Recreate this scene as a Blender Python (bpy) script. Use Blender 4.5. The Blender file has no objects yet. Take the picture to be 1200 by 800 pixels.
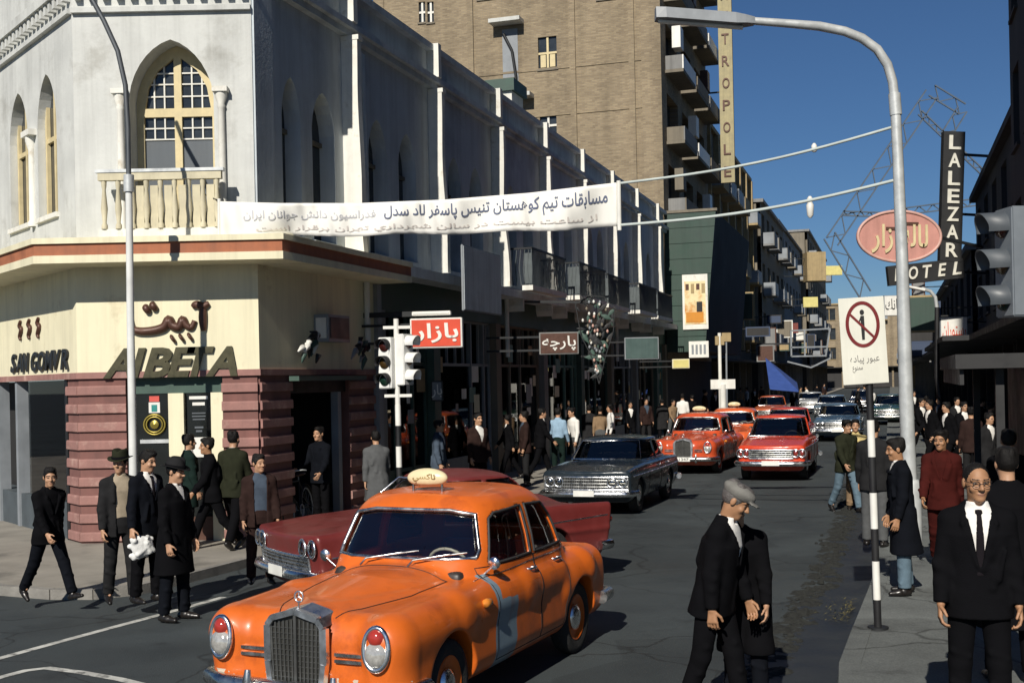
import bpy, bmesh, math, random
import numpy as np
from mathutils import Vector, Matrix
from mathutils.geometry import tessellate_polygon
random.seed(7); rng = np.random.default_rng(7)
R = math.radians
scene = bpy.context.scene
COL = scene.collection

# ------------------------------------------------------------------ camera
CAM_H, FPX, HOR_Y, ROLL = 2.6, 1400.0, 445.0, R(1.2)     # eye height, focal length and horizon on a 1200x800 frame
cam_d = bpy.data.cameras.new('camera'); cam = bpy.data.objects.new('camera', cam_d); COL.objects.link(cam)
cam_d.sensor_width = 36; cam_d.lens = 36 * FPX / 1200; cam_d.shift_y = (HOR_Y - 400) / 1200
cam_d.clip_start = 0.1; cam_d.clip_end = 3000
cam.matrix_world = Matrix.Translation((0, 0, CAM_H)) @ Matrix.Rotation(R(90), 4, 'X') @ Matrix.Rotation(-ROLL, 4, 'Z')
scene.camera = cam
# ------------------------------------------------------------------ sky and sun
SUN_AZ, SUN_EL = R(16.8), R(35)          # light travels 17 deg to the right of straight ahead, from 35 deg up
world = bpy.data.worlds.new('World'); scene.world = world; world.use_nodes = True
wn = world.node_tree
sky = wn.nodes.new('ShaderNodeTexSky'); sky.sky_type = 'NISHITA'; sky.sun_disc = False
sky.sun_elevation = SUN_EL; sky.sun_rotation = SUN_AZ + math.pi
sky.air_density = 1.3; sky.dust_density = 0.0; sky.ozone_density = 10.0; sky.altitude = 2500
bg = wn.nodes['Background']; bg.inputs['Strength'].default_value = 0.05
wn.links.new(sky.outputs[0], bg.inputs[0])
sun_d = bpy.data.lights.new('sun', 'SUN'); sun_d.energy = 5.0; sun_d.angle = R(0.5); sun_d.color = (1.0, 0.94, 0.84)
sun = bpy.data.objects.new('sun', sun_d); COL.objects.link(sun)
_l = Vector((math.sin(SUN_AZ) * math.cos(SUN_EL), math.cos(SUN_AZ) * math.cos(SUN_EL), -math.sin(SUN_EL)))
sun.rotation_euler = _l.to_track_quat('-Z', 'Y').to_euler(); sun.location = (-20, -30, 40)
scene.view_settings.view_transform = 'Standard'; scene.view_settings.look = 'None'
scene.view_settings.exposure = 0.05; scene.view_settings.gamma = 1; scene.view_settings.use_curve_mapping = False
scene.cycles.max_bounces = 6; scene.cycles.transparent_max_bounces = 12; scene.cycles.diffuse_bounces = 3
scene.cycles.use_denoising = True

# ------------------------------------------------------------------ measuring helpers
def _lev(px, py):
    dx, dy = px - 600, py - HOR_Y
    return dx * math.cos(ROLL) - dy * math.sin(ROLL), dx * math.sin(ROLL) + dy * math.cos(ROLL)
def gp(px, py, z=0.0):
    a, b = _lev(px, py); Y = (CAM_H - z) * FPX / b
    return Vector((a / FPX * Y, Y, z))
def at(px, py, Y):
    a, b = _lev(px, py)
    return Vector((a / FPX * Y, Y, CAM_H - b / FPX * Y))
ST_A = R(17.6)
DV = Vector((math.sin(ST_A), math.cos(ST_A), 0)); NV = Vector((math.cos(ST_A), -math.sin(ST_A), 0))
P0 = Vector((-4.07, 19.2, 0))
ST_ROT = R(90) - ST_A                   # local x = along the street, local y = away from the roadway (left), u = -y
def st(t, u, z=0.0):
    v = P0 + DV * t + NV * u; return Vector((v.x, v.y, z))
def st_of(v):
    r = v - P0; return r.dot(DV), r.dot(NV)
def fac(px, py, u=0.0):                 # where a sight line meets the plane u of the left row: (t, z)
    a, b = _lev(px, py); dr = Vector((a / FPX, 1, 0)); base = P0 + NV * u
    k = base.dot(NV) / dr.dot(NV); p = dr * k
    return (p - P0).dot(DV), CAM_H - b / FPX * k

# ------------------------------------------------------------------ objects and tags
KIDS = {}
def tag(o, label=None, cat=None, group=None, kind=None):
    if label: o['label'] = label
    if cat: o['category'] = cat
    if group: o['group'] = group
    if kind: o['kind'] = kind
    return o
def empty(name, loc=(0, 0, 0), rz=0.0, parent=None):
    o = bpy.data.objects.new(name, None); COL.objects.link(o); o.location = loc; o.rotation_euler = (0, 0, rz); o.parent = parent
    o.empty_display_size = 0.1
    if parent: KIDS.setdefault(parent.name, []).append(o)
    return o
def link(name, me, parent=None, mats=None, loc=(0, 0, 0), rot=(0, 0, 0)):
    o = bpy.data.objects.new(name, me); COL.objects.link(o); o.parent = parent; o.location = loc; o.rotation_euler = rot
    if parent: KIDS.setdefault(parent.name, []).append(o)
    if mats is not None:
        ml = mats if isinstance(mats, (list, tuple)) else [mats]
        if len(me.materials) == 0:
            for m in ml: me.materials.append(m)
        else:
            for i, m in enumerate(ml):
                if me.materials[i] is not m: o.material_slots[i].link = 'OBJECT'; o.material_slots[i].material = m
    return o
def copy_tree(o, parent=None):
    c = o.copy(); COL.objects.link(c); c.parent = parent
    if parent: KIDS.setdefault(parent.name, []).append(c)
    for ch in list(KIDS.get(o.name, [])): copy_tree(ch, c)
    return c
def kid(o, name):
    return [c for c in KIDS.get(o.name, []) if c.name.split('.')[0] == name]
def paint(o, m, slot=0):                # own material on a copy that shares its mesh
    o.material_slots[slot].link = 'OBJECT'; o.material_slots[slot].material = m

# ------------------------------------------------------------------ materials
MATS = {}
def mat(name, col, rough=0.7, metal=0.0, var=0.12, scale=3.0, bump=0.0, bscale=40.0, col2=None, patch=0.0, pscale=1.0, spec=0.5, coat=0.0, streak=0.0, emit=None):
    if name in MATS: return MATS[name]
    m = bpy.data.materials.new(name); m.use_nodes = True; nt = m.node_tree; N = nt.nodes; L = nt.links
    b = N['Principled BSDF']; b.inputs['Roughness'].default_value = rough; b.inputs['Metallic'].default_value = metal
    b.inputs['Specular IOR Level'].default_value = spec; b.inputs['Coat Weight'].default_value = coat
    tc = N.new('ShaderNodeTexCoord'); src = tc.outputs['Object']
    base = N.new('ShaderNodeRGB'); base.outputs[0].default_value = (*col, 1); out = base.outputs[0]
    if col2 is not None:
        n2 = N.new('ShaderNodeTexNoise'); n2.inputs['Scale'].default_value = pscale; n2.inputs['Detail'].default_value = 6; n2.inputs['Roughness'].default_value = 0.65
        L.new(src, n2.inputs['Vector']); rp = N.new('ShaderNodeValToRGB'); L.new(n2.outputs[0], rp.inputs[0])
        rp.color_ramp.elements[0].position = max(0.0, 0.62 - patch); rp.color_ramp.elements[1].position = min(1.0, 0.74 - patch * 0.6)
        mx = N.new('ShaderNodeMix'); mx.data_type = 'RGBA'; L.new(rp.outputs[0], mx.inputs['Factor']); L.new(out, mx.inputs['A']); mx.inputs['B'].default_value = (*col2, 1)
        out = mx.outputs['Result']
    if streak > 0:
        mp = N.new('ShaderNodeMapping'); mp.inputs['Scale'].default_value = (2.2, 2.2, 0.12); L.new(src, mp.inputs[0])
        n3 = N.new('ShaderNodeTexNoise'); n3.inputs['Scale'].default_value = 1.6; n3.inputs['Detail'].default_value = 8; n3.inputs['Roughness'].default_value = 0.7; L.new(mp.outputs[0], n3.inputs['Vector'])
        mr = N.new('ShaderNodeMapRange'); mr.inputs['From Min'].default_value = 0.45; mr.inputs['From Max'].default_value = 0.75; mr.inputs['To Min'].default_value = 1.0; mr.inputs['To Max'].default_value = 1.0 - streak
        L.new(n3.outputs[0], mr.inputs[0]); hs = N.new('ShaderNodeHueSaturation'); L.new(out, hs.inputs['Color']); L.new(mr.outputs[0], hs.inputs['Value']); out = hs.outputs[0]
    if var > 0:
        n1 = N.new('ShaderNodeTexNoise'); n1.inputs['Scale'].default_value = scale; n1.inputs['Detail'].default_value = 5; n1.inputs['Roughness'].default_value = 0.6; L.new(src, n1.inputs['Vector'])
        mr = N.new('ShaderNodeMapRange'); mr.inputs['From Min'].default_value = 0.3; mr.inputs['From Max'].default_value = 0.7; mr.inputs['To Min'].default_value = 1 - var; mr.inputs['To Max'].default_value = 1 + var
        L.new(n1.outputs[0], mr.inputs[0]); hs = N.new('ShaderNodeHueSaturation'); L.new(out, hs.inputs['Color']); L.new(mr.outputs[0], hs.inputs['Value']); out = hs.outputs[0]
        rr = N.new('ShaderNodeMapRange'); rr.inputs['From Min'].default_value = 0.3; rr.inputs['From Max'].default_value = 0.7
        rr.inputs['To Min'].default_value = max(0.02, rough - 0.12); rr.inputs['To Max'].default_value = min(1, rough + 0.12); L.new(n1.outputs[0], rr.inputs[0]); L.new(rr.outputs[0], b.inputs['Roughness'])
    L.new(out, b.inputs['Base Color'])
    if bump > 0:
        nb = N.new('ShaderNodeTexNoise'); nb.inputs['Scale'].default_value = bscale; nb.inputs['Detail'].default_value = 4; L.new(src, nb.inputs['Vector'])
        bp = N.new('ShaderNodeBump'); bp.inputs['Strength'].default_value = bump; bp.inputs['Distance'].default_value = 0.02; L.new(nb.outputs[0], bp.inputs['Height']); L.new(bp.outputs[0], b.inputs['Normal'])
    if emit: b.inputs['Emission Color'].default_value = (*emit[0], 1); b.inputs['Emission Strength'].default_value = emit[1]
    MATS[name] = m; return m
def glass(name, tint=(0.55, 0.6, 0.6), refl=0.12, rough=0.02):
    if name in MATS: return MATS[name]
    m = bpy.data.materials.new(name); m.use_nodes = True; nt = m.node_tree; N = nt.nodes; L = nt.links; N.remove(N['Principled BSDF'])
    tr = N.new('ShaderNodeBsdfTransparent'); tr.inputs[0].default_value = (*tint, 1); gl = N.new('ShaderNodeBsdfGlossy'); gl.inputs['Roughness'].default_value = rough
    lw = N.new('ShaderNodeFresnel'); lw.inputs['IOR'].default_value = 1.5; ad = N.new('ShaderNodeMath'); ad.operation = 'MULTIPLY_ADD'; ad.inputs[1].default_value = 1.0; ad.inputs[2].default_value = refl - 0.04; ad.use_clamp = True
    L.new(lw.outputs[0], ad.inputs[0]); mx = N.new('ShaderNodeMixShader'); L.new(ad.outputs[0], mx.inputs[0]); L.new(tr.outputs[0], mx.inputs[1]); L.new(gl.outputs[0], mx.inputs[2])
    L.new(mx.outputs[0], N['Material Output'].inputs['Surface']); MATS[name] = m; return m

# ------------------------------------------------------------------ mesh builder
def put(o, root, W):                     # child at world matrix W under an unrotated root
    o.matrix_basis = Matrix.Translation(-Vector(root.location)) @ W; return o
class MB:
    def __init__(s): s.v = []; s.f = []; s.m = []; s.sm = []
    def add(s, vs, fs, mi=0, sm=False):
        o = len(s.v); s.v += [tuple(v) for v in vs]
        for f in fs: s.f.append([i + o for i in f]); s.m.append(mi); s.sm.append(sm)
        return s
    def box(s, c, size, mi=0, rz=0.0, M=None):
        hx, hy, hz = size[0] / 2, size[1] / 2, size[2] / 2
        vs = [Vector((x, y, z)) for z in (-hz, hz) for y in (-hy, hy) for x in (-hx, hx)]
        T = Matrix.Translation(c) @ (M if M is not None else Matrix.Rotation(rz, 4, 'Z'))
        return s.add([T @ v for v in vs], [(0, 2, 3, 1), (4, 5, 7, 6), (0, 1, 5, 4), (2, 6, 7, 3), (0, 4, 6, 2), (1, 3, 7, 5)], mi)
    def b2(s, lo, hi, mi=0):
        return s.box([(a + b) / 2 for a, b in zip(lo, hi)], [abs(b - a) for a, b in zip(lo, hi)], mi)
    def prism(s, poly, y0, y1, mi=0):                 # polygon in (x,z), extruded along y
        n = len(poly); vs = [(x, y0, z) for x, z in poly] + [(x, y1, z) for x, z in poly]
        fs = [tuple(range(n)), tuple(range(2 * n - 1, n - 1, -1))] + [(i, i + n, (i + 1) % n + n, (i + 1) % n) for i in range(n)]
        return s.add(vs, fs, mi)
    def slab(s, poly, z0, z1, mi=0):                  # polygon in (x,y), extruded along z
        n = len(poly); vs = [(x, y, z0) for x, y in poly] + [(x, y, z1) for x, y in poly]
        fs = [tuple(range(n - 1, -1, -1)), tuple(range(n, 2 * n))] + [(i, (i + 1) % n, (i + 1) % n + n, i + n) for i in range(n)]
        return s.add(vs, fs, mi)
    def bar(s, a, b, w, h=None, mi=0):
        a, b = Vector(a), Vector(b); d = b - a
        if d.length < 1e-6: return s
        q = d.to_track_quat('X', 'Z').to_matrix().to_4x4()
        return s.box((a + b) / 2, (d.length, w, h or w), mi, M=q)
    def tube(s, pts, r, n=8, mi=0, cap=True, sm=True, flat=None):
        pts = [Vector(p) for p in pts]; k = len(pts); rs = r if isinstance(r, (list, tuple)) else [r] * k
        vs = []; up = None
        for i, p in enumerate(pts):
            d = (pts[min(i + 1, k - 1)] - pts[max(i - 1, 0)]).normalized()
            if up is None: up = Vector((0, 0, 1)) if abs(d.z) < 0.9 else Vector((1, 0, 0))
            x = d.cross(up); x = x.normalized() if x.length > 1e-6 else d.orthogonal().normalized(); y = x.cross(d).normalized(); up = y
            for j in range(n):
                a = 2 * math.pi * j / n; vs.append(p + x * (rs[i] * math.cos(a)) + y * (rs[i] * math.sin(a) * (flat or 1)))
        fs = [(i * n + j, i * n + (j + 1) % n, (i + 1) * n + (j + 1) % n, (i + 1) * n + j) for i in range(k - 1) for j in range(n)]
        s.add(vs, fs, mi, sm)
        if cap: s.add([vs[j] for j in range(n)], [tuple(range(n - 1, -1, -1))], mi); s.add([vs[(k - 1) * n + j] for j in range(n)], [tuple(range(n))], mi)
        return s
    def lathe(s, prof, n=24, M=None, mi=0, sm=True, sx=1.0, sy=1.0):    # profile of (r,z) about z
        vs = []
        for r, z in prof:
            for j in range(n):
                a = 2 * math.pi * j / n; v = Vector((r * math.cos(a) * sx, r * math.sin(a) * sy, z)); vs.append(M @ v if M is not None else v)
        k = len(prof)
        fs = [(i * n + j, i * n + (j + 1) % n, (i + 1) * n + (j + 1) % n, (i + 1) * n + j) for i in range(k - 1) for j in range(n)]
        return s.add(vs, fs, mi, sm)
    def wall(s, outer, holes, y0, depth, mi=0, reveal=None):    # flat wall in (x,z) at y0 with holes; reveals go back to y0+depth
        loops = [outer] + holes; flat = [p for l in loops for p in l]
        tris = tessellate_polygon([[Vector((p[0], p[1], 0)) for p in l] for l in loops])
        s.add([(x, y0, z) for x, z in flat], [tuple(reversed(t)) if _ccw(flat, t) else t for t in tris], mi)
        for h in holes:
            n = len(h); s.add([(x, y0, z) for x, z in h] + [(x, y0 + depth, z) for x, z in h], [(i, (i + 1) % n, (i + 1) % n + n, i + n) for i in range(n)], mi if reveal is None else reveal)
        return s
    def mesh(s, name='m'):
        me = bpy.data.meshes.new(name); me.from_pydata(s.v, [], s.f)
        me.polygons.foreach_set('material_index', s.m); me.polygons.foreach_set('use_smooth', s.sm); me.update()
        return me
    def build(s, name, mats, parent=None, loc=(0, 0, 0), rot=(0, 0, 0), fix=True, bevel=0):
        me = s.mesh(name)
        if fix or bevel:
            bm = bmesh.new(); bm.from_mesh(me)
            if bevel: bmesh.ops.bevel(bm, geom=list(bm.edges), offset=bevel, segments=2, affect='EDGES', clamp_overlap=True)
            if fix: bmesh.ops.recalc_face_normals(bm, faces=bm.faces)
            bm.to_mesh(me); bm.free()
        return link(name, me, parent, mats, loc, rot)
def ring_tube(m, M, rx, ry, r, n=24, mi=0, k=8):
    m.tube([M @ Vector((rx * math.cos(2 * math.pi * i / n), ry * math.sin(2 * math.pi * i / n), 0)) for i in range(n + 1)], r, k, mi, cap=False)
def _ccw(pts, t):
    (ax, ay), (bx, by), (cx, cy) = pts[t[0]], pts[t[1]], pts[t[2]]
    return (bx - ax) * (cy - ay) - (by - ay) * (cx - ax) < 0
def ogive(x0, x1, z0, zs, za, n=7):          # pointed arch opening, counter-clockwise from lower left
    xm = (x0 + x1) / 2; w = (x1 - x0) / 2; pts = [(x0, z0), (x1, z0)]
    for i in range(n + 1):
        k = i / n; pts.append((x1 - w * k ** 1.55, zs + (za - zs) * (0.72 * (1 - (1 - k) ** 1.8) + 0.28 * k)))
    for i in range(n - 1, -1, -1):
        k = i / n; pts.append((x0 + w * k ** 1.55, zs + (za - zs) * (0.72 * (1 - (1 - k) ** 1.8) + 0.28 * k)))
    return pts
def rect(x0, x1, z0, z1): return [(x0, z0), (x1, z0), (x1, z1), (x0, z1)]

# ------------------------------------------------------------------ lettering
AR = {'ا': (0xFE8D, 2), 'آ': (0xFE81, 2), 'ب': (0xFE8F, 4), 'پ': (0xFB56, 4), 'ت': (0xFE95, 4), 'ج': (0xFE9D, 4), 'چ': (0xFB7A, 4), 'ح': (0xFEA1, 4), 'د': (0xFEA9, 2), 'ر': (0xFEAD, 2), 'ز': (0xFEAF, 2), 'س': (0xFEB1, 4), 'ش': (0xFEB5, 4), 'ع': (0xFEC9, 4), 'ف': (0xFED1, 4), 'ق': (0xFED5, 4), 'ک': (0xFED9, 4), 'ل': (0xFEDD, 4), 'م': (0xFEE1, 4), 'ن': (0xFEE5, 4), 'و': (0xFEED, 2), 'ه': (0xFEE9, 4), 'ی': (0xFEF1, 4)}
def shape_ar(txt):
    out = []
    for w in txt.split(' '):
        r = ''
        for i, c in enumerate(w):
            if c not in AR: r += c; continue
            b, k = AR[c]; prev = i > 0 and w[i - 1] in AR and AR[w[i - 1]][1] == 4; nxt = i + 1 < len(w) and w[i + 1] in AR and k == 4
            r += chr(b + (1 if prev and not nxt else 0) + (2 if nxt and not prev else 0) + (3 if nxt and prev else 0))
        out.append(r[::-1])
    return ' '.join(out[::-1])
def text_mesh(body, size=1.0, depth=0.0, bold=0.0, shear=0.0, spacing=1.0, sx=1.0):
    c = bpy.data.curves.new('lettering', 'FONT'); c.body = body; c.size = size; c.extrude = depth; c.offset = bold; c.shear = shear
    c.space_character = spacing; c.align_x = 'CENTER'; c.align_y = 'CENTER'; c.resolution_u = 3
    o = bpy.data.objects.new('lettering', c); COL.objects.link(o)
    me = bpy.data.meshes.new_from_object(o.evaluated_get(bpy.context.evaluated_depsgraph_get())); bpy.data.objects.remove(o); bpy.data.curves.remove(c)
    xs = [v.co.x for v in me.vertices]; ys = [v.co.y for v in me.vertices]
    if xs:
        cx, cy = (min(xs) + max(xs)) / 2, (min(ys) + max(ys)) / 2
        for v in me.vertices: v.co.x = (v.co.x - cx) * sx; v.co.y -= cy
    return me
def smooth_path(P, n=5):                 # Catmull-Rom through 2-D points
    out = []; Q = [P[0]] + list(P) + [P[-1]]
    for i in range(1, len(Q) - 2):
        for k in range(n):
            t = k / n; out.append(tuple(0.5 * (2 * Q[i][j] + (Q[i + 1][j] - Q[i - 1][j]) * t + (2 * Q[i - 1][j] - 5 * Q[i][j] + 4 * Q[i + 1][j] - Q[i + 2][j]) * t * t + (3 * Q[i][j] - Q[i - 1][j] - 3 * Q[i + 1][j] + Q[i + 2][j]) * t ** 3) for j in (0, 1)))
    return out + [P[-1]]
def text_fit(body, w, h, depth=0.01, bold=0.0, shear=0.0, spacing=1.0):      # lettering stretched into a w x h field, upright in xz, facing -y
    me = text_mesh(body, 1.0, 0.0, bold, shear, spacing)
    bm = bmesh.new(); bm.from_mesh(me)
    if depth:
        r = bmesh.ops.extrude_face_region(bm, geom=list(bm.faces)); 
        for e in r['geom']:
            if isinstance(e, bmesh.types.BMVert): e.co.z += depth / max(h, 1e-3) * 1.0
    bm.to_mesh(me); bm.free()
    xs = [v.co.x for v in me.vertices]; ys = [v.co.y for v in me.vertices]
    kx = w / max(1e-6, max(xs) - min(xs)); ky = h / max(1e-6, max(ys) - min(ys))
    for v in me.vertices: v.co = Vector((v.co.x * kx, -v.co.z * h, v.co.y * ky))
    bm = bmesh.new(); bm.from_mesh(me); bmesh.ops.recalc_face_normals(bm, faces=bm.faces)
    for f in bm.faces: f.smooth = False
    bm.to_mesh(me); bm.free()
    return me

# ------------------------------------------------------------------ smooth solid modelling on a grid (surface nets)
class Field:
    def __init__(s, lo, hi, h):
        s.h = h; s.lo = np.array(lo, np.float32) - 2 * h; n = np.ceil((np.array(hi) + 2 * h - s.lo) / h).astype(int) + 1
        s.ax = [(s.lo[i] + np.arange(n[i]) * h).astype(np.float32) for i in range(3)]; s.F = np.full(tuple(n), 1.0, np.float32)
    def _reg(s, lo, hi, pad):
        sl = []; 
        for i in range(3):
            a = int(np.searchsorted(s.ax[i], lo[i] - pad)); b = int(np.searchsorted(s.ax[i], hi[i] + pad)); sl.append(slice(max(0, a - 1), max(0, b + 1)))
        sl = tuple(sl); return sl, s.ax[0][sl[0]][:, None, None], s.ax[1][sl[1]][None, :, None], s.ax[2][sl[2]][None, None, :]
    def op(s, fn, lo, hi, k=0.02, sub=False, inter=False):
        sl, X, Y, Z = s._reg(lo, hi, max(k, s.h * 2.5))
        A = s.F[sl]
        if A.size == 0: return s
        d = np.broadcast_to(fn(X, Y, Z), A.shape).astype(np.float32)
        if sub: d = -d
        if sub or inter: s.F[sl] = smax(A, d, k)
        else: s.F[sl] = smin(A, d, k)
        return s
    def mesh(s, name='solid', smooth=True):
        v, q = nets(s.F, s.lo, s.h); return np_mesh(name, v, q, smooth)
def smin(a, b, k):
    if k <= 0: return np.minimum(a, b)
    h = np.maximum(k - np.abs(a - b), 0) / k; return np.minimum(a, b) - h * h * k * 0.25
def smax(a, b, k): return -smin(-a, -b, k)
def nets(F, lo, h):
    I = F < 0; n = np.array(F.shape)
    c = np.zeros(tuple(n - 1), np.int8)
    for dx in (0, 1):
        for dy in (0, 1):
            for dz in (0, 1): c += I[dx:n[0] - 1 + dx, dy:n[1] - 1 + dy, dz:n[2] - 1 + dz]
    idx = np.nonzero((c > 0) & (c < 8)); N = len(idx[0]); vid = np.full(tuple(n - 1), -1, np.int64); vid[idx] = np.arange(N)
    P = np.zeros((N, 3), np.float32); W = np.zeros(N, np.float32)
    for a in range(3):
        o = [i for i in range(3) if i != a]
        for u in (0, 1):
            for w in (0, 1):
                off = [0, 0, 0]; off[o[0]] = u; off[o[1]] = w; p0 = tuple(idx[i] + off[i] for i in range(3)); off[a] = 1; p1 = tuple(idx[i] + off[i] for i in range(3))
                f0 = F[p0]; f1 = F[p1]; mk = (f0 < 0) != (f1 < 0); t = np.where(mk, f0 / np.where(mk, f0 - f1, 1), 0)
                P[:, a] += mk * t; P[:, o[0]] += mk * u; P[:, o[1]] += mk * w; W += mk
    P /= W[:, None]; V = lo + (np.stack(idx, 1) + P) * h
    Q = []
    for a in range(3):
        o1, o2 = (a + 1) % 3, (a + 2) % 3
        s0 = [slice(None)] * 3; s1 = [slice(None)] * 3; s0[a] = slice(0, -1); s1[a] = slice(1, None)
        for o in (o1, o2): s0[o] = slice(1, -1); s1[o] = slice(1, -1)
        A = I[tuple(s0)]; B = I[tuple(s1)]; e = np.stack(np.nonzero(A != B), 1)
        if len(e) == 0: continue
        fl = A[tuple(e.T)]; b = e.copy(); b[:, o1] += 1; b[:, o2] += 1
        def g(d1, d2):
            x = b.copy(); x[:, o1] -= d1; x[:, o2] -= d2; return vid[tuple(x.T)]
        q = np.stack([g(1, 1), g(0, 1), g(0, 0), g(1, 0)], 1); q[~fl] = q[~fl][:, ::-1]; Q.append(q)
    Q = np.concatenate(Q) if Q else np.zeros((0, 4), np.int64); Q = Q[(Q >= 0).all(1)]
    return V, Q
def np_mesh(name, V, Q, smooth=True, mi=None):
    me = bpy.data.meshes.new(name); nq = len(Q); me.vertices.add(len(V)); me.vertices.foreach_set('co', np.ascontiguousarray(V, np.float32).ravel())
    me.loops.add(nq * 4); me.loops.foreach_set('vertex_index', np.ascontiguousarray(Q, np.int32).ravel()); me.polygons.add(nq)
    me.polygons.foreach_set('loop_start', np.arange(0, nq * 4, 4, dtype=np.int32)); me.polygons.foreach_set('use_smooth', np.full(nq, smooth))
    if mi is not None: me.polygons.foreach_set('material_index', np.ascontiguousarray(mi, np.int32))
    me.update(calc_edges=True); return me
def sub_mesh(name, V, Q, keep, mi=None):
    q = Q[keep]; u, inv = np.unique(q, return_inverse=True); return np_mesh(name, V[u], inv.reshape(-1, 4), True, None if mi is None else mi[keep])
# primitives: each returns (fn, lo, hi)
def p_cone(a, b, ra, rb):
    a = np.array(a, np.float32); b = np.array(b, np.float32); ba = b - a; bb = float(ba @ ba) + 1e-9; r = max(ra, rb)
    def fn(X, Y, Z):
        x, y, z = X - a[0], Y - a[1], Z - a[2]; h = np.clip((x * ba[0] + y * ba[1] + z * ba[2]) / bb, 0, 1)
        return np.sqrt((x - ba[0] * h) ** 2 + (y - ba[1] * h) ** 2 + (z - ba[2] * h) ** 2) - (ra + (rb - ra) * h)
    return fn, np.minimum(a, b) - r, np.maximum(a, b) + r
def _tf(M, X, Y, Z):
    o = M[:3, 3]; x, y, z = X - o[0], Y - o[1], Z - o[2]; Rm = M[:3, :3]
    return x * Rm[0, 0] + y * Rm[1, 0] + z * Rm[2, 0], x * Rm[0, 1] + y * Rm[1, 1] + z * Rm[2, 1], x * Rm[0, 2] + y * Rm[1, 2] + z * Rm[2, 2]
def p_ell(c, r, M=None):
    c = np.array(c, np.float32); r = np.array(r, np.float32)
    def fn(X, Y, Z):
        if M is not None: X, Y, Z = _tf(M, X, Y, Z)
        x, y, z = X - c[0], Y - c[1], Z - c[2]
        k0 = np.sqrt((x / r[0]) ** 2 + (y / r[1]) ** 2 + (z / r[2]) ** 2); k1 = np.sqrt((x / r[0] ** 2) ** 2 + (y / r[1] ** 2) ** 2 + (z / r[2] ** 2) ** 2) + 1e-6
        return k0 * (k0 - 1) / k1
    if M is None: return fn, c - r, c + r
    w = M[:3, :3] @ c + M[:3, 3]; rr = r.max(); return fn, w - rr, w + rr
def p_loft(rings, axis=2, n=2.0, M=None, cap=True):       # rings: (pos, c1, c2, r1, r2) across the two other axes
    A = np.array(rings, np.float32); A = A[np.argsort(A[:, 0])]; o1, o2 = [i for i in range(3) if i != axis]
    def fn(X, Y, Z):
        if M is not None: X, Y, Z = _tf(M, X, Y, Z)
        P = (X, Y, Z); z = P[axis]; g = [np.interp(z, A[:, 0], A[:, i]) for i in range(1, 5)]
        u = np.abs(P[o1] - g[0]) / g[2]; v = np.abs(P[o2] - g[1]) / g[3]
        q = (np.sqrt(u * u + v * v) if n == 2.0 else (u ** n + v ** n) ** (1.0 / n)); d = (q - 1) * np.minimum(g[2], g[3])
        if cap: d = np.maximum(d, np.maximum(A[0, 0] - z, z - A[-1, 0]))
        return d
    lo = np.zeros(3); hi = np.zeros(3); lo[axis] = A[0, 0]; hi[axis] = A[-1, 0]
    lo[o1] = (A[:, 1] - A[:, 3]).min(); hi[o1] = (A[:, 1] + A[:, 3]).max(); lo[o2] = (A[:, 2] - A[:, 4]).min(); hi[o2] = (A[:, 2] + A[:, 4]).max()
    if M is not None:
        cs = np.array([[x, y, z] for x in (lo[0], hi[0]) for y in (lo[1], hi[1]) for z in (lo[2], hi[2])]) @ M[:3, :3].T + M[:3, 3]; lo, hi = cs.min(0), cs.max(0)
    return fn, lo, hi
def p_rbox(c, half, r):
    c = np.array(c, np.float32); hf = np.array(half, np.float32)
    def fn(X, Y, Z):
        x, y, z = np.abs(X - c[0]) - hf[0] + r, np.abs(Y - c[1]) - hf[1] + r, np.abs(Z - c[2]) - hf[2] + r
        return np.sqrt(np.maximum(x, 0) ** 2 + np.maximum(y, 0) ** 2 + np.maximum(z, 0) ** 2) + np.minimum(np.maximum(x, np.maximum(y, z)), 0) - r
    return fn, c - hf, c + hf
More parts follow.
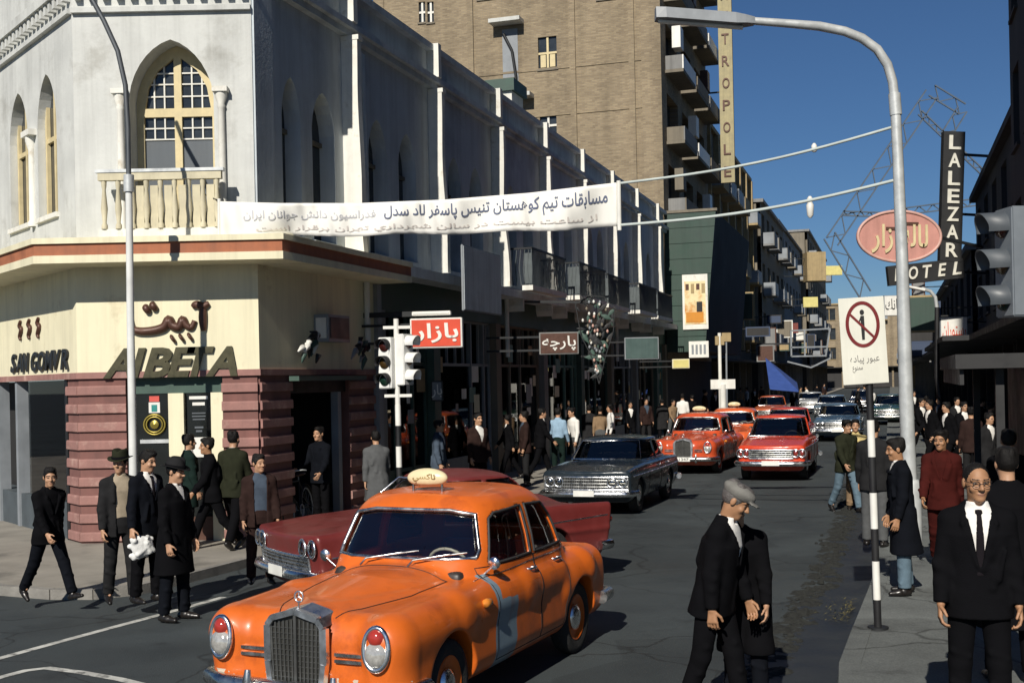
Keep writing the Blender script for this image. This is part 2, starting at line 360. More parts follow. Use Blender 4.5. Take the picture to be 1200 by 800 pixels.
# ------------------------------------------------------------------ materials of the place
ASPH = mat('asphalt', (0.036, 0.045, 0.048), 0.85, var=0.25, scale=0.7, col2=(0.026, 0.030, 0.031), patch=0.10, pscale=0.35, bump=0.45, bscale=90)
def wear(m):                              # repair patches, cracks, oil spots and paler wheel tracks in the asphalt
    N = m.node_tree.nodes; L = m.node_tree.links; b = N['Principled BSDF']; out = b.inputs['Base Color'].links[0].from_socket; tc = N.new('ShaderNodeTexCoord')
    def noise(s, d=5): n = N.new('ShaderNodeTexNoise'); n.inputs['Scale'].default_value = s; n.inputs['Detail'].default_value = d; L.new(tc.outputs['Object'], n.inputs['Vector']); return n
    def mr(sock, a, c, x, y): r = N.new('ShaderNodeMapRange'); L.new(sock, r.inputs[0]); r.inputs['From Min'].default_value = a; r.inputs['From Max'].default_value = c; r.inputs['To Min'].default_value = x; r.inputs['To Max'].default_value = y; return r.outputs[0]
    def mul(a, c): d = N.new('ShaderNodeMath'); d.operation = 'MULTIPLY'; L.new(a, d.inputs[0]); L.new(c, d.inputs[1]); return d.outputs[0]
    w = noise(1.1); va = N.new('ShaderNodeVectorMath'); va.operation = 'MULTIPLY_ADD'; L.new(w.outputs['Color'], va.inputs[0]); va.inputs[1].default_value = (0.9, 0.9, 0); L.new(tc.outputs['Object'], va.inputs[2])
    v1 = N.new('ShaderNodeTexVoronoi'); v1.feature = 'DISTANCE_TO_EDGE'; v1.inputs['Scale'].default_value = 0.42; L.new(va.outputs[0], v1.inputs['Vector']); crack = mr(v1.outputs['Distance'], 0.0, 0.010, 0.35, 1.0)
    v2 = N.new('ShaderNodeTexVoronoi'); v2.inputs['Scale'].default_value = 0.30; v2.distance = 'CHEBYCHEV'; L.new(tc.outputs['Object'], v2.inputs['Vector']); sp = N.new('ShaderNodeSeparateColor'); L.new(v2.outputs['Color'], sp.inputs[0]); patch = mr(sp.outputs[0], 0.55, 0.62, 1.0, 0.80)
    oil = mr(noise(1.6, 8).outputs[0], 0.62, 0.72, 1.0, 0.62); fine = mr(noise(55, 2).outputs[0], 0.3, 0.7, 0.82, 1.2); pale = mr(noise(0.9, 10).outputs[0], 0.56, 0.75, 1.0, 1.35)
    f = mul(mul(mul(mul(crack, patch), oil), fine), pale); h = N.new('ShaderNodeHueSaturation'); L.new(out, h.inputs['Color']); L.new(f, h.inputs['Value']); L.new(h.outputs[0], b.inputs['Base Color'])
wear(ASPH)
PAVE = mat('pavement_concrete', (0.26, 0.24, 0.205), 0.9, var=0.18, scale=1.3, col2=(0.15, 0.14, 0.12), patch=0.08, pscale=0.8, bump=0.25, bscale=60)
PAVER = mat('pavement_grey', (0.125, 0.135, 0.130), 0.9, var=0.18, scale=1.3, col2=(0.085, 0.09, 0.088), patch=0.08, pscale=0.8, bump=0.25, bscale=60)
wear(PAVER)
KERB = mat('kerb_stone', (0.22, 0.21, 0.19), 0.85, var=0.25, scale=4, bump=0.3, bscale=40)
PAINTW = mat('worn_white_road_paint', (0.50, 0.50, 0.46), 0.8, var=0.3, scale=5, col2=(0.07, 0.07, 0.07), patch=0.10, pscale=7)
WETG = mat('wet_gutter', (0.020, 0.024, 0.028), 0.6, var=0.3, scale=2, bump=0.15, bscale=14)
PLAST = mat('white_plaster', (0.57, 0.58, 0.555), 0.9, var=0.10, scale=1.4, col2=(0.42, 0.42, 0.39), patch=0.08, pscale=1.1, bump=0.2, bscale=18, streak=0.25)
PLASTB = mat('shade_blue_plaster', (0.52, 0.57, 0.60), 0.9, var=0.12, scale=1.0, col2=(0.38, 0.41, 0.44), patch=0.08, pscale=0.6, bump=0.2, bscale=18, streak=0.3)  # white plaster again, with the street side's blue shade put into its colour
TRIMW = mat('old_white_trim', (0.74, 0.73, 0.67), 0.85, var=0.10, scale=3, col2=(0.52, 0.48, 0.40), patch=0.04, pscale=3, streak=0.2)
CREAM = mat('cream_sign_board', (0.75, 0.70, 0.50), 0.8, var=0.05, scale=1.5, col2=(0.56, 0.49, 0.33), patch=0.02, pscale=1.2, streak=0.22)
CREAMF = mat('cream_window_frame', (0.62, 0.52, 0.30), 0.7, var=0.12, scale=6, streak=0.15)
TERRA = mat('terracotta_band', (0.36, 0.13, 0.065), 0.8, var=0.18, scale=4, streak=0.25)
PINK = mat('pink_rendered_band', (0.30, 0.155, 0.135), 0.85, var=0.18, scale=3, col2=(0.44, 0.28, 0.235), patch=0.08, pscale=2.5, bump=0.2, bscale=30, streak=0.2)
PINKJ = mat('dark_red_joint', (0.16, 0.05, 0.045), 0.9)
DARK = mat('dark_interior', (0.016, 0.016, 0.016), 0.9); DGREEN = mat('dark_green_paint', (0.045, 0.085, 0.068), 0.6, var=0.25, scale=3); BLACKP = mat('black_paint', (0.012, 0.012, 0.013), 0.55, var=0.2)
GREYP = mat('grey_paint', (0.23, 0.25, 0.27), 0.55, var=0.15, scale=2, streak=0.2); STEEL = mat('galvanised_pole', (0.52, 0.54, 0.54), 0.40, 0.25, var=0.15, scale=5); WHITEP = mat('white_enamel', (0.74, 0.73, 0.68), 0.45, var=0.08, scale=4, streak=0.15)
IRON = mat('wrought_iron', (0.02, 0.022, 0.024), 0.6, 0.3); OLIVEL = mat('olive_metal_letter', (0.055, 0.050, 0.022), 0.5, 0.2, var=0.2, scale=10); BROWNL = mat('brown_metal_letter', (0.085, 0.038, 0.025), 0.5, 0.2, var=0.2, scale=10)
PANE = mat('window_pane', (0.030, 0.036, 0.042), 0.08, var=0.3, scale=2, spec=0.6); CURT = mat('grey_blind', (0.10, 0.115, 0.13), 0.7, var=0.15, scale=2, streak=0.2); SHOPGL = glass('shop_glass', (0.80, 0.84, 0.84), 0.08)
GREENC_ = mat('green_cladding', (0.026, 0.056, 0.043), 0.6, var=0.15, scale=1.5, streak=0.3); OCHRE = mat('ochre_render', (0.36, 0.27, 0.14), 0.85, var=0.15, streak=0.3); TANW = mat('tan_render', (0.19, 0.165, 0.125), 0.85, var=0.18, scale=0.8, streak=0.35); GREYW = mat('grey_render', (0.22, 0.22, 0.215), 0.85, var=0.18, scale=0.8, streak=0.35); DARKW = mat('shade_dark_render', (0.035, 0.034, 0.034), 0.9, var=0.25, scale=0.8, streak=0.3)  # last one: shade of the right-hand fronts put into a near-black render
def brick_mat():
    m = bpy.data.materials.new('buff_brick'); m.use_nodes = True; N = m.node_tree.nodes; L = m.node_tree.links; b = N['Principled BSDF']; b.inputs['Roughness'].default_value = 0.9
    tc = N.new('ShaderNodeTexCoord'); sp = N.new('ShaderNodeSeparateXYZ'); L.new(tc.outputs['Object'], sp.inputs[0]); cb = N.new('ShaderNodeCombineXYZ'); L.new(sp.outputs[0], cb.inputs[0]); L.new(sp.outputs[2], cb.inputs[1])
    br = N.new('ShaderNodeTexBrick'); L.new(cb.outputs[0], br.inputs['Vector']); br.inputs['Scale'].default_value = 1.0; br.inputs['Brick Width'].default_value = 0.24; br.inputs['Row Height'].default_value = 0.075; br.inputs['Mortar Size'].default_value = 0.008
    br.inputs['Color1'].default_value = (0.31, 0.245, 0.155, 1); br.inputs['Color2'].default_value = (0.215, 0.165, 0.105, 1); br.inputs['Mortar'].default_value = (0.24, 0.205, 0.155, 1)
    n = N.new('ShaderNodeTexNoise'); n.inputs['Scale'].default_value = 0.35; n.inputs['Detail'].default_value = 9; n.inputs['Roughness'].default_value = 0.75; mp = N.new('ShaderNodeMapping'); mp.inputs['Scale'].default_value = (1, 1, 2.6); L.new(tc.outputs['Object'], mp.inputs[0]); L.new(mp.outputs[0], n.inputs['Vector'])
    mr = N.new('ShaderNodeMapRange'); mr.inputs['From Min'].default_value = 0.3; mr.inputs['From Max'].default_value = 0.7; mr.inputs['To Min'].default_value = 0.80; mr.inputs['To Max'].default_value = 1.16; L.new(n.outputs[0], mr.inputs[0]); hs = N.new('ShaderNodeHueSaturation'); L.new(br.outputs[0], hs.inputs['Color']); L.new(mr.outputs[0], hs.inputs['Value']); ms = N.new('ShaderNodeMapping'); ms.inputs['Scale'].default_value = (0.9, 0.9, 0.06); L.new(tc.outputs['Object'], ms.inputs[0]); n2 = N.new('ShaderNodeTexNoise'); n2.inputs['Scale'].default_value = 1.3; n2.inputs['Detail'].default_value = 8; L.new(ms.outputs[0], n2.inputs['Vector']); m2 = N.new('ShaderNodeMapRange'); m2.inputs['From Min'].default_value = 0.45; m2.inputs['From Max'].default_value = 0.72; m2.inputs['To Min'].default_value = 1.05; m2.inputs['To Max'].default_value = 0.74; L.new(n2.outputs[0], m2.inputs[0]); h2 = N.new('ShaderNodeHueSaturation'); L.new(hs.outputs[0], h2.inputs['Color']); L.new(m2.outputs[0], h2.inputs['Value']); L.new(h2.outputs[0], b.inputs['Base Color'])
    bp = N.new('ShaderNodeBump'); bp.inputs['Strength'].default_value = 0.5; bp.inputs['Distance'].default_value = 0.01; L.new(br.outputs['Fac'], bp.inputs['Height']); bp.invert = True; L.new(bp.outputs[0], b.inputs['Normal'])
    MATS['brick'] = m; return m
BRICK = brick_mat()
BALC = mat('pale_cream_stone', (0.58, 0.53, 0.38), 0.8, var=0.12, scale=5, streak=0.25); RAILG = mat('dull_grey_railing', (0.10, 0.115, 0.12), 0.8, var=0.2, spec=0.2)
# ------------------------------------------------------------------ ground, pavements, gutter, markings
def ground():
    o = MB().add([(-600, -200, 0), (700, -200, 0), (700, 1500, 0), (-600, 1500, 0)], [(0, 1, 2, 3)]).build('road', ASPH); tag(o, 'dark worn asphalt roadway of the busy street', 'road', kind='structure')
    # left pavement: corner in front of the shop, then along the row
    e = [gp(-330, 640, 0), gp(-120, 672, 0), gp(0, 697, 0), gp(60, 702, 0), gp(110, 702, 0), gp(160, 697, 0), gp(215, 684, 0), gp(290, 664, 0)]
    e = [Vector((v.x, v.y)) for v in e]; e += [Vector(st(0.5, 1.95)[:2]), Vector(st(2.5, 2.3)[:2]), Vector(st(300, 2.3)[:2]), Vector(st(300, -12)[:2]), Vector(st(40, -14)[:2]), Vector((-30, 34))]
    s = MB().slab([(v.x, v.y) for v in e], 0.0, 0.12).build('left_pavement', PAVE); tag(s, 'pale concrete pavement round the shop corner', 'pavement', kind='structure')
    k = MB(); pts = e[:11]
    for a, b in zip(pts[:-1], pts[1:]):
        L = (b - a).length; n = max(1, int(L / 1.2)) if L < 60 else 40
        for i in range(n):
            p, q = a.lerp(b, i / n), a.lerp(b, (i + 0.985) / n); d = (q - p).normalized(); nn = Vector((-d.y, d.x)) * 0.09; off = Vector((d.y, -d.x)) * 0.02
            MB().slab([tuple(p + off), tuple(q + off), tuple(q + nn), tuple(p + nn)], -0.02, 0.126).build('kerb_stone', KERB, s)
            if L > 60 and i > 26: break
    # right pavement, straight kerb
    UK = 9.25; uk = lambda t: float(np.interp(t, [-9.5, -6, -2, 2], [9.12, 9.25, 9.45, 9.5]))
    ps = [st(-9.6, UK + 3.5), st(-9.3, UK + 1.6), st(-8.6, UK + 0.5), st(-7.6, UK + 0.02), st(-6.5, uk(-6.5)), st(-2, uk(-2)), st(2, uk(2)), st(300, uk(300)), st(300, 40), st(-20, 40), st(-20, UK + 9)]
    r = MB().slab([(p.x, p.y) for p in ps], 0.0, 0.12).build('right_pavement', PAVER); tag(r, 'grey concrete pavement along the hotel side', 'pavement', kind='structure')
    q = [Vector(p[:2]) for p in ps[:5]] + [Vector(st(-6.5 + 1.3 * i, uk(-6.5 + 1.3 * i))[:2]) for i in range(1, 46)]
    for a, b in zip(q[:-1], q[1:]):
        d = (b - a).normalized(); nn = Vector((d.y, -d.x)) * 0.16; p1, p2 = a + d * 0.006, b - d * 0.006; o = -nn * 0.12
        MB().slab([tuple(p1 + nn), tuple(p2 + nn), tuple(p2 + o), tuple(p1 + o)], -0.02, 0.127).build('kerb_stone', PAVER, r)
    # gutter channel beside the right kerb
    g = MB(); n = 160; vs = []
    for i in range(n):
        t = -9.5 + i * 0.16; w = 0.60 + 0.08 * math.sin(i * 0.37) + 0.05 * math.sin(i * 0.9) + random.uniform(-0.05, 0.05); a = st(t, uk(t) - 0.03, 0.004); b = st(t, uk(t) - 0.03 - w, 0.004); vs += [a, b]
    g.add(vs, [(2 * i, 2 * i + 2, 2 * i + 3, 2 * i + 1) for i in range(n - 1)]); go = g.build('gutter', WETG); tag(go, 'wet dark gutter running beside the right kerb', 'gutter', kind='structure')
    from mathutils import noise as nz
    m = MB(); NI, NJ = 760, 16; vs = []
    for i in range(NI):
        t = -9.3 + i * 0.028; c = uk(t) - 0.66 + 0.10 * nz.noise(Vector((t * 0.9, 3.1, 0)))
        for j in range(NJ):
            v = j / (NJ - 1) * 2 - 1; p = st(t, c + v * 0.30); a = nz.noise(Vector((p.x * 3.5, p.y * 3.5, 0))); b = nz.noise(Vector((p.x * 11, p.y * 11, 5))); d = nz.noise(Vector((p.x * 30, p.y * 30, 9)))
            vs.append((p.x, p.y, (1 - v * v) * (0.030 + 0.055 * a + 0.040 * b + 0.022 * d) - 0.022))
    m.add(vs, [(i * NJ + j, (i + 1) * NJ + j, (i + 1) * NJ + j + 1, i * NJ + j + 1) for i in range(NI - 1) for j in range(NJ - 1)])
    for i in range(350):
        t = random.uniform(-9.0, 12); u = uk(t) - 0.58 - abs(random.gauss(0, 0.10)) + 0.08 * math.sin(t * 2.3) - (0.10 if random.random() < 0.2 else 0); r_ = random.uniform(0.008, 0.042) * (1.5 if random.random() < 0.1 else 1); p = st(t, u, r_ * 0.2)
        m.lathe([(0.001, -r_ * 0.3), (r_ * random.uniform(0.7, 1.1), 0), (r_ * 0.6, r_ * random.uniform(0.3, 0.6)), (0.001, r_ * 0.6)], 6, Matrix.Translation(p) @ Matrix.Rotation(random.uniform(0, 6), 4, 'Z'), 0, False, random.uniform(0.7, 1.6), 1)
    tag(m.build('gutter_dirt', mat('gutter_dirt', (0.013, 0.014, 0.012), 0.95, var=0.6, scale=20), fix=False), 'dark crumbled dirt along the gutter edge', 'dirt', kind='stuff')
    m = MB()
    for i in range(160):
        t = random.uniform(-4.4, -3.2); u = uk(t) - 0.12 - abs(random.gauss(0, 0.14)); a = random.uniform(0, 6.28); p = st(t, u, 0.02 + random.uniform(0, 0.09)); l = random.uniform(0.012, 0.028)
        d = Vector((math.cos(a), math.sin(a), random.uniform(-0.2, 0.5))) * l; sd = Vector((-d.y, d.x, 0)) * 0.35; m.add([p - d, p + sd, p + d, p - sd], [(0, 1, 2, 3)])
    tag(m.build('fallen_leaves', mat('dry_leaf', (0.10, 0.085, 0.03), 0.9, var=0.5, scale=30), fix=False), 'small heap of dry leaves by the sign post foot', 'leaves', kind='stuff')
    # painted lines
    def line(pts, w, label):
        m = MB(); vs = []
        for i, p in enumerate(pts):
            d = (pts[min(i + 1, len(pts) - 1)] - pts[max(i - 1, 0)]).normalized(); nn = Vector((-d.y, d.x, 0)) * w / 2; vs += [p + nn, p - nn]
        m.add(vs, [(2 * i, 2 * i + 2, 2 * i + 3, 2 * i + 1) for i in range(len(pts) - 1)]); tag(m.build('road_marking', PAINTW), label, 'road marking')
    line([gp(-60, 787, 0.004), gp(60, 754, 0.004), gp(130, 735, 0.004), gp(190, 719, 0.004), gp(262, 699, 0.004)], 0.10, 'straight thin white line painted in front of the left pavement')
    line([gp(-40, 806, 0.004), gp(0, 793, 0.004), gp(30, 785, 0.004), gp(55, 782, 0.004), gp(95, 787, 0.004), gp(140, 795, 0.004), gp(185, 806, 0.004), gp(215, 818, 0.004)], 0.10, 'curved worn white line near the taxi front')
ground()
# ------------------------------------------------------------------ corner building with the long row
FR_ST = Matrix.Translation(P0) @ Matrix.Rotation(ST_ROT, 4, 'Z')
XC = -6.95
FR_CH = Matrix.Translation((XC, 19.2, 0)); CHW = P0.x - XC                       # chamfer: x 0..CHW
LD = Vector((-0.62, 0.785, 0)).normalized(); LLEN = 9.0
FR_LF = Matrix.Translation(Vector((XC, 19.2, 0)) + LD * LLEN) @ Matrix.Rotation(math.atan2(-LD.y, -LD.x), 4, 'Z')   # x 0..LLEN, LLEN at the chamfer
def corner_building():
    root = empty('corner_building', P0); tag(root, 'white plastered corner shop with arched upper windows and a long fin-lined street side', 'building')
    P = lambda mb, name, ms, W, **k: put(mb.build(name, ms, root, **k), root, W)
    ZT = 10.05; TE = 36.6
    # --- upper walls
    sx = lambda px: at(px, 150, 19.2).x - XC
    ax0, ax1 = sx(152), sx(251); arch = ogive(ax0, ax1, 5.02, 7.25, 8.18)
    P(MB().wall(rect(0, CHW, 4.75, ZT), [arch], 0, 0.46), 'wall', PLAST, FR_CH)
    w1, w2 = (LLEN - 3.55, LLEN - 2.45), (LLEN - 1.9, LLEN - 0.88); hol = [ogive(a, b, 5.55, 7.1, 7.95) for a, b in (w1, w2)]
    P(MB().wall(rect(0, LLEN, 4.75, ZT), hol, 0, 0.24), 'wall', PLAST, FR_LF)
    FT = [3.4 + 4.4 * k for k in range(8)]; sh = []; 
    for k in range(-1, 7):
        t0 = 3.4 + 4.4 * k
        for a, b in ((1.05, 1.95), (2.55, 3.5)):
            if k == -1: a, b = (1.95, 2.62) if a < 2 else (3.05, 3.95)
            if t0 + a > 0.6: sh.append(ogive(t0 + a, t0 + b, 5.15, 7.15, 7.85, 5))
    P(MB().wall(rect(0, TE, 4.75, ZT), sh, 0, 0.35), 'wall', PLASTB, FR_ST)
    bx = MB(); bx.slab([tuple((FR_ST.inverted() @ Vector(p)).xy) for p in ((XC, 19.88, 0), (P0.x + 0.15, 19.86, 0))][::-1] + [(TE, 0.4), (TE, 12), (2, 12), tuple((FR_ST.inverted() @ (FR_LF @ Vector((0, 0.6, 0)))).xy)], 4.9, ZT - 0.15); P(bx, 'core', [DARK], FR_ST)
    P(MB().b2((0, 0.02, ZT - 0.2), (TE, 0.35, ZT - 0.02)), 'coping', PLASTB, FR_ST)
    # shaded corner pilaster of the street side, cornices
    P(MB().b2((0.02, -0.035, 4.9), (0.62, -0.002, ZT - 0.02)), 'pilaster', PLASTB, FR_ST)
    for z0, z1, d in ((9.10, 9.22, 0.14), (9.22, 9.34, 0.24), (ZT - 0.12, ZT + 0.02, 0.16)): P(MB().b2((0.64, -d, z0), (TE + 0.1, 0.02 if z1 < 9.5 else -0.003, z1)), 'cornice', PLASTB, FR_ST)
    for fr, w in ((FR_CH, CHW), (FR_LF, LLEN)):
        P(MB().b2((-0.0, -0.16, 9.0), (w, -0.003, 9.16)), 'cornice', PLAST, fr); P(MB().b2((0.0, -0.08, 8.62), (w, -0.003, 8.70)), 'cornice', PLAST, fr)
        n = int(w / 0.22)
        for i in range(n):
            if fr is FR_LF and i < n - 22: continue
            x = (i + 0.5) * w / n; P(MB().b2((x - 0.05, -0.12, 8.83), (x + 0.05, -0.003, 8.998)), 'dentil', PLAST, fr)
    # --- big arched window with balcony
    W = Matrix.Translation((0, 0.38, 0)); xm = (ax0 + ax1) / 2; win = P(MB().wall(ogive(ax0 - 0.02, ax1 + 0.02, 5.0, 7.25, 8.2), [rect(ax0 + 0.12, xm - 0.06, 5.25, 7.02), rect(xm + 0.06, ax1 - 0.12, 5.25, 7.02), [(ax0 + 0.14, 7.16), (xm - 0.06, 7.16), (xm - 0.06, 7.98), (ax0 + 0.36, 7.78), (ax0 + 0.20, 7.5)], [(xm + 0.06, 7.16), (ax1 - 0.14, 7.16), (ax1 - 0.20, 7.5), (ax1 - 0.36, 7.78), (xm + 0.06, 7.98)]], 0, 0.07), 'arched_window', CREAMF, FR_CH @ W)
    def sub(mb, name, ms, Wm): o = mb.build(name, ms, win); o.matrix_basis = win.matrix_basis.inverted() @ (Matrix.Translation(-Vector(root.location)) @ Wm); return o
    for a, b in ((ax0 + 0.12, xm - 0.06), (xm + 0.06, ax1 - 0.12)):
        sub(MB().b2((a, 0.05, 5.25), (b, 0.055, 6.66)), 'blind', CURT, FR_CH @ W); sub(MB().b2((a, 0.06, 6.6), (b, 0.066, 8.0)), 'pane', PANE, FR_CH @ W)
        for i in (1, 2): x = a + (b - a) * i / 3; sub(MB().b2((x - 0.012, 0.03, 6.66), (x + 0.012, 0.058, 7.02)), 'glazing_bar', TRIMW, FR_CH @ W); sub(MB().b2((x - 0.012, 0.03, 7.16), (x + 0.012, 0.058, 7.86)), 'glazing_bar', TRIMW, FR_CH @ W)
        for z in (6.66, 6.84, 7.36, 7.56, 7.74): sub(MB().b2((a, 0.028, z - 0.011), (b, 0.056, z + 0.011)), 'glazing_bar', TRIMW, FR_CH @ W)
    for x in (ax0 - 0.13, ax1 + 0.13):
        P(MB().lathe([(0.085, 5.0), (0.085, 5.1), (0.062, 5.14), (0.055, 7.05), (0.07, 7.08), (0.055, 7.12), (0.10, 7.24), (0.10, 7.30)], 14, Matrix.Translation((x, -0.04, 0))), 'column', TRIMW, FR_CH); P(MB().b2((x - 0.12, -0.16, 7.30), (x + 0.12, -0.003, 7.38)), 'capital', TRIMW, FR_CH)
    bx0, bx1 = sx(120), sx(270)
    bal = P(MB().slab([(bx0, 0), (bx0 + 0.05, -0.42), (bx1 - 0.05, -0.42), (bx1, 0)], 4.98, 5.10), 'balcony_slab', TRIMW, FR_CH)
    def subb(mb, name, ms): o = mb.build(name, ms, bal); o.matrix_basis = bal.matrix_basis.inverted() @ (Matrix.Translation(-Vector(root.location)) @ FR_CH); return o
    subb(MB().b2((bx0 + 0.02, -0.47, 5.98), (bx1 - 0.02, -0.33, 6.03)), 'handrail', STEEL); n = 9
    for i in range(n):
        x = bx0 + 0.14 + (bx1 - bx0 - 0.28) * i / (n - 1); subb(MB().lathe([(0.05, 5.10), (0.05, 5.16), (0.03, 5.2), (0.055, 5.42), (0.028, 5.72), (0.04, 5.78), (0.045, 5.86)], 10, Matrix.Translation((x, -0.40, 0))), 'baluster', BALC)
        if i < n - 1 and i > 1: subb(MB().b2((x + 0.05, -0.37, 5.10), (x + (bx1 - bx0 - 0.28) / (n - 1) - 0.05, -0.345, 5.78)), 'balcony_panel', BALC)
    subb(MB().b2((bx0 + 0.06, -0.455, 5.86), (bx1 - 0.06, -0.345, 5.978)), 'balcony_rail', BALC)
    # --- small pointed windows of the left side
    for a, b in (w1, w2):
        wv = P(MB().b2((a, 0.20, 5.4), (b, 0.235, 8.0)), 'window_pane', PANE, FR_LF)
        for x in (a + 0.05, b - 0.05, (a + b) / 2): P(MB().b2((x - 0.04, 0.13, 5.4), (x + 0.04, 0.195, 7.9)), 'window_frame', CREAMF, FR_LF)
        P(MB().b2((a, 0.14, 6.85), (b, 0.192, 6.93)), 'window_frame', CREAMF, FR_LF)
        P(MB().b2((a - 0.05, -0.06, 5.47), (b + 0.05, 0.05, 5.55)), 'window_sill', TRIMW, FR_LF)
    for dx in (0,):
        x = (w1[1] + w2[0]) / 2 + dx; P(MB().lathe([(0.09, 5.45), (0.09, 5.52), (0.065, 5.56), (0.06, 6.78), (0.11, 6.94), (0.11, 7.02)], 12, Matrix.Translation((x, -0.02, 0))), 'column', TRIMW, FR_LF)
        P(MB().b2((x - 0.22, -0.14, 7.02), (x + 0.22, 0.0, 7.12)), 'capital', TRIMW, FR_LF)
    # --- street side: windows, fins, drain pipes
    for h in sh:
        x0, x1 = h[0][0], h[1][0]; P(MB().b2((x0, 0.31, 5.1), (x1, 0.33, 7.9)), 'window_pane', PANE, FR_ST)
        xm_ = (x0 + x1) / 2; P(MB().b2((xm_ - 0.03, 0.25, 5.15), (xm_ + 0.03, 0.305, 7.8)), 'window_frame', TANW, FR_ST); P(MB().b2((x0, 0.255, 6.95), (x1, 0.302, 7.03)), 'window_frame', TANW, FR_ST)
        P(MB().b2((x0 - 0.07, -0.07, 5.05), (x1 + 0.07, 0.03, 5.14)), 'window_sill', PLASTB, FR_ST)
    for k, t in enumerate(FT):
        n = 14; L = []; 
        for i in range(n + 1):
            z = 5.0 + (9.0 - 5.0) * i / n; d = 0.33 + 0.045 * math.sin(z * 2.1 + k) * (1 - i / n) + 0.10 * max(0, 1 - (z - 5.0) / 1.9) ** 1.5; L.append((d, z))
        m = MB(); vs = []
        for d, z in L: vs += [(t - 0.09, 0.0, z), (t - 0.09, -d, z), (t + 0.09, -d, z), (t + 0.09, 0.0, z)]
        m.add(vs, [(4 * i + j, 4 * i + j + 1, 4 * i + j + 5, 4 * i + j + 4) for i in range(n) for j in range(3)]); m.add(vs[:4], [(0, 1, 2, 3)]); m.add(vs[-4:], [(3, 2, 1, 0)])
        P(m, 'fin', TRIMW, FR_ST); P(MB().b2((t - 0.10, -0.36, 9.0), (t + 0.10, -0.0, 9.09)), 'fin_capital', TRIMW, FR_ST); P(MB().b2((t - 0.09, -0.27, 9.345), (t + 0.09, -0.003, ZT + 0.04)), 'fin_cap', TRIMW, FR_ST)
        if k in (0, 2, 5): P(MB().tube([(t + 0.62, -0.10, 3.2), (t + 0.62, -0.10, 8.9), (t + 0.62, 0.1, 9.05)], 0.06, 10), 'drain_pipe', TRIMW, FR_ST)
    # --- awkward bits on the parapet: chimney stub and tarred roof edge
    P(MB().b2((15.9, 0.6, ZT), (17.0, 1.5, ZT + 0.9)), 'chimney', TRIMW, FR_ST); P(MB().b2((15.8, 0.5, ZT + 0.9), (17.1, 1.6, ZT + 1.25)), 'chimney_cap', DGREEN, FR_ST)
    P(MB().prism([(4.5, ZT), (9.5, ZT), (8.5, ZT + 0.7), (5.0, ZT + 0.75)], 1.2, 3.5), 'roof_shed', DARKW, FR_ST)
    # --- shop storey: cornice, sign board, ribbed pilasters
    def run(d, z0, z1, name, ms, inset=0.0):
        a = FR_LF @ Vector((LLEN - 7, -d, 0)); e1 = FR_LF @ Vector((LLEN, -d, 0)); dl = (e1 - a).normalized(); k = ((19.2 - d) - e1.y) / dl.y if abs(dl.y) > 1e-6 else 0; c1 = e1 + dl * k
        b0 = FR_ST @ Vector((0, -d, 0)); k2 = ((19.2 - d) - b0.y) / DV.y; c2 = b0 + DV * k2; en = FR_ST @ Vector((4.62, -d, 0)); back = [FR_ST @ Vector((4.62, 0.02, 0)), Vector((P0.x - 0.02, 19.25, 0)), Vector((XC + 0.02, 19.25, 0)), FR_LF @ Vector((LLEN - 7, 0.02, 0))]
        P(MB().slab([(p.x, p.y) for p in [a, c1, c2, en] + back], z0, z1), name, ms, Matrix.Identity(4))
    run(0.82, 4.84, 4.93, 'cornice_lip', CREAM); run(0.78, 4.66, 4.84, 'cornice_band', TERRA); run(0.80, 4.54, 4.66, 'cornice_lip', CREAM); run(0.035, 2.86, 4.54, 'sign_board', CREAM); run(0.06, 2.76, 2.86, 'fascia_strip', PINK); 
    ribs = [0.12 + 0.293 * i for i in range(10)]
    def pilaster(x0, x1, fr, d=0.03):
        P(MB().b2((x0 + 0.01, -d + 0.02, 0.12), (x1 - 0.01, 0.25, 2.76)), 'pilaster_core', mat('dusky_pink_render', (0.19, 0.088, 0.076), 0.9, var=0.2, scale=3, streak=0.2), fr)
        for z in ribs[:-1]:
            m = MB(); pr = [(-d + 0.015, z + 0.03), (-d - 0.016, z + 0.03), (-d - 0.024, z + 0.04), (-d - 0.022, z + 0.155), (-d - 0.014, z + 0.18), (-d + 0.015, z + 0.182)]
            vs = [(x, y, zz) for x in (x0, x1) for y, zz in pr]; k = len(pr); m.add(vs, [(i, i + 1, i + 1 + k, i + k) for i in range(k - 1)] + [tuple(range(k)), tuple(range(2 * k - 1, k - 1, -1))]); P(m, 'rib', PINK, fr)
    cx = lambda px: at(px, 540, 19.2).x - XC
    pilaster(-0.02, cx(150), FR_CH); pilaster(LLEN - 0.55, LLEN - 0.0, FR_LF); pilaster(cx(262), CHW - 0.01, FR_CH); pilaster(0.01, 1.05, FR_ST); pilaster(3.30, 4.45, FR_ST)
    P(MB().b2((4.46, -0.12, 0.12), (4.66, 0.2, 4.53)), 'corner_post', GREYP, FR_ST)
    # entrance
    e0, e1 = cx(150), cx(262)
    P(MB().b2((e0, 0.10, 2.50), (e1, 0.2, 2.76)), 'transom', DGREEN, FR_CH)
    for a, b in ((cx(198), cx(216)), (cx(248), cx(262))): P(MB().b2((a, 0.02, 0.12), (b, 0.16, 2.50)), 'door_post', CREAM, FR_CH)
    for a, b in ((e0, cx(198)), (cx(216), cx(248))):
        P(MB().b2((a, 0.12, 0.12), (b, 0.15, 2.5)), 'entrance_door', mat('black_glass', (0.010, 0.012, 0.012), 0.12, var=0.2), FR_CH); P(MB().b2((a, 0.09, 0.12), (b, 0.118, 0.5)), 'kick_plate', BROWNL, FR_CH)
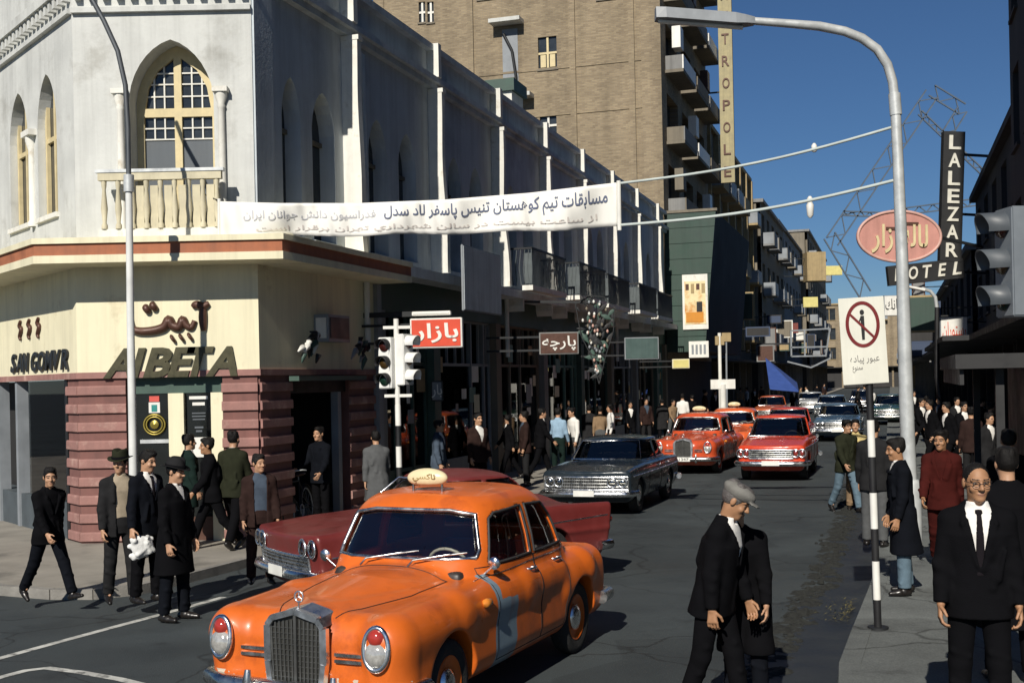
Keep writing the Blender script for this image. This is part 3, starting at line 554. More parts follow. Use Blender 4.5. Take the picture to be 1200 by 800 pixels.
    # emblem and stickers of the left pane, notice on the right pane
    c = cx(180); m = MB(); M0 = Matrix.Translation((c, 0.085, 2.0)) @ Matrix.Rotation(R(90), 4, 'X')
    for r_ in (0.17, 0.13): ring_tube(m, M0, r_, r_ * 0.95, 0.014, 24)
    m.lathe([(0.07, 0.0), (0.001, 0.03)], 12, M0); P(m, 'door_emblem', mat('brass', (0.35, 0.28, 0.06), 0.4, 0.6), FR_CH); P(MB().b2((c - 0.24, 0.095, 1.70), (c + 0.24, 0.117, 1.76)), 'door_bar', STEEL, FR_CH)
    P(MB().b2((c - 0.09, 0.10, 2.19), (c + 0.09, 0.117, 2.36)), 'sticker', WHITEP, FR_CH); P(MB().b2((c - 0.045, 0.093, 2.21), (c + 0.045, 0.098, 2.32)), 'sticker_mark', mat('teal_print', (0.02, 0.22, 0.20), 0.5), FR_CH); P(MB().b2((c - 0.08, 0.10, 2.37), (c + 0.08, 0.117, 2.46)), 'sticker_head', mat('red_print', (0.55, 0.08, 0.06), 0.5), FR_CH)
    c = cx(232)
    for z, w, h in ((2.42, 0.30, 0.05), (2.32, 0.20, 0.05), (2.17, 0.22, 0.02), (2.12, 0.22, 0.02), (2.07, 0.2, 0.02), (1.94, 0.14, 0.03), (1.88, 0.10, 0.03)): P(MB().b2((c - w / 2, 0.108, z - h / 2), (c + w / 2, 0.118, z + h / 2)), 'printed_line', WHITEP if z > 2.2 else CURT, FR_CH)
    P(MB().b2((c - 0.12, 0.106, 1.46), (c + 0.13, 0.118, 1.78)), 'notice', WHITEP, FR_CH)
    # left shop window
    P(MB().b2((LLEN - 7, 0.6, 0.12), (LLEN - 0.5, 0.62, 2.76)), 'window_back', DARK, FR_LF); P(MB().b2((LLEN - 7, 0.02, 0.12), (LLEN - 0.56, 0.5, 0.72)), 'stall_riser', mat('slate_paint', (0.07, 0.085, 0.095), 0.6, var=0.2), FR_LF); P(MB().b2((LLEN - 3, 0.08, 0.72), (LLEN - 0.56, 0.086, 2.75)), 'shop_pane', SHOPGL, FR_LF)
    for x, mm in ((LLEN - 3.4, GREYP), (LLEN - 4.6, GREYP), (LLEN - 0.62, BLACKP)): P(MB().b2((x - 0.07, -0.02, 0.12), (x + 0.05, 0.18, 2.76)), 'window_post', mm, FR_LF)
    P(MB().b2((LLEN - 0.85, 0.3, 0.72), (LLEN - 0.66, 0.5, 1.3)), 'display_box', mat('pale_blue_box', (0.15, 0.28, 0.32), 0.6), FR_LF)
    # side shop opening
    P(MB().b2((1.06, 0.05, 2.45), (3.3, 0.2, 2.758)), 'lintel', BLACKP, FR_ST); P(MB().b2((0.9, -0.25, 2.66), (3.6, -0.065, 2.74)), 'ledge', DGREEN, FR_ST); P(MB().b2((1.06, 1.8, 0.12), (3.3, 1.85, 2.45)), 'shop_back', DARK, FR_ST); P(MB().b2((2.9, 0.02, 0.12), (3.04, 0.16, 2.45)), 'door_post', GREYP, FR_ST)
    for j in range(9): x, z = 1.3 + 1.7 * random.random(), 0.5 + 1.5 * random.random(); P(MB().b2((x, 1.4, z), (x + 0.18, 1.6, z + random.uniform(0.1, 0.3))), 'display_box', [TERRA, CREAM, BROWNL, DGREEN][j % 4], FR_ST)
    # --- lettering on the sign board
    def letters(me, ms, W, name='sign_lettering'): o = link(name, me, root, ms); put(o, root, W); return o
    a, b = cx(123), cx(283); za, zb = at(200, 442, 19.2).z, at(200, 407, 19.2).z; ws = [0.155, 0.055, 0.13, 0.125, 0.15, 0.15]; x = a + 0.02; tot = b - a
    for ch, w, ad in zip('AIBETA', [0.23, 0.115, 0.215, 0.215, 0.20, 0.235], [0.19, 0.078, 0.165, 0.135, 0.12, 0.2]):
        me = text_fit(ch, tot * w, zb - za, 0.035, 0.035, 0.28); letters(me, OLIVEL, FR_CH @ Matrix.Translation((x + tot * w / 2, -0.05, (za + zb) / 2))); x += tot * (ad + 0.012)
    a, b = cx(152), cx(253); za, zb = at(200, 402, 19.2).z, at(200, 353, 19.2).z
    def strokes(paths, x0, x1, z0, z1, r, name='sign_lettering', ms=BROWNL, fr=FR_CH, y=-0.06):
        for pts, rr in paths: 
            q = [Vector((x0 + (x1 - x0) * u, y, z0 + (z1 - z0) * v)) for u, v in smooth_path(pts)]; m = MB(); k = len(q); m.tube(q, [r * rr * (0.55 + 0.45 * math.sin(math.pi * (i + 0.6) / (k + 0.2))) for i in range(k)], 8); P(m, name, ms, fr)
    strokes([([(0.97, 0.93), (0.90, 0.86), (0.82, 0.90), (0.78, 0.84)], 1.0), ([(0.90, 0.86), (0.895, 0.6), (0.90, 0.28)], 1.05), ([(0.80, 0.52), (0.76, 0.36), (0.70, 0.42), (0.66, 0.56), (0.62, 0.38), (0.54, 0.42), (0.50, 0.56), (0.44, 0.38), (0.30, 0.30), (0.14, 0.30), (0.07, 0.40), (0.05, 0.7), (0.06, 1.0)], 1.1), ([(0.76, 0.16), (0.73, 0.12)], 1.2), ([(0.66, 0.14), (0.63, 0.10)], 1.2), ([(0.56, 0.12), (0.53, 0.08)], 1.2), ([(0.36, 0.92), (0.30, 0.84)], 1.3), ([(0.28, 0.86), (0.22, 0.78)], 1.3)], a, b, za, zb, 0.068)
    za, zb = 2.92, 3.26
    x = LLEN - 3.55
    for ch, w in zip('SAN GOMVR', [0.25, 0.27, 0.27, 0.12, 0.28, 0.28, 0.32, 0.27, 0.27]):
        if ch != ' ': w *= 1.42; letters(text_fit(ch, w * 0.94, zb - za, 0.03, 0.02, 0.25), mat('black_metal_letter', (0.02, 0.022, 0.024), 0.5), FR_LF @ Matrix.Translation((x + w / 2, -0.05, (za + zb) / 2)))
        x += w * (0.98 if ch != ' ' else 1.1)
    for j in range(3): xx = LLEN - 3.1 + j * 0.52; strokes([([(0.55, 1.0), (0.35, 0.75), (0.7, 0.55), (0.4, 0.2), (0.5, 0.0)], 1.0)], xx, xx + 0.34, 3.50, 3.84, 0.042, fr=FR_LF)
    # tangled ornaments and a boxed sign over the side opening
    for bx_, n, mm in ((0.55, 16, TRIMW), (2.55, 12, GREYP)):
        for j in range(n):
            a_ = random.uniform(0, 6.28); r_ = random.uniform(0.1, 0.34); c_ = Vector((bx_ + 0.35 + 0.5 * random.random(), -0.30 - 0.1 * random.random(), 3.08 + 0.25 * random.random()))
            P(MB().tube([c_, c_ + Vector((r_ * 0.6 * math.cos(a_), -0.05, r_ * 0.6 * math.sin(a_) + 0.08)), c_ + Vector((r_ * math.cos(a_), 0, r_ * math.sin(a_)))], [0.02, 0.055, 0.012], 6), 'ornament', [mm, IRON, DGREEN][j % 3], FR_ST)
    P(MB().b2((1.9, -0.32, 3.34), (2.75, -0.04, 3.82)), 'boxed_sign', GREYP, FR_ST); P(MB().b2((1.885, -0.28, 3.40), (1.899, -0.08, 3.76)), 'boxed_sign_face', WHITEP, FR_ST); P(MB().b2((1.95, -0.335, 3.40), (2.7, -0.321, 3.77)), 'boxed_sign_face', BLACKP, FR_ST)
    # --- ground floor of the row: piers, shop fronts, fascia
    P(MB().b2((4.7, 0.02, 4.05), (TE, 0.3, 4.9)), 'fascia', DGREEN, FR_ST); P(MB().b2((4.7, -0.55, 4.72), (TE, -0.003, 4.92)), 'string_course', PLASTB, FR_ST)
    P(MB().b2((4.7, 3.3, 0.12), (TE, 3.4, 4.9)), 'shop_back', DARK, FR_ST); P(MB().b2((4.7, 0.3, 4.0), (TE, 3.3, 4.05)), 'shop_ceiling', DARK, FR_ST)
    for k, t in enumerate([4.78] + FT[1:] + [TE - 0.25]):
        P(MB().b2((t - 0.2, -0.06, 0.12), (t + 0.2, 0.32, 4.05)), 'pier', [GREYW, DGREEN, TANW][k % 3], FR_ST); P(MB().b2((t - 0.1, 0.33, 0.12), (t + 0.1, 3.3, 4.0)), 'party_wall', DARKW, FR_ST)
    for k in range(8):
        t0, t1 = ([4.78] + FT[1:] + [TE - 0.25])[k] + 0.2, ([4.78] + FT[1:] + [TE - 0.25])[k + 1] - 0.2; dm = [DGREEN, GREYP, TANW, mat('sea_green_paint', (0.10, 0.20, 0.17), 0.6, var=0.2)][k % 4]; w = t1 - t0
        if w < 1: continue
        for z in (0.72, 2.95, 4.0): P(MB().b2((t0, 0.12, z), (t1, 0.2, z + 0.07)), 'shop_frame', dm, FR_ST)
        dx = t0 + w * (0.62 if k % 2 else 0.30)
        for x in (t0 + 0.05, dx, dx + 0.95, t1 - 0.12): P(MB().b2((x, 0.10, 0.12), (x + 0.08, 0.22, 4.0)), 'shop_frame', dm, FR_ST)
        for x in np.arange(t0 + 0.4, t1, 0.55): P(MB().b2((x, 0.13, 3.02), (x + 0.04, 0.19, 4.0)), 'glazing_bar', dm, FR_ST)
        P(MB().b2((t0, 0.155, 0.72), (t1, 0.16, 2.95)), 'shop_pane', SHOPGL, FR_ST); P(MB().b2((t0, 0.13, 0.12), (dx, 0.19, 0.72)), 'stall_riser', dm, FR_ST)
        for j in range(24):
            x, z = random.uniform(t0 + 0.1, t1 - 0.3), random.choice([0.75, 1.25, 1.7, 2.15]); P(MB().b2((x, 0.26, z), (x + random.uniform(0.08, 0.3), 0.60, z + random.uniform(0.12, 0.4))), 'display_box', random.choice([TERRA, CREAM, WHITEP, GREYP, TANW, BROWNL, GREENC_, OCHRE]), FR_ST)
        for j in range(6):
            x, z, pw, ph = random.uniform(t0 + 0.05, t1 - 0.5), random.uniform(1.0, 3.3), random.uniform(0.15, 0.5), random.uniform(0.15, 0.55); P(MB().b2((x, 0.06 + 0.006 * j, z), (x + pw, 0.065 + 0.006 * j, z + ph)), 'placard', [WHITEP, TRIMW, GREYP, CREAM, mat('sea_green_paint', (0.1, 0.2, 0.17)), OCHRE][(j + k) % 6], FR_ST)
        for z in (1.2, 1.65, 2.1): P(MB().b2((t0, 0.24, z - 0.03), (t1, 0.8, z)), 'shelf', TANW, FR_ST)
    # balconies over the shops
    for k in range(2, 7):
        t0, t1 = FT[k] + 0.55, FT[k + 1] - 0.45; d = 0.85 + 0.15 * (k % 2); sl = P(MB().b2((t0, -d, 4.93), (t1, -0.56, 5.06)), 'balcony_slab', TRIMW, FR_ST)
        def sb(mb, name, ms): o = mb.build(name, ms, sl); o.matrix_basis = sl.matrix_basis.inverted() @ (Matrix.Translation(-Vector(root.location)) @ FR_ST); return o
        sb(MB().b2((t0, -d, 6.0), (t1, -d + 0.05, 6.05)), 'handrail', IRON); sb(MB().b2((t0, -d, 6.0), (t0 + 0.05, -0.1, 6.045)), 'handrail', IRON); sb(MB().b2((t1 - 0.05, -d, 6.0), (t1, -0.1, 6.045)), 'handrail', IRON)
        m = MB()
        for x in np.arange(t0, t1, 0.11): m.tube([(x, -d + 0.025, 5.06), (x + 0.05, -d + 0.025, 5.5), (x, -d + 0.025, 6.0)], 0.012, 5)
        for y in np.arange(-d + 0.1, -0.1, 0.11):
            for x in (t0 + 0.025, t1 - 0.025): m.tube([(x, y, 5.06), (x, y + 0.05, 5.5), (x, y, 6.0)], 0.012, 5)
        tag(sb(m, 'railing_bar', RAILG), kind='stuff')
        sb(MB().b2((t0 + 0.03, -d + 0.03, 5.1), (t0 + 0.04, -0.62, 5.9)), 'railing_panel', RAILG)
        for x in (t0 + 0.3, t1 - 0.3): sb(MB().prism([(x - 0.05, 4.93), (x + 0.05, 4.93), (x + 0.05, 4.4), (x - 0.05, 4.55)], -0.50, -0.02), 'bracket', TRIMW)
    return root
corner_building()
# ------------------------------------------------------------------ people (facing local -y)
SKIN = [mat('skin_light', (0.42, 0.235, 0.14), 0.55, var=0.08, scale=20), mat('skin_tan', (0.34, 0.175, 0.09), 0.55, var=0.08, scale=20)]
M_BROW = mat('dark_brow', (0.015, 0.011, 0.009), 0.8, var=0)
M_EYE = mat('shaded_eye_white', (0.14, 0.105, 0.085), 0.3, var=0)  # eye white darkened: the brow's shadow is put into its colour
M_LIP = mat('lip', (0.26, 0.125, 0.08), 0.5, var=0)
M_HAIR = mat('black_hair', (0.006, 0.005, 0.0045), 0.6, var=0.3, scale=60, bump=0.5, bscale=120, spec=0.25)
M_HAIRB = mat('brown_hair', (0.030, 0.017, 0.010), 0.5, var=0.3, scale=60, bump=0.5, bscale=120)
M_HAIRG = mat('grey_hair', (0.10, 0.09, 0.085), 0.5, var=0.3, scale=60, bump=0.5, bscale=120)
def cloth(name, col, var=0.18): return mat(name, col, 0.92, var=var, scale=9, bump=0.25, bscale=160, spec=0.06)
BLACKC = cloth('black_wool', (0.0045, 0.0045, 0.0055)); NAVYC = cloth('navy_wool', (0.0055, 0.0065, 0.0095)); CHARC = cloth('charcoal_wool', (0.018, 0.018, 0.019))
BROWNC = cloth('dark_brown_wool', (0.028, 0.016, 0.014)); OLIVEC = cloth('dark_olive_cloth', (0.020, 0.022, 0.013)); GREYC = cloth('grey_wool', (0.085, 0.088, 0.090))
WHITEC = cloth('white_cotton', (0.72, 0.70, 0.66), 0.05); BEIGEC = cloth('beige_knit', (0.36, 0.30, 0.22)); MAROONC = cloth('maroon_wool', (0.048, 0.009, 0.0075))
BLUEC = cloth('pale_blue_cotton', (0.26, 0.38, 0.50)); DENIMC = cloth('worn_blue_denim', (0.105, 0.155, 0.195)); REDC = cloth('red_cotton', (0.45, 0.03, 0.02)); BLUEGREYC = cloth('blue_grey_wool', (0.06, 0.08, 0.11))
YELLOWC = cloth('pale_yellow_cotton', (0.55, 0.44, 0.20)); TIEC = cloth('dark_tie', (0.012, 0.010, 0.012)); TANC = cloth('tan_cloth', (0.22, 0.15, 0.09)); GREENC = cloth('dark_green_cloth', (0.010, 0.020, 0.017))
SHOE = mat('black_shoe_leather', (0.012, 0.010, 0.009), 0.35, var=0.2, scale=30)

def _rot(ax, a):
    c, s = math.cos(a), math.sin(a)
    return np.array({'x': [[1, 0, 0], [0, c, -s], [0, s, c]], 'y': [[c, 0, s], [0, 1, 0], [-s, 0, c]], 'z': [[c, -s, 0], [s, c, 0], [0, 0, 1]]}[ax])
def _m4(Rm, o):
    M = np.eye(4); M[:3, :3] = Rm; M[:3, 3] = o; return M
def skeleton(p):
    J = {}; pel = np.array([0, 0, 0.93]); lean, side = R(p.get('lean', 3)), R(p.get('side', 0))
    T = _rot('x', lean) @ _rot('y', side)              # lean > 0 brings the head towards -y
    J['T'] = T; tp = lambda v: pel + T @ (np.array(v, float) - pel)
    lz = []
    for i, s in ((0, 1), (1, -1)):
        hip, kn, out = p.get('legs', [(4, 4, 2), (-4, 3, 2)])[i]; h, k, o = R(hip), R(kn), R(out)
        a = pel + np.array([s * 0.092, 0, -0.04]); b = a + 0.43 * np.array([s * math.sin(o), -math.sin(h), -math.cos(h)]); c = b + 0.405 * np.array([s * math.sin(o) * 0.4, -math.sin(h - k), -math.cos(h - k)])
        J['leg%d' % i] = [a, b, c, h - k]; lz.append(c[2] - 0.075 - max(0, 0.10 * math.sin(max(0, -(h - k)))))
    dz = -min(lz); J['dz'] = dz
    for i, s in ((0, 1), (1, -1)):
        f, o, bd, inn = p.get('arms', [(6, 8, 14, 0), (-6, 8, 14, 0)])[i]; f, o, bd, inn = R(f), R(o), R(bd), R(inn)
        a = tp([s * 0.166, 0.006, 1.372]); d1 = np.array([s * math.sin(o), -math.sin(f) * math.cos(o), -math.cos(f) * math.cos(o)]); b = a + 0.285 * d1
        f2 = f + bd; d2 = np.array([s * math.sin(o) * 0.5 - s * math.sin(inn), -math.sin(f2) * math.cos(inn), -math.cos(f2) * math.cos(inn)]); d2 /= np.linalg.norm(d2); c = b + 0.25 * d2
        J['arm%d' % i] = [a, b, c, d2]
    yaw, nod = p.get('head', (0, 0)); nk = tp([0, 0.012, 1.46]); hd = nk + T @ np.array([0, -0.022 - 0.06 * math.sin(R(nod)), 0.155])
    J['neck'] = nk; J['head'] = hd; J['H'] = _m4(_rot('z', R(yaw)) @ _rot('x', R(nod + p.get('lean', 3) * 0.6)) @ _rot('y', side * 0.5), hd); J['tp'] = tp
    J['TM'] = _m4(T, pel - T @ pel)
    return J
def hand_prims(w, d, s, curl=1.0):
    e1 = d / np.linalg.norm(d); fw = np.array([0, -1, 0.0]); e2 = fw - e1 * (fw @ e1)
    if np.linalg.norm(e2) < 0.3: e2 = np.array([0, 0, 1.0]) - e1 * e1[2]
    e2 /= np.linalg.norm(e2); e3 = np.cross(e1, e2) * s; e3 = e3 if e3[0] * s < 0 else -e3
    P = []
    for k in (-0.026, -0.009, 0.009, 0.026): P.append(p_cone(w + e1 * 0.012 + e2 * k * 0.6, w + e1 * 0.082 + e2 * k, 0.0155, 0.0135))
    F = []
    for i, (k, L) in enumerate(((0.033, 0.9), (0.011, 1.0), (-0.011, 0.95), (-0.033, 0.75))):
        b = w + e1 * 0.085 + e2 * k; a1, a2, a3 = R(22 * curl), R(55 * curl), R(85 * curl)
        for a, l, r in ((a1, 0.040, 0.0098), (a2, 0.027, 0.009), (a3, 0.02, 0.008)):
            c = b + (e1 * math.cos(a) + e3 * math.sin(a)) * l * L; F.append(p_cone(b, c, r, r * 0.92)); b = c
    b = w + e1 * 0.022 + e2 * 0.030
    for v, l, r in ((e1 * 0.62 + e2 * 0.62 + e3 * 0.35, 0.042, 0.0125), (e1 * 0.85 + e2 * 0.2 + e3 * 0.45, 0.034, 0.0105)):
        v = v / np.linalg.norm(v); c = b + v * l; F.append(p_cone(b, c, r, r * 0.88)); b = c
    return P, F
def head_local(M, pts):
    o = M[:3, 3]; return (pts - o) @ M[:3, :3]
LOOKS = {}
def person_parts(p, res=0.011, hres=None):
    """meshes of one figure, 1.75 m tall, standing on z = 0"""
    J = skeleton(p); H = J['H']; tp = J['tp']; TM = J['TM']; out = []
    allp = [J['head'] + [0, 0, 0.2], J['head'] - [0.2, 0.2, 0]] + [J['arm%d' % i][k] for i in (0, 1) for k in (0, 1, 2)] + [J['leg%d' % i][k] for i in (0, 1) for k in (0, 1, 2)]
    lo = np.min(allp, 0) - 0.25; hi = np.max(allp, 0) + 0.25
    hw = lambda v: H[:3, :3] @ np.array(v, float) + H[:3, 3]
    fine = res < 0.016
    # ---- body
    B = Field(lo, hi, hres or res)
    for i, s in ((0, 1), (1, -1)):
        a, b, c, d = J['arm%d' % i]; B.op(*p_cone(a, b, 0.046, 0.038), k=0.03); B.op(*p_cone(b, c, 0.037, 0.026), k=0.02)
        P, Fg = hand_prims(c, d, s, p.get('curl', 1.0))
        for q in P: B.op(*q, k=0.012)
        for q in Fg: B.op(*q, k=0.003)
        a, b, c, an = J['leg%d' % i]; B.op(*p_cone(a, b, 0.075, 0.05), k=0.03); B.op(*p_cone(b, c, 0.05, 0.026), k=0.03)
        t = c + np.array([0, -0.12 * math.cos(an * 0.5), -0.03 - 0.12 * math.sin(max(-0.6, min(0.6, an))) * 0.5]); B.op(*p_cone(c + np.array([0, 0.0, -0.02]), c + (t - c) * 0.6, 0.022, 0.016), k=0.02)
    B.op(*p_loft([(0.84, 0, 0, 0.13, 0.09), (0.95, 0, 0, 0.15, 0.10), (1.12, 0, 0, 0.13, 0.09), (1.3, 0, 0, 0.16, 0.10), (1.42, 0, 0, 0.13, 0.075), (1.47, 0, 0.01, 0.06, 0.05)], M=TM), k=0.04)
    B.op(*p_cone(J['neck'] - J['T'] @ np.array([0, 0, 0.03]), J['head'] - H[:3, :3] @ np.array([0, -0.012, 0.055]), 0.058, 0.052), k=0.03)
    B.op(*p_ell((0, 0.012, 0.03), (0.074, 0.094, 0.092), H), k=0.02)
    B.op(*p_ell((0, -0.022, -0.045), (0.058, 0.066, 0.074), H), k=0.03)
    B.op(*p_ell((0, -0.070, -0.092), (0.026, 0.022, 0.020), H), k=0.03)                       # chin
    for s in (1, -1):
        B.op(*p_cone(hw((s * 0.010, -0.080, 0.034)), hw((s * 0.050, -0.066, 0.032)), 0.012, 0.010), k=0.016)     # brow ridge
        B.op(*p_ell((s * 0.032, -0.094, 0.010), (0.019, 0.016, 0.012), H), k=0.010, sub=True)       # eye socket
        B.op(*p_ell((s * 0.032, -0.071, 0.010), (0.0135, 0.013, 0.0105), H), k=0.003)                # eyeball
        B.op(*p_ell((s * 0.042, -0.066, -0.025), (0.020, 0.018, 0.018), H), k=0.025)                # cheek
        B.op(*p_ell((s * 0.079, 0.012, 0.0), (0.010, 0.021, 0.032), H), k=0.008)                    # ear
        B.op(*p_ell((s * 0.012, -0.098, -0.024), (0.010, 0.012, 0.009), H), k=0.008)                # nostril wing
    B.op(*p_cone(hw((0, -0.082, 0.022)), hw((0, -0.112, -0.020)), 0.009, 0.013), k=0.010)
    B.op(*p_ell((0, -0.083, -0.055), (0.026, 0.013, 0.007), H), k=0.006); B.op(*p_ell((0, -0.081, -0.067), (0.022, 0.013, 0.008), H), k=0.006)
    V, Q = nets(B.F, B.lo, B.h); C = V[Q].mean(1); hl = head_local(H, C); mi = np.zeros(len(Q), int)
    for s in (1, -1):
        mi[(np.abs(hl[:, 0] - s * 0.032) < 0.022) & (np.abs(hl[:, 2] - 0.033 - 0.10 * (0.032 - abs(hl[:, 0] - s * 0.032) * 0)) < 0.0045) & (hl[:, 1] < -0.05)] = 1
        mi[(np.abs(hl[:, 0] - s * 0.032) < 0.0135) & (np.abs(hl[:, 2] - 0.010) < 0.0065) & (hl[:, 1] < -0.05)] = 2
        mi[(np.abs(hl[:, 0] - s * 0.032) < 0.006) & (np.abs(hl[:, 2] - 0.010) < 0.0070) & (hl[:, 1] < -0.05)] = 1
    mi[(np.abs(hl[:, 0]) < 0.021) & (np.abs(hl[:, 2] + 0.060) < 0.008) & (hl[:, 1] < -0.078)] = 3
    if p.get('moustache'): mi[(np.abs(hl[:, 0]) < 0.030) & (np.abs(hl[:, 2] + 0.043) < 0.008) & (hl[:, 1] < -0.070)] = 1
    out.append(('body', np_mesh('body', V, Q, True, mi), [SKIN[p.get('skin', 0)], M_BROW, M_EYE, M_LIP]))
    # ---- shirt and tie
    wj = p.get('girth', 1.0); zb = p.get('vee', 1.16)
    if p.get('shirt') is not None:
        S = Field(lo, hi, res)
        S.op(*p_loft([(0.86, 0, 0, 0.155 * wj, 0.108 * wj), (0.95, 0, 0, 0.16 * wj, 0.112 * wj), (1.12, 0, -0.003, 0.155 * wj, 0.110 * wj), (1.3, 0, -0.004, 0.18 * wj, 0.118 * wj), (1.41, 0, 0, 0.155, 0.094), (1.465, 0, 0.004, 0.082, 0.072), (1.50, 0, 0.0, 0.068, 0.068)], n=2.3, M=TM), k=0.02)
        if p.get('shirtsleeves'):
            for i in (0, 1):
                a, b, c, d = J['arm%d' % i]; S.op(*p_cone(a, b, 0.066, 0.054), k=0.04); S.op(*p_cone(b, c - d * 0.02, 0.052, 0.040), k=0.02)
        S.op(*p_ell((0, -0.075, -0.115), (0.030, 0.05, 0.03), H), k=0.004, sub=True)
        out.append(('shirt', S.mesh('shirt'), p['shirt']))
        if p.get('tie') is not None:
            T_ = Field(tp([0, -0.1, 1.15]) - 0.22, tp([0, -0.1, 1.35]) + 0.22, min(res, 0.009))
            T_.op(*p_loft([(1.04, 0, -0.118 * wj, 0.028, 0.012), (1.2, 0, -0.120 * wj, 0.028, 0.013), (1.30, 0, -0.120 * wj, 0.024, 0.013), (1.40, 0, -0.100 * (0.4 + 0.6 * wj), 0.017, 0.013), (1.425, 0, -0.086, 0.015, 0.013), (1.43, 0, -0.085, 0.024, 0.016), (1.455, 0, -0.074, 0.022, 0.016)], M=TM), k=0.004)
            out.append(('tie', T_.mesh('tie'), p['tie']))
    # ---- trousers and shoes
    Tr = Field(lo, hi, res); Tr.op(*p_loft([(0.80, 0, 0, 0.15 * wj, 0.11 * wj), (0.9, 0, 0, 0.172 * wj, 0.125 * wj), (1.0, 0, 0, 0.158 * wj, 0.115 * wj)], M=TM), k=0.03)
    fl = p.get('flare', 1.0)
    for i in (0, 1):
        a, b, c, an = J['leg%d' % i]; cu = c + np.array([0, 0.0, 0.012]); Tr.op(*p_cone(a, b, 0.098, 0.072 * fl), k=0.03); Tr.op(*p_cone(b, cu, 0.072 * fl, 0.064 * fl), k=0.02)
        d = (cu - b) / np.linalg.norm(cu - b); o = cu + d * 0.002
        Tr.op(lambda X, Y, Z, o=o, d=d: -((X - o[0]) * d[0] + (Y - o[1]) * d[1] + (Z - o[2]) * d[2]), cu - 0.09, cu + 0.09, k=0.004, sub=True)
        for q, (ph, am) in enumerate(((0.2, 0.010), (0.35, 0.012), (0.8, 0.012))):                      # cloth folds
            e = a + (b - a) * 0.85 if q == 0 else b + (c - b) * ph; Tr.op(*p_cone(e + np.array([-0.05, -0.05, 0.02]), e + np.array([0.05, -0.055, -0.015]), 0.014, 0.008), k=0.03)
    out.append(('trousers', Tr.mesh('trousers'), p['trousers']))
    for i in (0, 1):
        a, b, c, an = J['leg%d' % i]; Sh = Field(c - 0.24, c + 0.24, min(res, 0.012)); an2 = max(-0.7, min(0.9, an))
        Mf = _m4(_rot('z', R((1, -1)[i] * p.get('toe', 8))) @ _rot('x', -an2 if an < -0.15 else (-an2 * 0.6 if an > 0.2 else 0)), c)
        f = lambda v: Mf[:3, :3] @ np.array(v, float) + Mf[:3, 3]
        Sh.op(*p_cone(f((0, 0.045, -0.038)), f((0, -0.06, -0.040)), 0.036, 0.040), k=0.02); Sh.op(*p_cone(f((0, -0.06, -0.044)), f((0, -0.165, -0.050)), 0.042, 0.026), k=0.02); Sh.op(*p_cone(f((0, 0.0, 0.01)), f((0, 0, -0.04)), 0.042, 0.044), k=0.02)
        Sh.op(lambda X, Y, Z: _tf(Mf, X, Y, Z)[2] + 0.072, c - 0.24, c + 0.24, k=0.006, sub=True)
        out.append(('shoe', Sh.mesh('shoe'), p.get('shoe', SHOE)))
    # ---- jacket or coat
    if p.get('jacket') is not None:
        z0 = p.get('hem', 0.76); Jk = Field(lo, hi, res); fr = p.get('skirt', 1.0)
        rg = [(z0, 0, 0.0, (0.185 + 0.10 * max(0, 0.80 - z0)) * wj * fr, (0.138 + 0.12 * max(0, 0.80 - z0)) * wj * fr), (0.86, 0, 0, 0.182 * wj, 0.134 * wj), (0.98, 0, 0, 0.176 * wj, 0.126 * wj), (1.12, 0, 0, 0.174 * wj, 0.124 * wj), (1.3, 0, 0, 0.200 * wj, 0.134 * wj), (1.37, 0, 0.002, 0.186, 0.118), (1.42, 0, 0.006, 0.140, 0.098), (1.47, 0, 0.01, 0.088, 0.078), (1.495, 0, 0.012, 0.074, 0.07)]
        for i, s in ((0, 1), (1, -1)):
            a, b, c, d = J['arm%d' % i]; Jk.op(*p_cone(tp([s * 0.05, 0.012, 1.445]), a + np.array([0, 0, 0.012]), 0.050, 0.056), k=0.05); Jk.op(*p_cone(a, b, 0.068, 0.058), k=0.05); ce = c - d * 0.012; Jk.op(*p_cone(b, ce, 0.060, 0.047), k=0.025)
            Jk.op(lambda X, Y, Z, o=ce + d * 0.004, d=d: -((X - o[0]) * d[0] + (Y - o[1]) * d[1] + (Z - o[2]) * d[2]), ce - 0.075, ce + 0.075, k=0.004, sub=True)
            m = a + (b - a) * 0.9; n_ = b + (c - b) * 0.15
            for e, am in ((m, 0.012), (n_, 0.011), (a + (b - a) * 0.5, 0.010), (b + (c - b) * 0.5, 0.009)):
                j = rng.normal(0, 0.012, 3); Jk.op(*p_cone(e + np.array([-0.038, -0.034, 0.022]) + j, e + np.array([0.038, -0.034, -0.018]) + j, am, am * 0.5), k=0.045)
        Jk.op(*p_loft(rg, n=2.25, M=TM), k=0.03)
        for i in (0, 1):
            a, b, c, d = J['leg%d' % i]
            if z0 > 0.5: e = a + (b - a) * min(1.0, max(0.05, (0.89 - z0 - 0.04) / 0.43)); Jk.op(*p_cone(a, e, 0.112, 0.105), k=0.04)
            else: Jk.op(*p_cone(a, b, 0.118, 0.118), k=0.05); Jk.op(*p_cone(b, b + (c - b) * max(0.05, (0.46 - z0) / 0.4), 0.118, 0.118), k=0.05)
        Jk.op(lambda X, Y, Z: Z - (z0 + (0.93 - z0) * 0.0), lo, np.array([hi[0], hi[1], z0 + 0.0]), k=0.006, sub=True)
        for q in range(7):                                                             # drape folds of the torso
            x = rng.uniform(-0.14, 0.14); z = rng.uniform(z0 + 0.03, 1.2); sy = rng.choice([-1, 1]); y = sy * 0.118 * wj
            Jk.op(*p_cone(tp([x, y, z]), tp([x + rng.uniform(-0.06, 0.06), y, z + rng.uniform(0.08, 0.2)]), 0.018, 0.008), k=0.04)
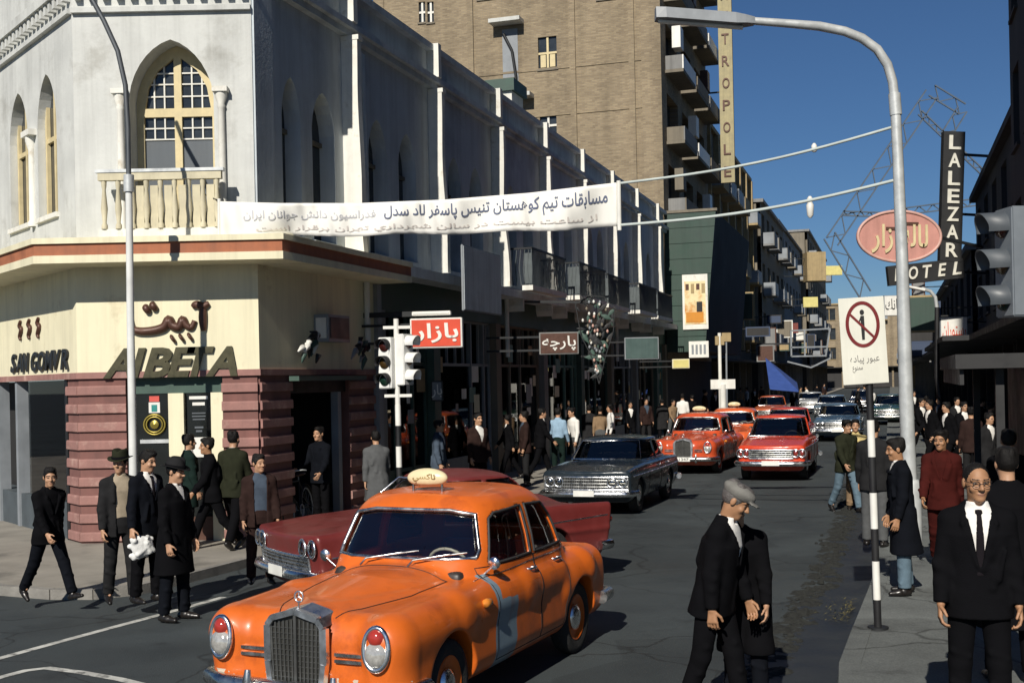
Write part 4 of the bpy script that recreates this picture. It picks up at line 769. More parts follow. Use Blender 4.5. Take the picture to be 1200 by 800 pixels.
        if p.get('vee', 1.16) < 1.45:
            sl = p.get('lapel', 0.26); w0 = p.get('open', 0.006)
            def vee(X, Y, Z):
                x, y, z = _tf(TM, X, Y, Z); return np.maximum(np.maximum(np.abs(x) - np.minimum(w0 + sl * np.maximum(z - zb, 0), 0.085), zb - z), y + 0.03)
            Jk.op(vee, tp([0, -0.1, zb]) - 0.3, tp([0, -0.1, 1.5]) + 0.2, k=0.004, sub=True)
            for s in (1, -1):                                                          # lapel rolls
                Jk.op(*p_cone(tp([s * 0.018, -0.128 * wj, zb + 0.01]), tp([s * 0.10, -0.108, 1.37]), 0.012, 0.014), k=0.012); Jk.op(*p_cone(tp([s * 0.10, -0.105, 1.37]), tp([s * 0.072, 0.02, 1.475]), 0.014, 0.016), k=0.012)
            Jk.op(vee, tp([0, -0.1, zb]) - 0.3, tp([0, -0.1, 1.5]) + 0.2, k=0.003, sub=True)
        out.append(('coat' if z0 < 0.6 else 'jacket', Jk.mesh('jacket'), p['jacket']))
    # ---- hair
    if p.get('hair') is not None:
        Ha = Field(J['head'] - 0.19, J['head'] + 0.19, min(res, 0.010)); th = p.get('thin', 0.0); Ha.op(*p_ell((0, 0.020, 0.036), (0.084 - th, 0.101 - th, 0.099 - th), H), k=0.02)
        if p.get('quiff', 0.6): Ha.op(*p_ell((0.01, -0.035, 0.105), (0.055, 0.055, 0.030 * p.get('quiff', 0.6) + 0.012), H), k=0.03)
        for q in range(0 if th else 6): a = rng.uniform(0, 6.28); Ha.op(*p_ell((0.05 * math.cos(a), 0.03 + 0.06 * math.sin(a), 0.085), (0.03, 0.04, 0.05), H), k=0.02)
        Ha.op(*p_ell((0, -0.105 + 0.01 * p.get('bald', 0), -0.030), (0.088, 0.100, 0.108 + 0.018 * p.get('bald', 0)), H), k=0.010, sub=True)
        Ha.op(lambda X, Y, Z: (lambda q: np.maximum(q[2] + 0.028 + 0.42 * q[1], q[2] - 0.05))(_tf(H, X, Y, Z)), J['head'] - 0.19, J['head'] + 0.19, k=0.01, sub=True)
        out.append(('hair', Ha.mesh('hair'), p['hair']))
    for q in range(len(out)):
        me = out[q][1]; n = len(me.vertices); co = np.empty(n * 3, np.float32); me.vertices.foreach_get('co', co); co[2::3] += J['dz']; me.vertices.foreach_set('co', co); me.update()
    # ---- hat
    if p.get('hat'):
        kind, hm = p['hat']; Mh = Matrix(H.tolist()); Mh.translation.z += J['dz']; m = MB()
        if kind == 'fedora':
            n = 28; prof = [(0.150, 0.052), (0.148, 0.058), (0.102, 0.058), (0.098, 0.075), (0.092, 0.145), (0.078, 0.172), (0.03, 0.165), (0.002, 0.160)]
            m.lathe(prof, n, Mh @ Matrix.Translation((0, 0.015, 0.0)), 0, True, 0.94, 1.16); m.lathe([(0.150, 0.052), (0.098, 0.050), (0.095, 0.06)], n, Mh @ Matrix.Translation((0, 0.015, 0)), 0, True, 0.94, 1.16)
            m.lathe([(0.1035, 0.060), (0.1015, 0.088), (0.099, 0.088)], n, Mh @ Matrix.Translation((0, 0.015, 0)), 1, True, 0.94, 1.16)
            for i, v in enumerate(m.v):
                l = Mh.inverted() @ Vector(v)
                if l.z > 0.14: l.z -= 0.028 * math.exp(-(l.x / 0.03) ** 2)
                if l.z < 0.062: l.z += 0.022 * (abs(l.x) / 0.14) ** 2 - 0.010 * max(0, -l.y / 0.16)
                m.v[i] = tuple(Mh @ l)
            out.append(('hat', m.mesh('hat'), [hm, BLACKC]))
        else:
            Ca = Field(J['head'] - 0.24, J['head'] + 0.24, min(res, 0.010)); Ca.op(*p_ell((0, 0.012, 0.078), (0.104, 0.128, 0.055), H), k=0.02)
            Ca.op(*p_loft([(0.035, 0, 0.016, 0.086, 0.104), (0.075, 0, 0.014, 0.094, 0.112)], M=H), k=0.02)
            Ca.op(*p_ell((0, -0.115, 0.050), (0.075, 0.055, 0.010), H), k=0.012)
            Ca.op(*p_ell((0, 0.01, -0.02), (0.076, 0.096, 0.075), H), k=0.01, sub=True)
            me = Ca.mesh('cap'); co = np.empty(len(me.vertices) * 3, np.float32); me.vertices.foreach_get('co', co); co[2::3] += J['dz']; me.vertices.foreach_set('co', co); me.update()
            out.append(('cap', me, [hm]))
    J['wrist'] = [J['arm%d' % i][2] + np.array([0, 0, J['dz']]) + J['arm%d' % i][3] * 0.10 for i in (0, 1)]
    return out, J
def person(label, loc, yaw, height, p, res=0.011, hres=None, group=None):
    """yaw 0 faces the camera side (-y); positive turns towards +x"""
    o = empty('person', loc, R(yaw)); k = height / 1.75; o.scale = (k, k, k); tag(o, label, 'person', group)
    parts, J = person_parts(p, res, hres)
    for n, me, ms in parts: link(n, me, o, ms)
    return o, J
WALK = dict(legs=[(22, 8, 1), (-16, 16, 1)], arms=[(-18, 6, 14, 0), (20, 6, 22, 0)], lean=5)
WALK2 = dict(legs=[(-20, 20, 1), (24, 6, 1)], arms=[(22, 6, 20, 0), (-16, 6, 12, 0)], lean=5)
STAND = dict(legs=[(3, 3, 3), (-3, 3, 3)], arms=[(4, 9, 12, 0), (2, 9, 14, 0)], lean=2)
# ------------------------------------------------------------------ cars (front towards local +x)
CHROME = mat('chrome', (0.88, 0.89, 0.90), 0.24, 1.0, var=0.1, scale=8); DULLCHROME = mat('dull_chrome', (0.62, 0.62, 0.60), 0.30, 1.0, var=0.2, scale=12)
BRIGHT = mat('bright_trim', (0.80, 0.81, 0.82), 0.34, 1.0, var=0.1, scale=8); RUBBER = mat('tyre_rubber', (0.018, 0.018, 0.018), 0.85, var=0.25, scale=14, bump=0.3, bscale=60); UNDER = mat('underbody_black', (0.012, 0.012, 0.012), 0.9)
SEATM = mat('worn_red_vinyl', (0.32, 0.085, 0.06), 0.5, var=0.2); SEATD = mat('dark_vinyl', (0.03, 0.025, 0.022), 0.5, var=0.2)
LENS = glass('lamp_lens', (0.8, 0.8, 0.78), 0.25, 0.08); REDLENS = mat('red_lamp_lens', (0.36, 0.035, 0.025), 0.15, var=0.1, coat=0.6); AMBLENS = mat('amber_lamp_lens', (0.65, 0.22, 0.03), 0.15, var=0.1, coat=0.6)
REFL = mat('lamp_reflector', (0.85, 0.85, 0.82), 0.22, 1.0, var=0.0); PLATE = mat('number_plate_white', (0.7, 0.7, 0.66), 0.5); INK = mat('black_ink', (0.01, 0.01, 0.01), 0.7, var=0)
CARGLASS = glass('car_glass', (0.85, 0.88, 0.88), 0.17)
def carpaint(name, col, worn=0.0, dirt=(0.10, 0.07, 0.05), patch=0.06): return mat(name, col, 0.24, var=0.06, scale=4, col2=dirt if worn else None, patch=patch, pscale=2.2, coat=0.35)
def poly_planes(poly):                      # convex polygon (counter-clockwise) as half planes
    out = []
    for i in range(len(poly)):
        (x0, z0), (x1, z1) = poly[i], poly[(i + 1) % len(poly)]; l = math.hypot(x1 - x0, z1 - z0); nx, nz = (z1 - z0) / l, -(x1 - x0) / l; out.append((nx, nz, nx * x0 + nz * z0))
    return out
def in_poly(pl, a, b): 
    d = None
    for nx, nz, c in pl: e = a * nx + b * nz - c; d = e if d is None else np.maximum(d, e)
    return d
def wheel_meshes(r=0.325, w=0.17, cap=True):
    t = MB().lathe([(r * 0.62, -w * 0.42), (r * 0.80, -w * 0.52), (r * 0.93, -w * 0.50), (r * 0.985, -w * 0.36), (r, 0), (r * 0.985, w * 0.36), (r * 0.93, w * 0.50), (r * 0.80, w * 0.52), (r * 0.62, w * 0.42)], 32)
    rm = MB().lathe([(r * 0.64, -w * 0.4), (r * 0.64, w * 0.42), (r * 0.60, w * 0.47), (r * 0.55, w * 0.30), (r * 0.40, w * 0.26), (r * 0.30, w * 0.34), (0.001, w * 0.34)], 28)
    hc = MB().lathe([(r * 0.36, w * 0.33), (r * 0.34, w * 0.44), (r * 0.20, w * 0.54), (0.001, w * 0.58)], 24)
    return t.mesh('tyre'), rm.mesh('rim'), hc.mesh('hubcap')
WH = wheel_meshes()
def add_wheels(root, spots, rimmat, r=0.325, z=None):
    k = r / 0.325
    for x, y in spots:
        w = empty('wheel', (x, y, z or r), 0, root); w.rotation_euler = (R(-90 if y > 0 else 90), 0, 0); w.scale = (k, k, k)
        link('tyre', WH[0], w, RUBBER); link('rim', WH[1], w, rimmat); link('hubcap', WH[2], w, CHROME)
def lamp(root, name, pos, rx, ry, ax=(1, 0, 0), lensmat=None, depth=0.05):
    """a lamp facing ax: bezel, reflector bowl, domed lens"""
    M = Matrix.Translation(pos) @ Vector(ax).to_track_quat('Z', 'Y').to_matrix().to_4x4()
    b = MB(); ring_tube(b, M, rx, ry, 0.018)
    o = b.build(name, CHROME, root)
    MB().lathe([(0.001, -depth), (0.6, -depth * 0.7), (1.0, 0.0)], 20, M @ Matrix.Diagonal((rx, ry, 1, 1))).build('reflector', REFL if lensmat is None else lensmat, o)
    MB().lathe([(1.0, 0.0), (0.85, 0.014), (0.5, 0.028), (0.001, 0.034)], 20, M @ Matrix.Diagonal((rx, ry, 1, 1))).build('lens', LENS if lensmat is None else lensmat, o)
    return o
def seat_mesh(x, w, zb=0.42, lean=0.18):
    F = Field((x - 0.35, -w, zb - 0.1), (x + 0.35, w, zb + 0.75), 0.03); F.op(*p_rbox((x + 0.05, 0, zb), (0.26, w - 0.02, 0.10), 0.06), k=0.03)
    F.op(*p_loft([(zb, x - 0.18, 0, 0.08, w - 0.02), (zb + 0.5, x - 0.18 - lean, 0, 0.05, w - 0.06)], n=4), k=0.04); return F.mesh('seat')
def car_body(L0, L1, W, Ht, res, shell, cab, hollow, cuts, arches, panes, seams):
    """shell, cab: list of (prim, k) / a prim; returns body mesh and glass meshes"""
    lo, hi = (L0 - 0.05, -W - 0.05, 0.12), (L1 + 0.05, W + 0.05, Ht + 0.05)
    F = Field(lo, hi, res)
    for pr, k in shell: F.op(*pr, k=k)
    F.op(*cab, k=0.035)
    for pr, k in hollow: F.op(*pr, k=k, sub=True)
    for pr, k in cuts: F.op(*pr, k=k, sub=True)
    for x, r in arches:
        for s in (1, -1): F.op(lambda X, Y, Z, x=x, r=r, s=s: np.maximum(np.sqrt((X - x) ** 2 + (Z - 0.32) ** 2) - r, 0.48 - s * Y), (x - r, -W - 0.1 if s < 0 else 0.4, -0.1), (x + r, W + 0.1 if s > 0 else -0.4, 0.32 + r), k=0.02, sub=True)
    V, Q = nets(F.F, F.lo, F.h)
    G = Field(lo, hi, max(res, 0.02)); f0 = cab[0]; G.op(lambda X, Y, Z: f0(X, Y, Z) + 0.022, cab[1], cab[2], k=0.0)
    GV, GQ = nets(G.F, G.lo, G.h); GC = GV[GQ].mean(1); gl = []
    for name, test in panes:
        kp = test(GC[:, 0], GC[:, 1], GC[:, 2]) < 0.02
        if kp.any(): gl.append((name, sub_mesh(name, GV, GQ, kp)))
    return V, Q, gl
def side_cut(poly, s):
    pl = poly_planes(poly); xs = [p[0] for p in poly]; zs = [p[1] for p in poly]
    fn = lambda X, Y, Z: np.maximum(in_poly(pl, X, Z), 0.30 - s * Y)
    return (fn, np.array([min(xs), 0.3 if s > 0 else -1.1, min(zs)]), np.array([max(xs), 1.1 if s > 0 else -0.3, max(zs)]))
def end_cut(poly, x0, x1):
    pl = poly_planes(poly); ys = [p[0] for p in poly]; zs = [p[1] for p in poly]
    fn = lambda X, Y, Z: np.maximum(in_poly(pl, Y, Z), np.maximum(x0 - X, X - x1))
    return (fn, np.array([x0, min(ys), min(zs)]), np.array([x1, max(ys), max(zs)]))
from mathutils.bvhtree import BVHTree
def seam(bvh, pts, s, w=0.008, off=0.003):       # narrow dark strip laid along the side of a body; pts are (x, z)
    m = MB(); P = []
    for (x0, z0), (x1, z1) in zip(pts[:-1], pts[1:]):
        n = max(2, int(math.hypot(x1 - x0, z1 - z0) / 0.04))
        for i in range(n): P.append((x0 + (x1 - x0) * i / n, z0 + (z1 - z0) * i / n))
    P.append(pts[-1]); L = []
    for x, z in P:
        h = bvh.ray_cast(Vector((x, s * 1.4, z)), Vector((0, -s, 0)))
        if h[0] is not None and abs(h[0].y) > 0.35: L.append((h[0] + Vector((0, s * off, 0)), Vector((0, s, 0))))
    if len(L) < 2: return m
    m.tube([a for a, _ in L], w * 0.5, 5)
    return m
def top_seam(bvh, pts, w=0.007, off=0.002):
    L = []
    for (x0, y0), (x1, y1) in zip(pts[:-1], pts[1:]):
        n = max(2, int(math.hypot(x1 - x0, y1 - y0) / 0.05))
        for i in range(n + 1):
            h = bvh.ray_cast(Vector((x0 + (x1 - x0) * i / n, y0 + (y1 - y0) * i / n, 2.2)), Vector((0, 0, -1)))
            if h[0] is not None: L.append(h[0] + Vector((0, 0, off)))
    m = MB()
    if len(L) > 1: m.tube(L, w * 0.5, 5)
    return m
def on_side(bvh, x, z, s, off=0.0):
    h = bvh.ray_cast(Vector((x, s * 1.4, z)), Vector((0, -s, 0))); return (h[0] + Vector((0, s * off, 0))) if h[0] is not None else Vector((x, s * 0.8, z))
def on_front(bvh, y, z, d=1, off=0.0):
    h = bvh.ray_cast(Vector((d * 3.2, y, z)), Vector((-d, 0, 0))); return (h[0] + Vector((d * off, 0, 0))) if h[0] is not None else Vector((d * 2.0, y, z))
def door_split(V, Q, doors):
    """faces of each door panel become a mesh of their own"""
    C = V[Q].mean(1); used = np.zeros(len(Q), bool); out = []
    for s in (1, -1):
        for poly in doors:
            pl = poly_planes(poly); k = (in_poly(pl, C[:, 0], C[:, 2]) < 0) & (C[:, 1] * s > 0.5) & ~used; used |= k; out.append((s, sub_mesh('door', V, Q, k)))
    return sub_mesh('body', V, Q, ~used), out
def make_ponton(name, paintm, res, roofsign=True, detail=True):
    """rounded 1950s saloon: upright radiator grille, separate wing lines, humped roof"""
    root = empty(name)
    cabrings = [(0.80, -0.38, 0, 1.22, 0.79), (1.0, -0.36, 0, 1.10, 0.775), (1.2, -0.35, 0, 0.94, 0.74), (1.40, -0.33, 0, 0.79, 0.685), (1.50, -0.32, 0, 0.69, 0.645), (1.62, -0.31, 0, 0.56, 0.58)]
    base = p_loft(cabrings, n=4.2)
    def cabf(X, Y, Z): return smax(base[0](X, Y, Z), Z - (1.615 - 0.045 * ((X + 0.33) / 0.7) ** 2 - 0.075 * (Y / 0.65) ** 2), 0.12)
    cab = (cabf, base[1], base[2])
    shell = [(p_rbox((-0.02, 0, 0.575), (2.10, 0.845, 0.34), 0.20), 0.0),
             (p_loft([(0.40, 0, 0.70, 0.70, 0.34), (0.75, 0, 0.72, 0.63, 0.345), (1.2, 0, 0.72, 0.52, 0.325), (1.7, 0, 0.70, 0.36, 0.275), (2.02, 0, 0.66, 0.25, 0.24), (2.09, 0, 0.62, 0.21, 0.20)], axis=0, n=2.4), 0.10),
             (p_loft([(-2.22, 0, 0.55, 0.36, 0.12), (-2.10, 0, 0.58, 0.48, 0.24), (-1.85, 0, 0.60, 0.56, 0.335), (-1.5, 0, 0.64, 0.62, 0.40), (-0.9, 0, 0.66, 0.66, 0.42)], axis=0, n=2.3), 0.10)]
    for s in (1, -1):
        shell += [(p_cone((1.98, s * 0.665, 0.735), (1.1, s * 0.685, 0.775), 0.160, 0.165), 0.10), (p_cone((1.1, s * 0.685, 0.775), (-0.1, s * 0.70, 0.79), 0.165, 0.155), 0.10), (p_cone((-0.1, s * 0.70, 0.79), (-0.9, s * 0.70, 0.80), 0.155, 0.145), 0.10),
                  (p_cone((1.98, s * 0.655, 0.735), (1.96, s * 0.655, 0.45), 0.165, 0.15), 0.08),
                  (p_cone((-0.98, s * 0.705, 0.64), (-1.55, s * 0.70, 0.73), 0.17, 0.185), 0.06), (p_cone((-1.55, s * 0.70, 0.73), (-2.05, s * 0.64, 0.60), 0.185, 0.14), 0.08)]
    fw = [(0.47, 1.045), (0.25, 1.36), (-0.30, 1.405), (-0.30, 1.045)][::-1]; rw = [(-0.40, 1.045), (-0.40, 1.405), (-0.70, 1.385), (-0.93, 1.25), (-1.02, 1.045)][::-1]
    fw = [(0.42, 1.045), (0.26, 1.38), (0.18, 1.42), (-0.31, 1.435), (-0.31, 1.045)]; rw = [(-0.40, 1.045), (-0.40, 1.435), (-0.80, 1.415), (-1.0, 1.28), (-1.07, 1.045)]
    fw = fw if _area(fw) > 0 else fw[::-1]; rw = rw if _area(rw) > 0 else rw[::-1]
    ws = [(-0.64, 1.10), (0.64, 1.10), (0.645, 1.16), (0.56, 1.42), (0.35, 1.455), (-0.35, 1.455), (-0.56, 1.42), (-0.645, 1.16)]; bw = [(-0.55, 1.13), (0.55, 1.13), (0.45, 1.37), (-0.45, 1.37)]
    cuts = [(side_cut(p, s), 0.006) for p in (fw, rw) for s in (1, -1)] + [(end_cut(ws, 0.26, 1.0), 0.01), (end_cut(bw, -1.9, -0.75), 0.01)]
    hollow = [((lambda X, Y, Z: np.maximum(cabf(X, Y, Z) + 0.05, 0.88 - Z), base[1], base[2]), 0.01), (p_rbox((-0.32, 0, 0.72), (0.92, 0.64, 0.30), 0.08), 0.02)]
    pw = lambda p: (lambda x, y, z, pl=poly_planes(p): in_poly(pl, x, z))
    panes = [('windscreen', lambda x, y, z, c=end_cut(ws, 0.26, 1.0)[0]: c(x, y, z)), ('rear_window', lambda x, y, z, c=end_cut(bw, -1.9, -0.75)[0]: c(x, y, z))] + [('side_window', lambda x, y, z, c=side_cut(p, s)[0]: c(x, y, z)) for p in (fw, rw) for s in (1, -1)]
    V, Q, gl = car_body(-2.25, 2.15, 0.92, 1.66, res, shell, cab, hollow, cuts, [(1.33, 0.385), (-1.33, 0.375)], panes, None)
    full = np_mesh('tmp', V, Q); bm = bmesh.new(); bm.from_mesh(full); bvh = BVHTree.FromBMesh(bm)
    d1 = [(0.56, 0.34), (0.56, 1.03), (-0.35, 1.03), (-0.35, 0.34)][::-1]; d2 = [(-0.36, 0.34), (-0.36, 1.03), (-1.03, 1.03), (-1.03, 0.80), (-0.92, 0.52), (-0.92, 0.34)][::-1]
    d1 = d1 if _area(d1) > 0 else d1[::-1]; d2 = [(-0.36, 0.34), (-0.36, 1.03), (-1.05, 1.03), (-0.90, 0.34)]; d2 = d2 if _area(d2) > 0 else d2[::-1]
    if detail:
        me, doors = door_split(V, Q, (d1, d2)); link('body', me, root, paintm)
        DO = [link('door', m, root, paintm) for s, m in doors]
    else: link('body', full, root, paintm); DO = []
    for n, m in gl: link(n, m, root, CARGLASS)
    def cab_at(fixed, ax, lo_, hi_):             # where the cabin skin lies along one axis
        for _ in range(26):
            md = (lo_ + hi_) / 2; p = list(fixed); p[ax] = md; v = float(cabf(*[np.array([[[q]]], np.float32) for q in p]).ravel()[0])
            if v < 0: lo_ = md
            else: hi_ = md
        p = list(fixed); p[ax] = lo_; return Vector(p)
    def loop(poly, n=7): return [(poly[i][0] + (poly[(i + 1) % len(poly)][0] - poly[i][0]) * k / n, poly[i][1] + (poly[(i + 1) % len(poly)][1] - poly[i][1]) * k / n) for i in range(len(poly)) for k in range(n)]
    SEAL = mat('window_rubber', (0.035, 0.035, 0.035), 0.6)
    L_ = [cab_at((0, y_, z_), 0, -0.3, 1.4) for y_, z_ in loop(ws)]; MB().tube(L_ + [L_[0]], 0.016, 6, cap=False).build('windscreen_seal', DULLCHROME, root)
    if detail:
        for poly in (fw, rw):
            for s in (1, -1): L_ = [cab_at((x_, 0, z_), 1, 0.0, s * 1.1) for x_, z_ in loop(poly)]; MB().tube(L_ + [L_[0]], 0.012, 6, cap=False).build('window_seal', SEAL, root)
    if detail:
        for s in (1, -1):
            for poly in (d1, d2): seam(bvh, list(poly) + [poly[0]], s, 0.010, -0.001).build('door_seam', INK, root)
            for j, (x, z) in enumerate(((-0.24, 0.93), (-0.84, 0.93))):
                p = on_side(bvh, x, z, s, 0.035); m = MB(); m.tube([p + Vector((0.09, -s * 0.03, 0)), p + Vector((0.085, 0, 0)), p + Vector((-0.03, 0.0, 0)), p + Vector((-0.05, -s * 0.006, 0))], 0.011, 8); m.tube([p + Vector((-0.035, 0, 0)), p + Vector((-0.035, -s * 0.04, 0))], 0.013, 8)
                m.build('handle', CHROME, DO[(0 if s > 0 else 2) + j])
            seam(bvh, [(0.70, 0.955), (-0.3, 0.985), (-1.1, 0.985)], s, 0.012, -0.002).build('trim', DULLCHROME, root)
            p = on_side(bvh, 0.50, 0.98, s, 0.0); m = MB(); m.tube([p, p + Vector((0.01, s * 0.09, 0.07))], 0.009, 8); m.lathe([(0.05, 0.008), (0.05, -0.008), (0.001, -0.012)], 16, Matrix.Translation(p + Vector((0.01, s * 0.10, 0.09))) @ Matrix.Rotation(R(-80), 4, 'Y')); m.lathe([(0.05, 0.008), (0.001, 0.012)], 16, Matrix.Translation(p + Vector((0.01, s * 0.10, 0.09))) @ Matrix.Rotation(R(-80), 4, 'Y')); m.build('mirror', CHROME, root)
            p = on_side(bvh, 0.82, 0.82, s, 0.015); MB().lathe([(0.001, 0.05), (0.03, 0.035), (0.036, 0.0), (0.03, -0.06), (0.001, -0.09)], 12, Matrix.Translation(p) @ Matrix.Rotation(R(90), 4, 'Y')).build('side_lamp', AMBLENS, root)
        top_seam(bvh, [(0.80, -0.52), (1.3, -0.47), (1.8, -0.34), (2.0, -0.24)], 0.010, 0.0).build('bonnet_seam', INK, root); top_seam(bvh, [(0.80, 0.52), (1.3, 0.47), (1.8, 0.34), (2.0, 0.24)], 0.010, 0.0).build('bonnet_seam', INK, root)
        top_seam(bvh, [(0.80, -0.52), (0.82, 0), (0.80, 0.52)], 0.010, 0.0).build('bonnet_seam', INK, root); top_seam(bvh, [(-1.35, -0.48), (-1.34, 0.48)], 0.010, 0.0).build('boot_seam', INK, root)
        for y in (-0.28, 0.16):
            m = MB(); m.tube([(0.80, y, 1.055), (0.74, y + 0.02, 1.10), (0.66, y + 0.32, 1.145)], 0.008, 6); m.tube([(0.715, y + 0.10, 1.115), (0.63, y + 0.46, 1.16)], 0.007, 6); m.build('wiper', DULLCHROME, root)
    # radiator grille with chrome surround
    g = MB(); pr = [(-0.20, 0.36), (-0.235, 0.60), (-0.235, 0.84), (-0.19, 0.895), (0, 0.945), (0.19, 0.895), (0.235, 0.84), (0.235, 0.60), (0.20, 0.36)]
    for (y0, z0), (y1, z1) in zip(pr[:-1], pr[1:]): g.bar((2.145, y0, z0), (2.145, y1, z1), 0.055, 0.042)
    top = MB(); top.add([(2.16, -0.235, 0.84), (2.16, -0.19, 0.895), (2.16, 0, 0.945), (2.16, 0.19, 0.895), (2.16, 0.235, 0.84), (1.93, -0.235, 0.86), (1.93, -0.19, 0.92), (1.93, 0, 0.968), (1.93, 0.19, 0.92), (1.93, 0.235, 0.86)], [(i, i + 1, i + 6, i + 5) for i in range(4)])
    gr = g.build('grille', BRIGHT, root); top.build('grille_cap', BRIGHT, gr)
    MB().prism([(y, z) for y, z in pr], 0, 0.02).build('grille_core', mat('grille_grey', (0.05, 0.05, 0.046), 0.5, 0.4), gr, rot=(0, 0, R(90)), loc=(2.135, 0, 0))
    b = MB()
    for i in range(13): b.bar((2.145, -0.19 + i * 0.0317, 0.38), (2.145, -0.21 + i * 0.035, 0.86 + 0.03 * (1 - abs(i - 6) / 6)), 0.010)
    for i in range(12): b.bar((2.141, -0.22, 0.42 + i * 0.037), (2.141, 0.22, 0.42 + i * 0.037), 0.006)
    b.bar((2.152, 0, 0.36), (2.152, 0, 0.93), 0.022); b.build('grille_bar', mat('grille_bar', (0.20, 0.20, 0.19), 0.35, 0.8), gr)
    m = MB(); m.tube([(2.10, 0, 0.96), (2.10, 0, 1.0)], 0.008, 6); ring_tube(m, Matrix.Translation((2.10, 0, 1.035)) @ Matrix.Rotation(R(90), 4, 'Y'), 0.036, 0.036, 0.006, 18)
    for a in (90, 210, 330): m.tube([(2.10, 0, 1.035), (2.10, 0.034 * math.cos(R(a)), 1.035 + 0.034 * math.sin(R(a)))], [0.006, 0.002], 5)
    m.build('bonnet_star', CHROME, gr)
    for s in (1, -1):
        p = on_front(bvh, s * 0.655, 0.73, 1, 0.0); M = Matrix.Translation(p + Vector((-0.015, 0, 0.0)))
        b = MB(); ax = Vector((1, s * 0.10, 0.10)).normalized(); MM = M @ ax.to_track_quat('Z', 'Y').to_matrix().to_4x4(); up = MM.to_3x3().inverted() @ Vector((0, 0, 1)); vert = abs(up.y) > abs(up.x)
        sc = (0.092, 0.138) if vert else (0.138, 0.092)
        ring_tube(b, MM, sc[0], sc[1], 0.020, 28); h = b.build('headlight', CHROME, root)
        MB().lathe([(1.0, -0.03), (1.0, 0.0), (0.9, 0.010)], 28, MM @ Matrix.Diagonal((sc[0], sc[1], 1, 1))).build('bezel', CHROME, h)
        sg = 1 if (up.y if vert else up.x) > 0 else -1; off = lambda d: Vector((0, d * sg, 0.012)) if vert else Vector((d * sg, 0, 0.012))
        MB().lathe([(0.088, -0.02), (0.075, 0.015), (0.04, 0.028), (0.001, 0.034)], 24, MM @ Matrix.Translation(off(-0.036))).build('lens', mat('headlight_glass', (0.48, 0.47, 0.44), 0.12, 0.35, var=0.25, scale=30, coat=1.0), h)
        MB().lathe([(0.060, -0.02), (0.05, 0.015), (0.025, 0.028), (0.001, 0.032)], 20, MM @ Matrix.Translation(off(0.072))).build('turn_lamp', REDLENS, h)
        q = on_front(bvh, s * 0.40, 0.64, 1, 0.012); m = MB(); m.bar(q + Vector((0, -0.11, 0.022)), q + Vector((0, 0.11, 0.022)), 0.03, 0.022); m.bar(q + Vector((0, -0.11, -0.022)), q + Vector((0, 0.11, -0.022)), 0.03, 0.022); m.build('air_intake_trim', DULLCHROME, root)
        q = on_front(bvh, s * 0.60, 0.62, -1, 0.0); MB().lathe([(1.0, 0.0), (0.9, 0.03), (0.5, 0.05), (0.001, 0.055)], 18, Matrix.Translation(q) @ Matrix.Rotation(R(-90), 4, 'Y') @ Matrix.Diagonal((0.10, 0.055, 1, 1))).build('tail_lamp', REDLENS, root)
    for d in (1, -1):
        m = MB(); x0 = 2.20 if d > 0 else 2.27
        m.tube([(d * (x0 - 0.42), -0.86, 0.42), (d * (x0 - 0.16), -0.84, 0.42), (d * (x0 - 0.03), -0.62, 0.42), (d * x0, 0, 0.42), (d * (x0 - 0.03), 0.62, 0.42), (d * (x0 - 0.16), 0.84, 0.42), (d * (x0 - 0.42), 0.86, 0.42)], 0.062, 10)
        o = m.build('bumper', DULLCHROME, root)
        for y in (-0.36, 0.36): MB().tube([(d * (x0 + 0.02), y, 0.33), (d * (x0 + 0.05), y, 0.42), (d * (x0 + 0.03), y, 0.54)], [0.03, 0.04, 0.022], 8).build('overrider', DULLCHROME, o)
    pl = MB().box((2.27, 0, 0.42), (0.008, 0.42, 0.11)).build('number_plate', PLATE, root); link('plate_number', text_fit('21347', 0.34, 0.07, 0.003), pl, INK, (2.276, 0, 0.42), (0, 0, R(90)))
    link('seat', seat_mesh(0.0, 0.60, 0.52), root, SEATM); link('seat', seat_mesh(-0.85, 0.60, 0.52), root, SEATM)
    m = MB(); ring_tube(m, Matrix.Translation((0.36, 0.33, 0.98)) @ Matrix.Rotation(R(-62), 4, 'Y'), 0.20, 0.20, 0.013, 24); m.tube([(0.36, 0.33, 0.98), (0.62, 0.33, 0.84)], 0.02, 8); m.tube([(0.36, 0.14, 0.98), (0.36, 0.52, 0.98)], 0.012, 6); m.build('steering_wheel', mat('ivory_plastic', (0.5, 0.46, 0.36), 0.4), root)
    F = Field((0.4, -0.65, 0.7), (0.75, 0.65, 1.1), 0.03); F.op(*p_rbox((0.62, 0, 0.92), (0.10, 0.60, 0.10), 0.05), k=0.0); link('dashboard', F.mesh('dashboard'), root, SEATD)
    MB().b2((-1.2, -0.62, 0.24), (0.8, 0.62, 0.27)).build('floor_pan', UNDER, root)
    add_wheels(root, [(1.33, 0.72), (1.33, -0.72), (-1.33, 0.72), (-1.33, -0.72)], paintm)
    if roofsign:
        F = Field((-0.15, -0.3, 1.5), (0.4, 0.3, 1.8), 0.012); F.op(*p_ell((0.12, 0, 1.685), (0.07, 0.195, 0.080)), k=0.0); F.op(lambda X, Y, Z: Z - 1.63, (-0.15, -0.3, 1.5), (0.4, 0.3, 1.63), k=0.01, sub=True)
        sg = link('taxi_sign', F.mesh('taxi_sign'), root, mat('cream_plastic', (0.72, 0.62, 0.38), 0.35)); link('sign_lettering', text_fit(shape_ar('تاکسی'), 0.22, 0.07, 0.004), sg, mat('ochre_ink', (0.30, 0.20, 0.06), 0.6), (0.187, 0, 1.69), (R(0), 0, R(90)))
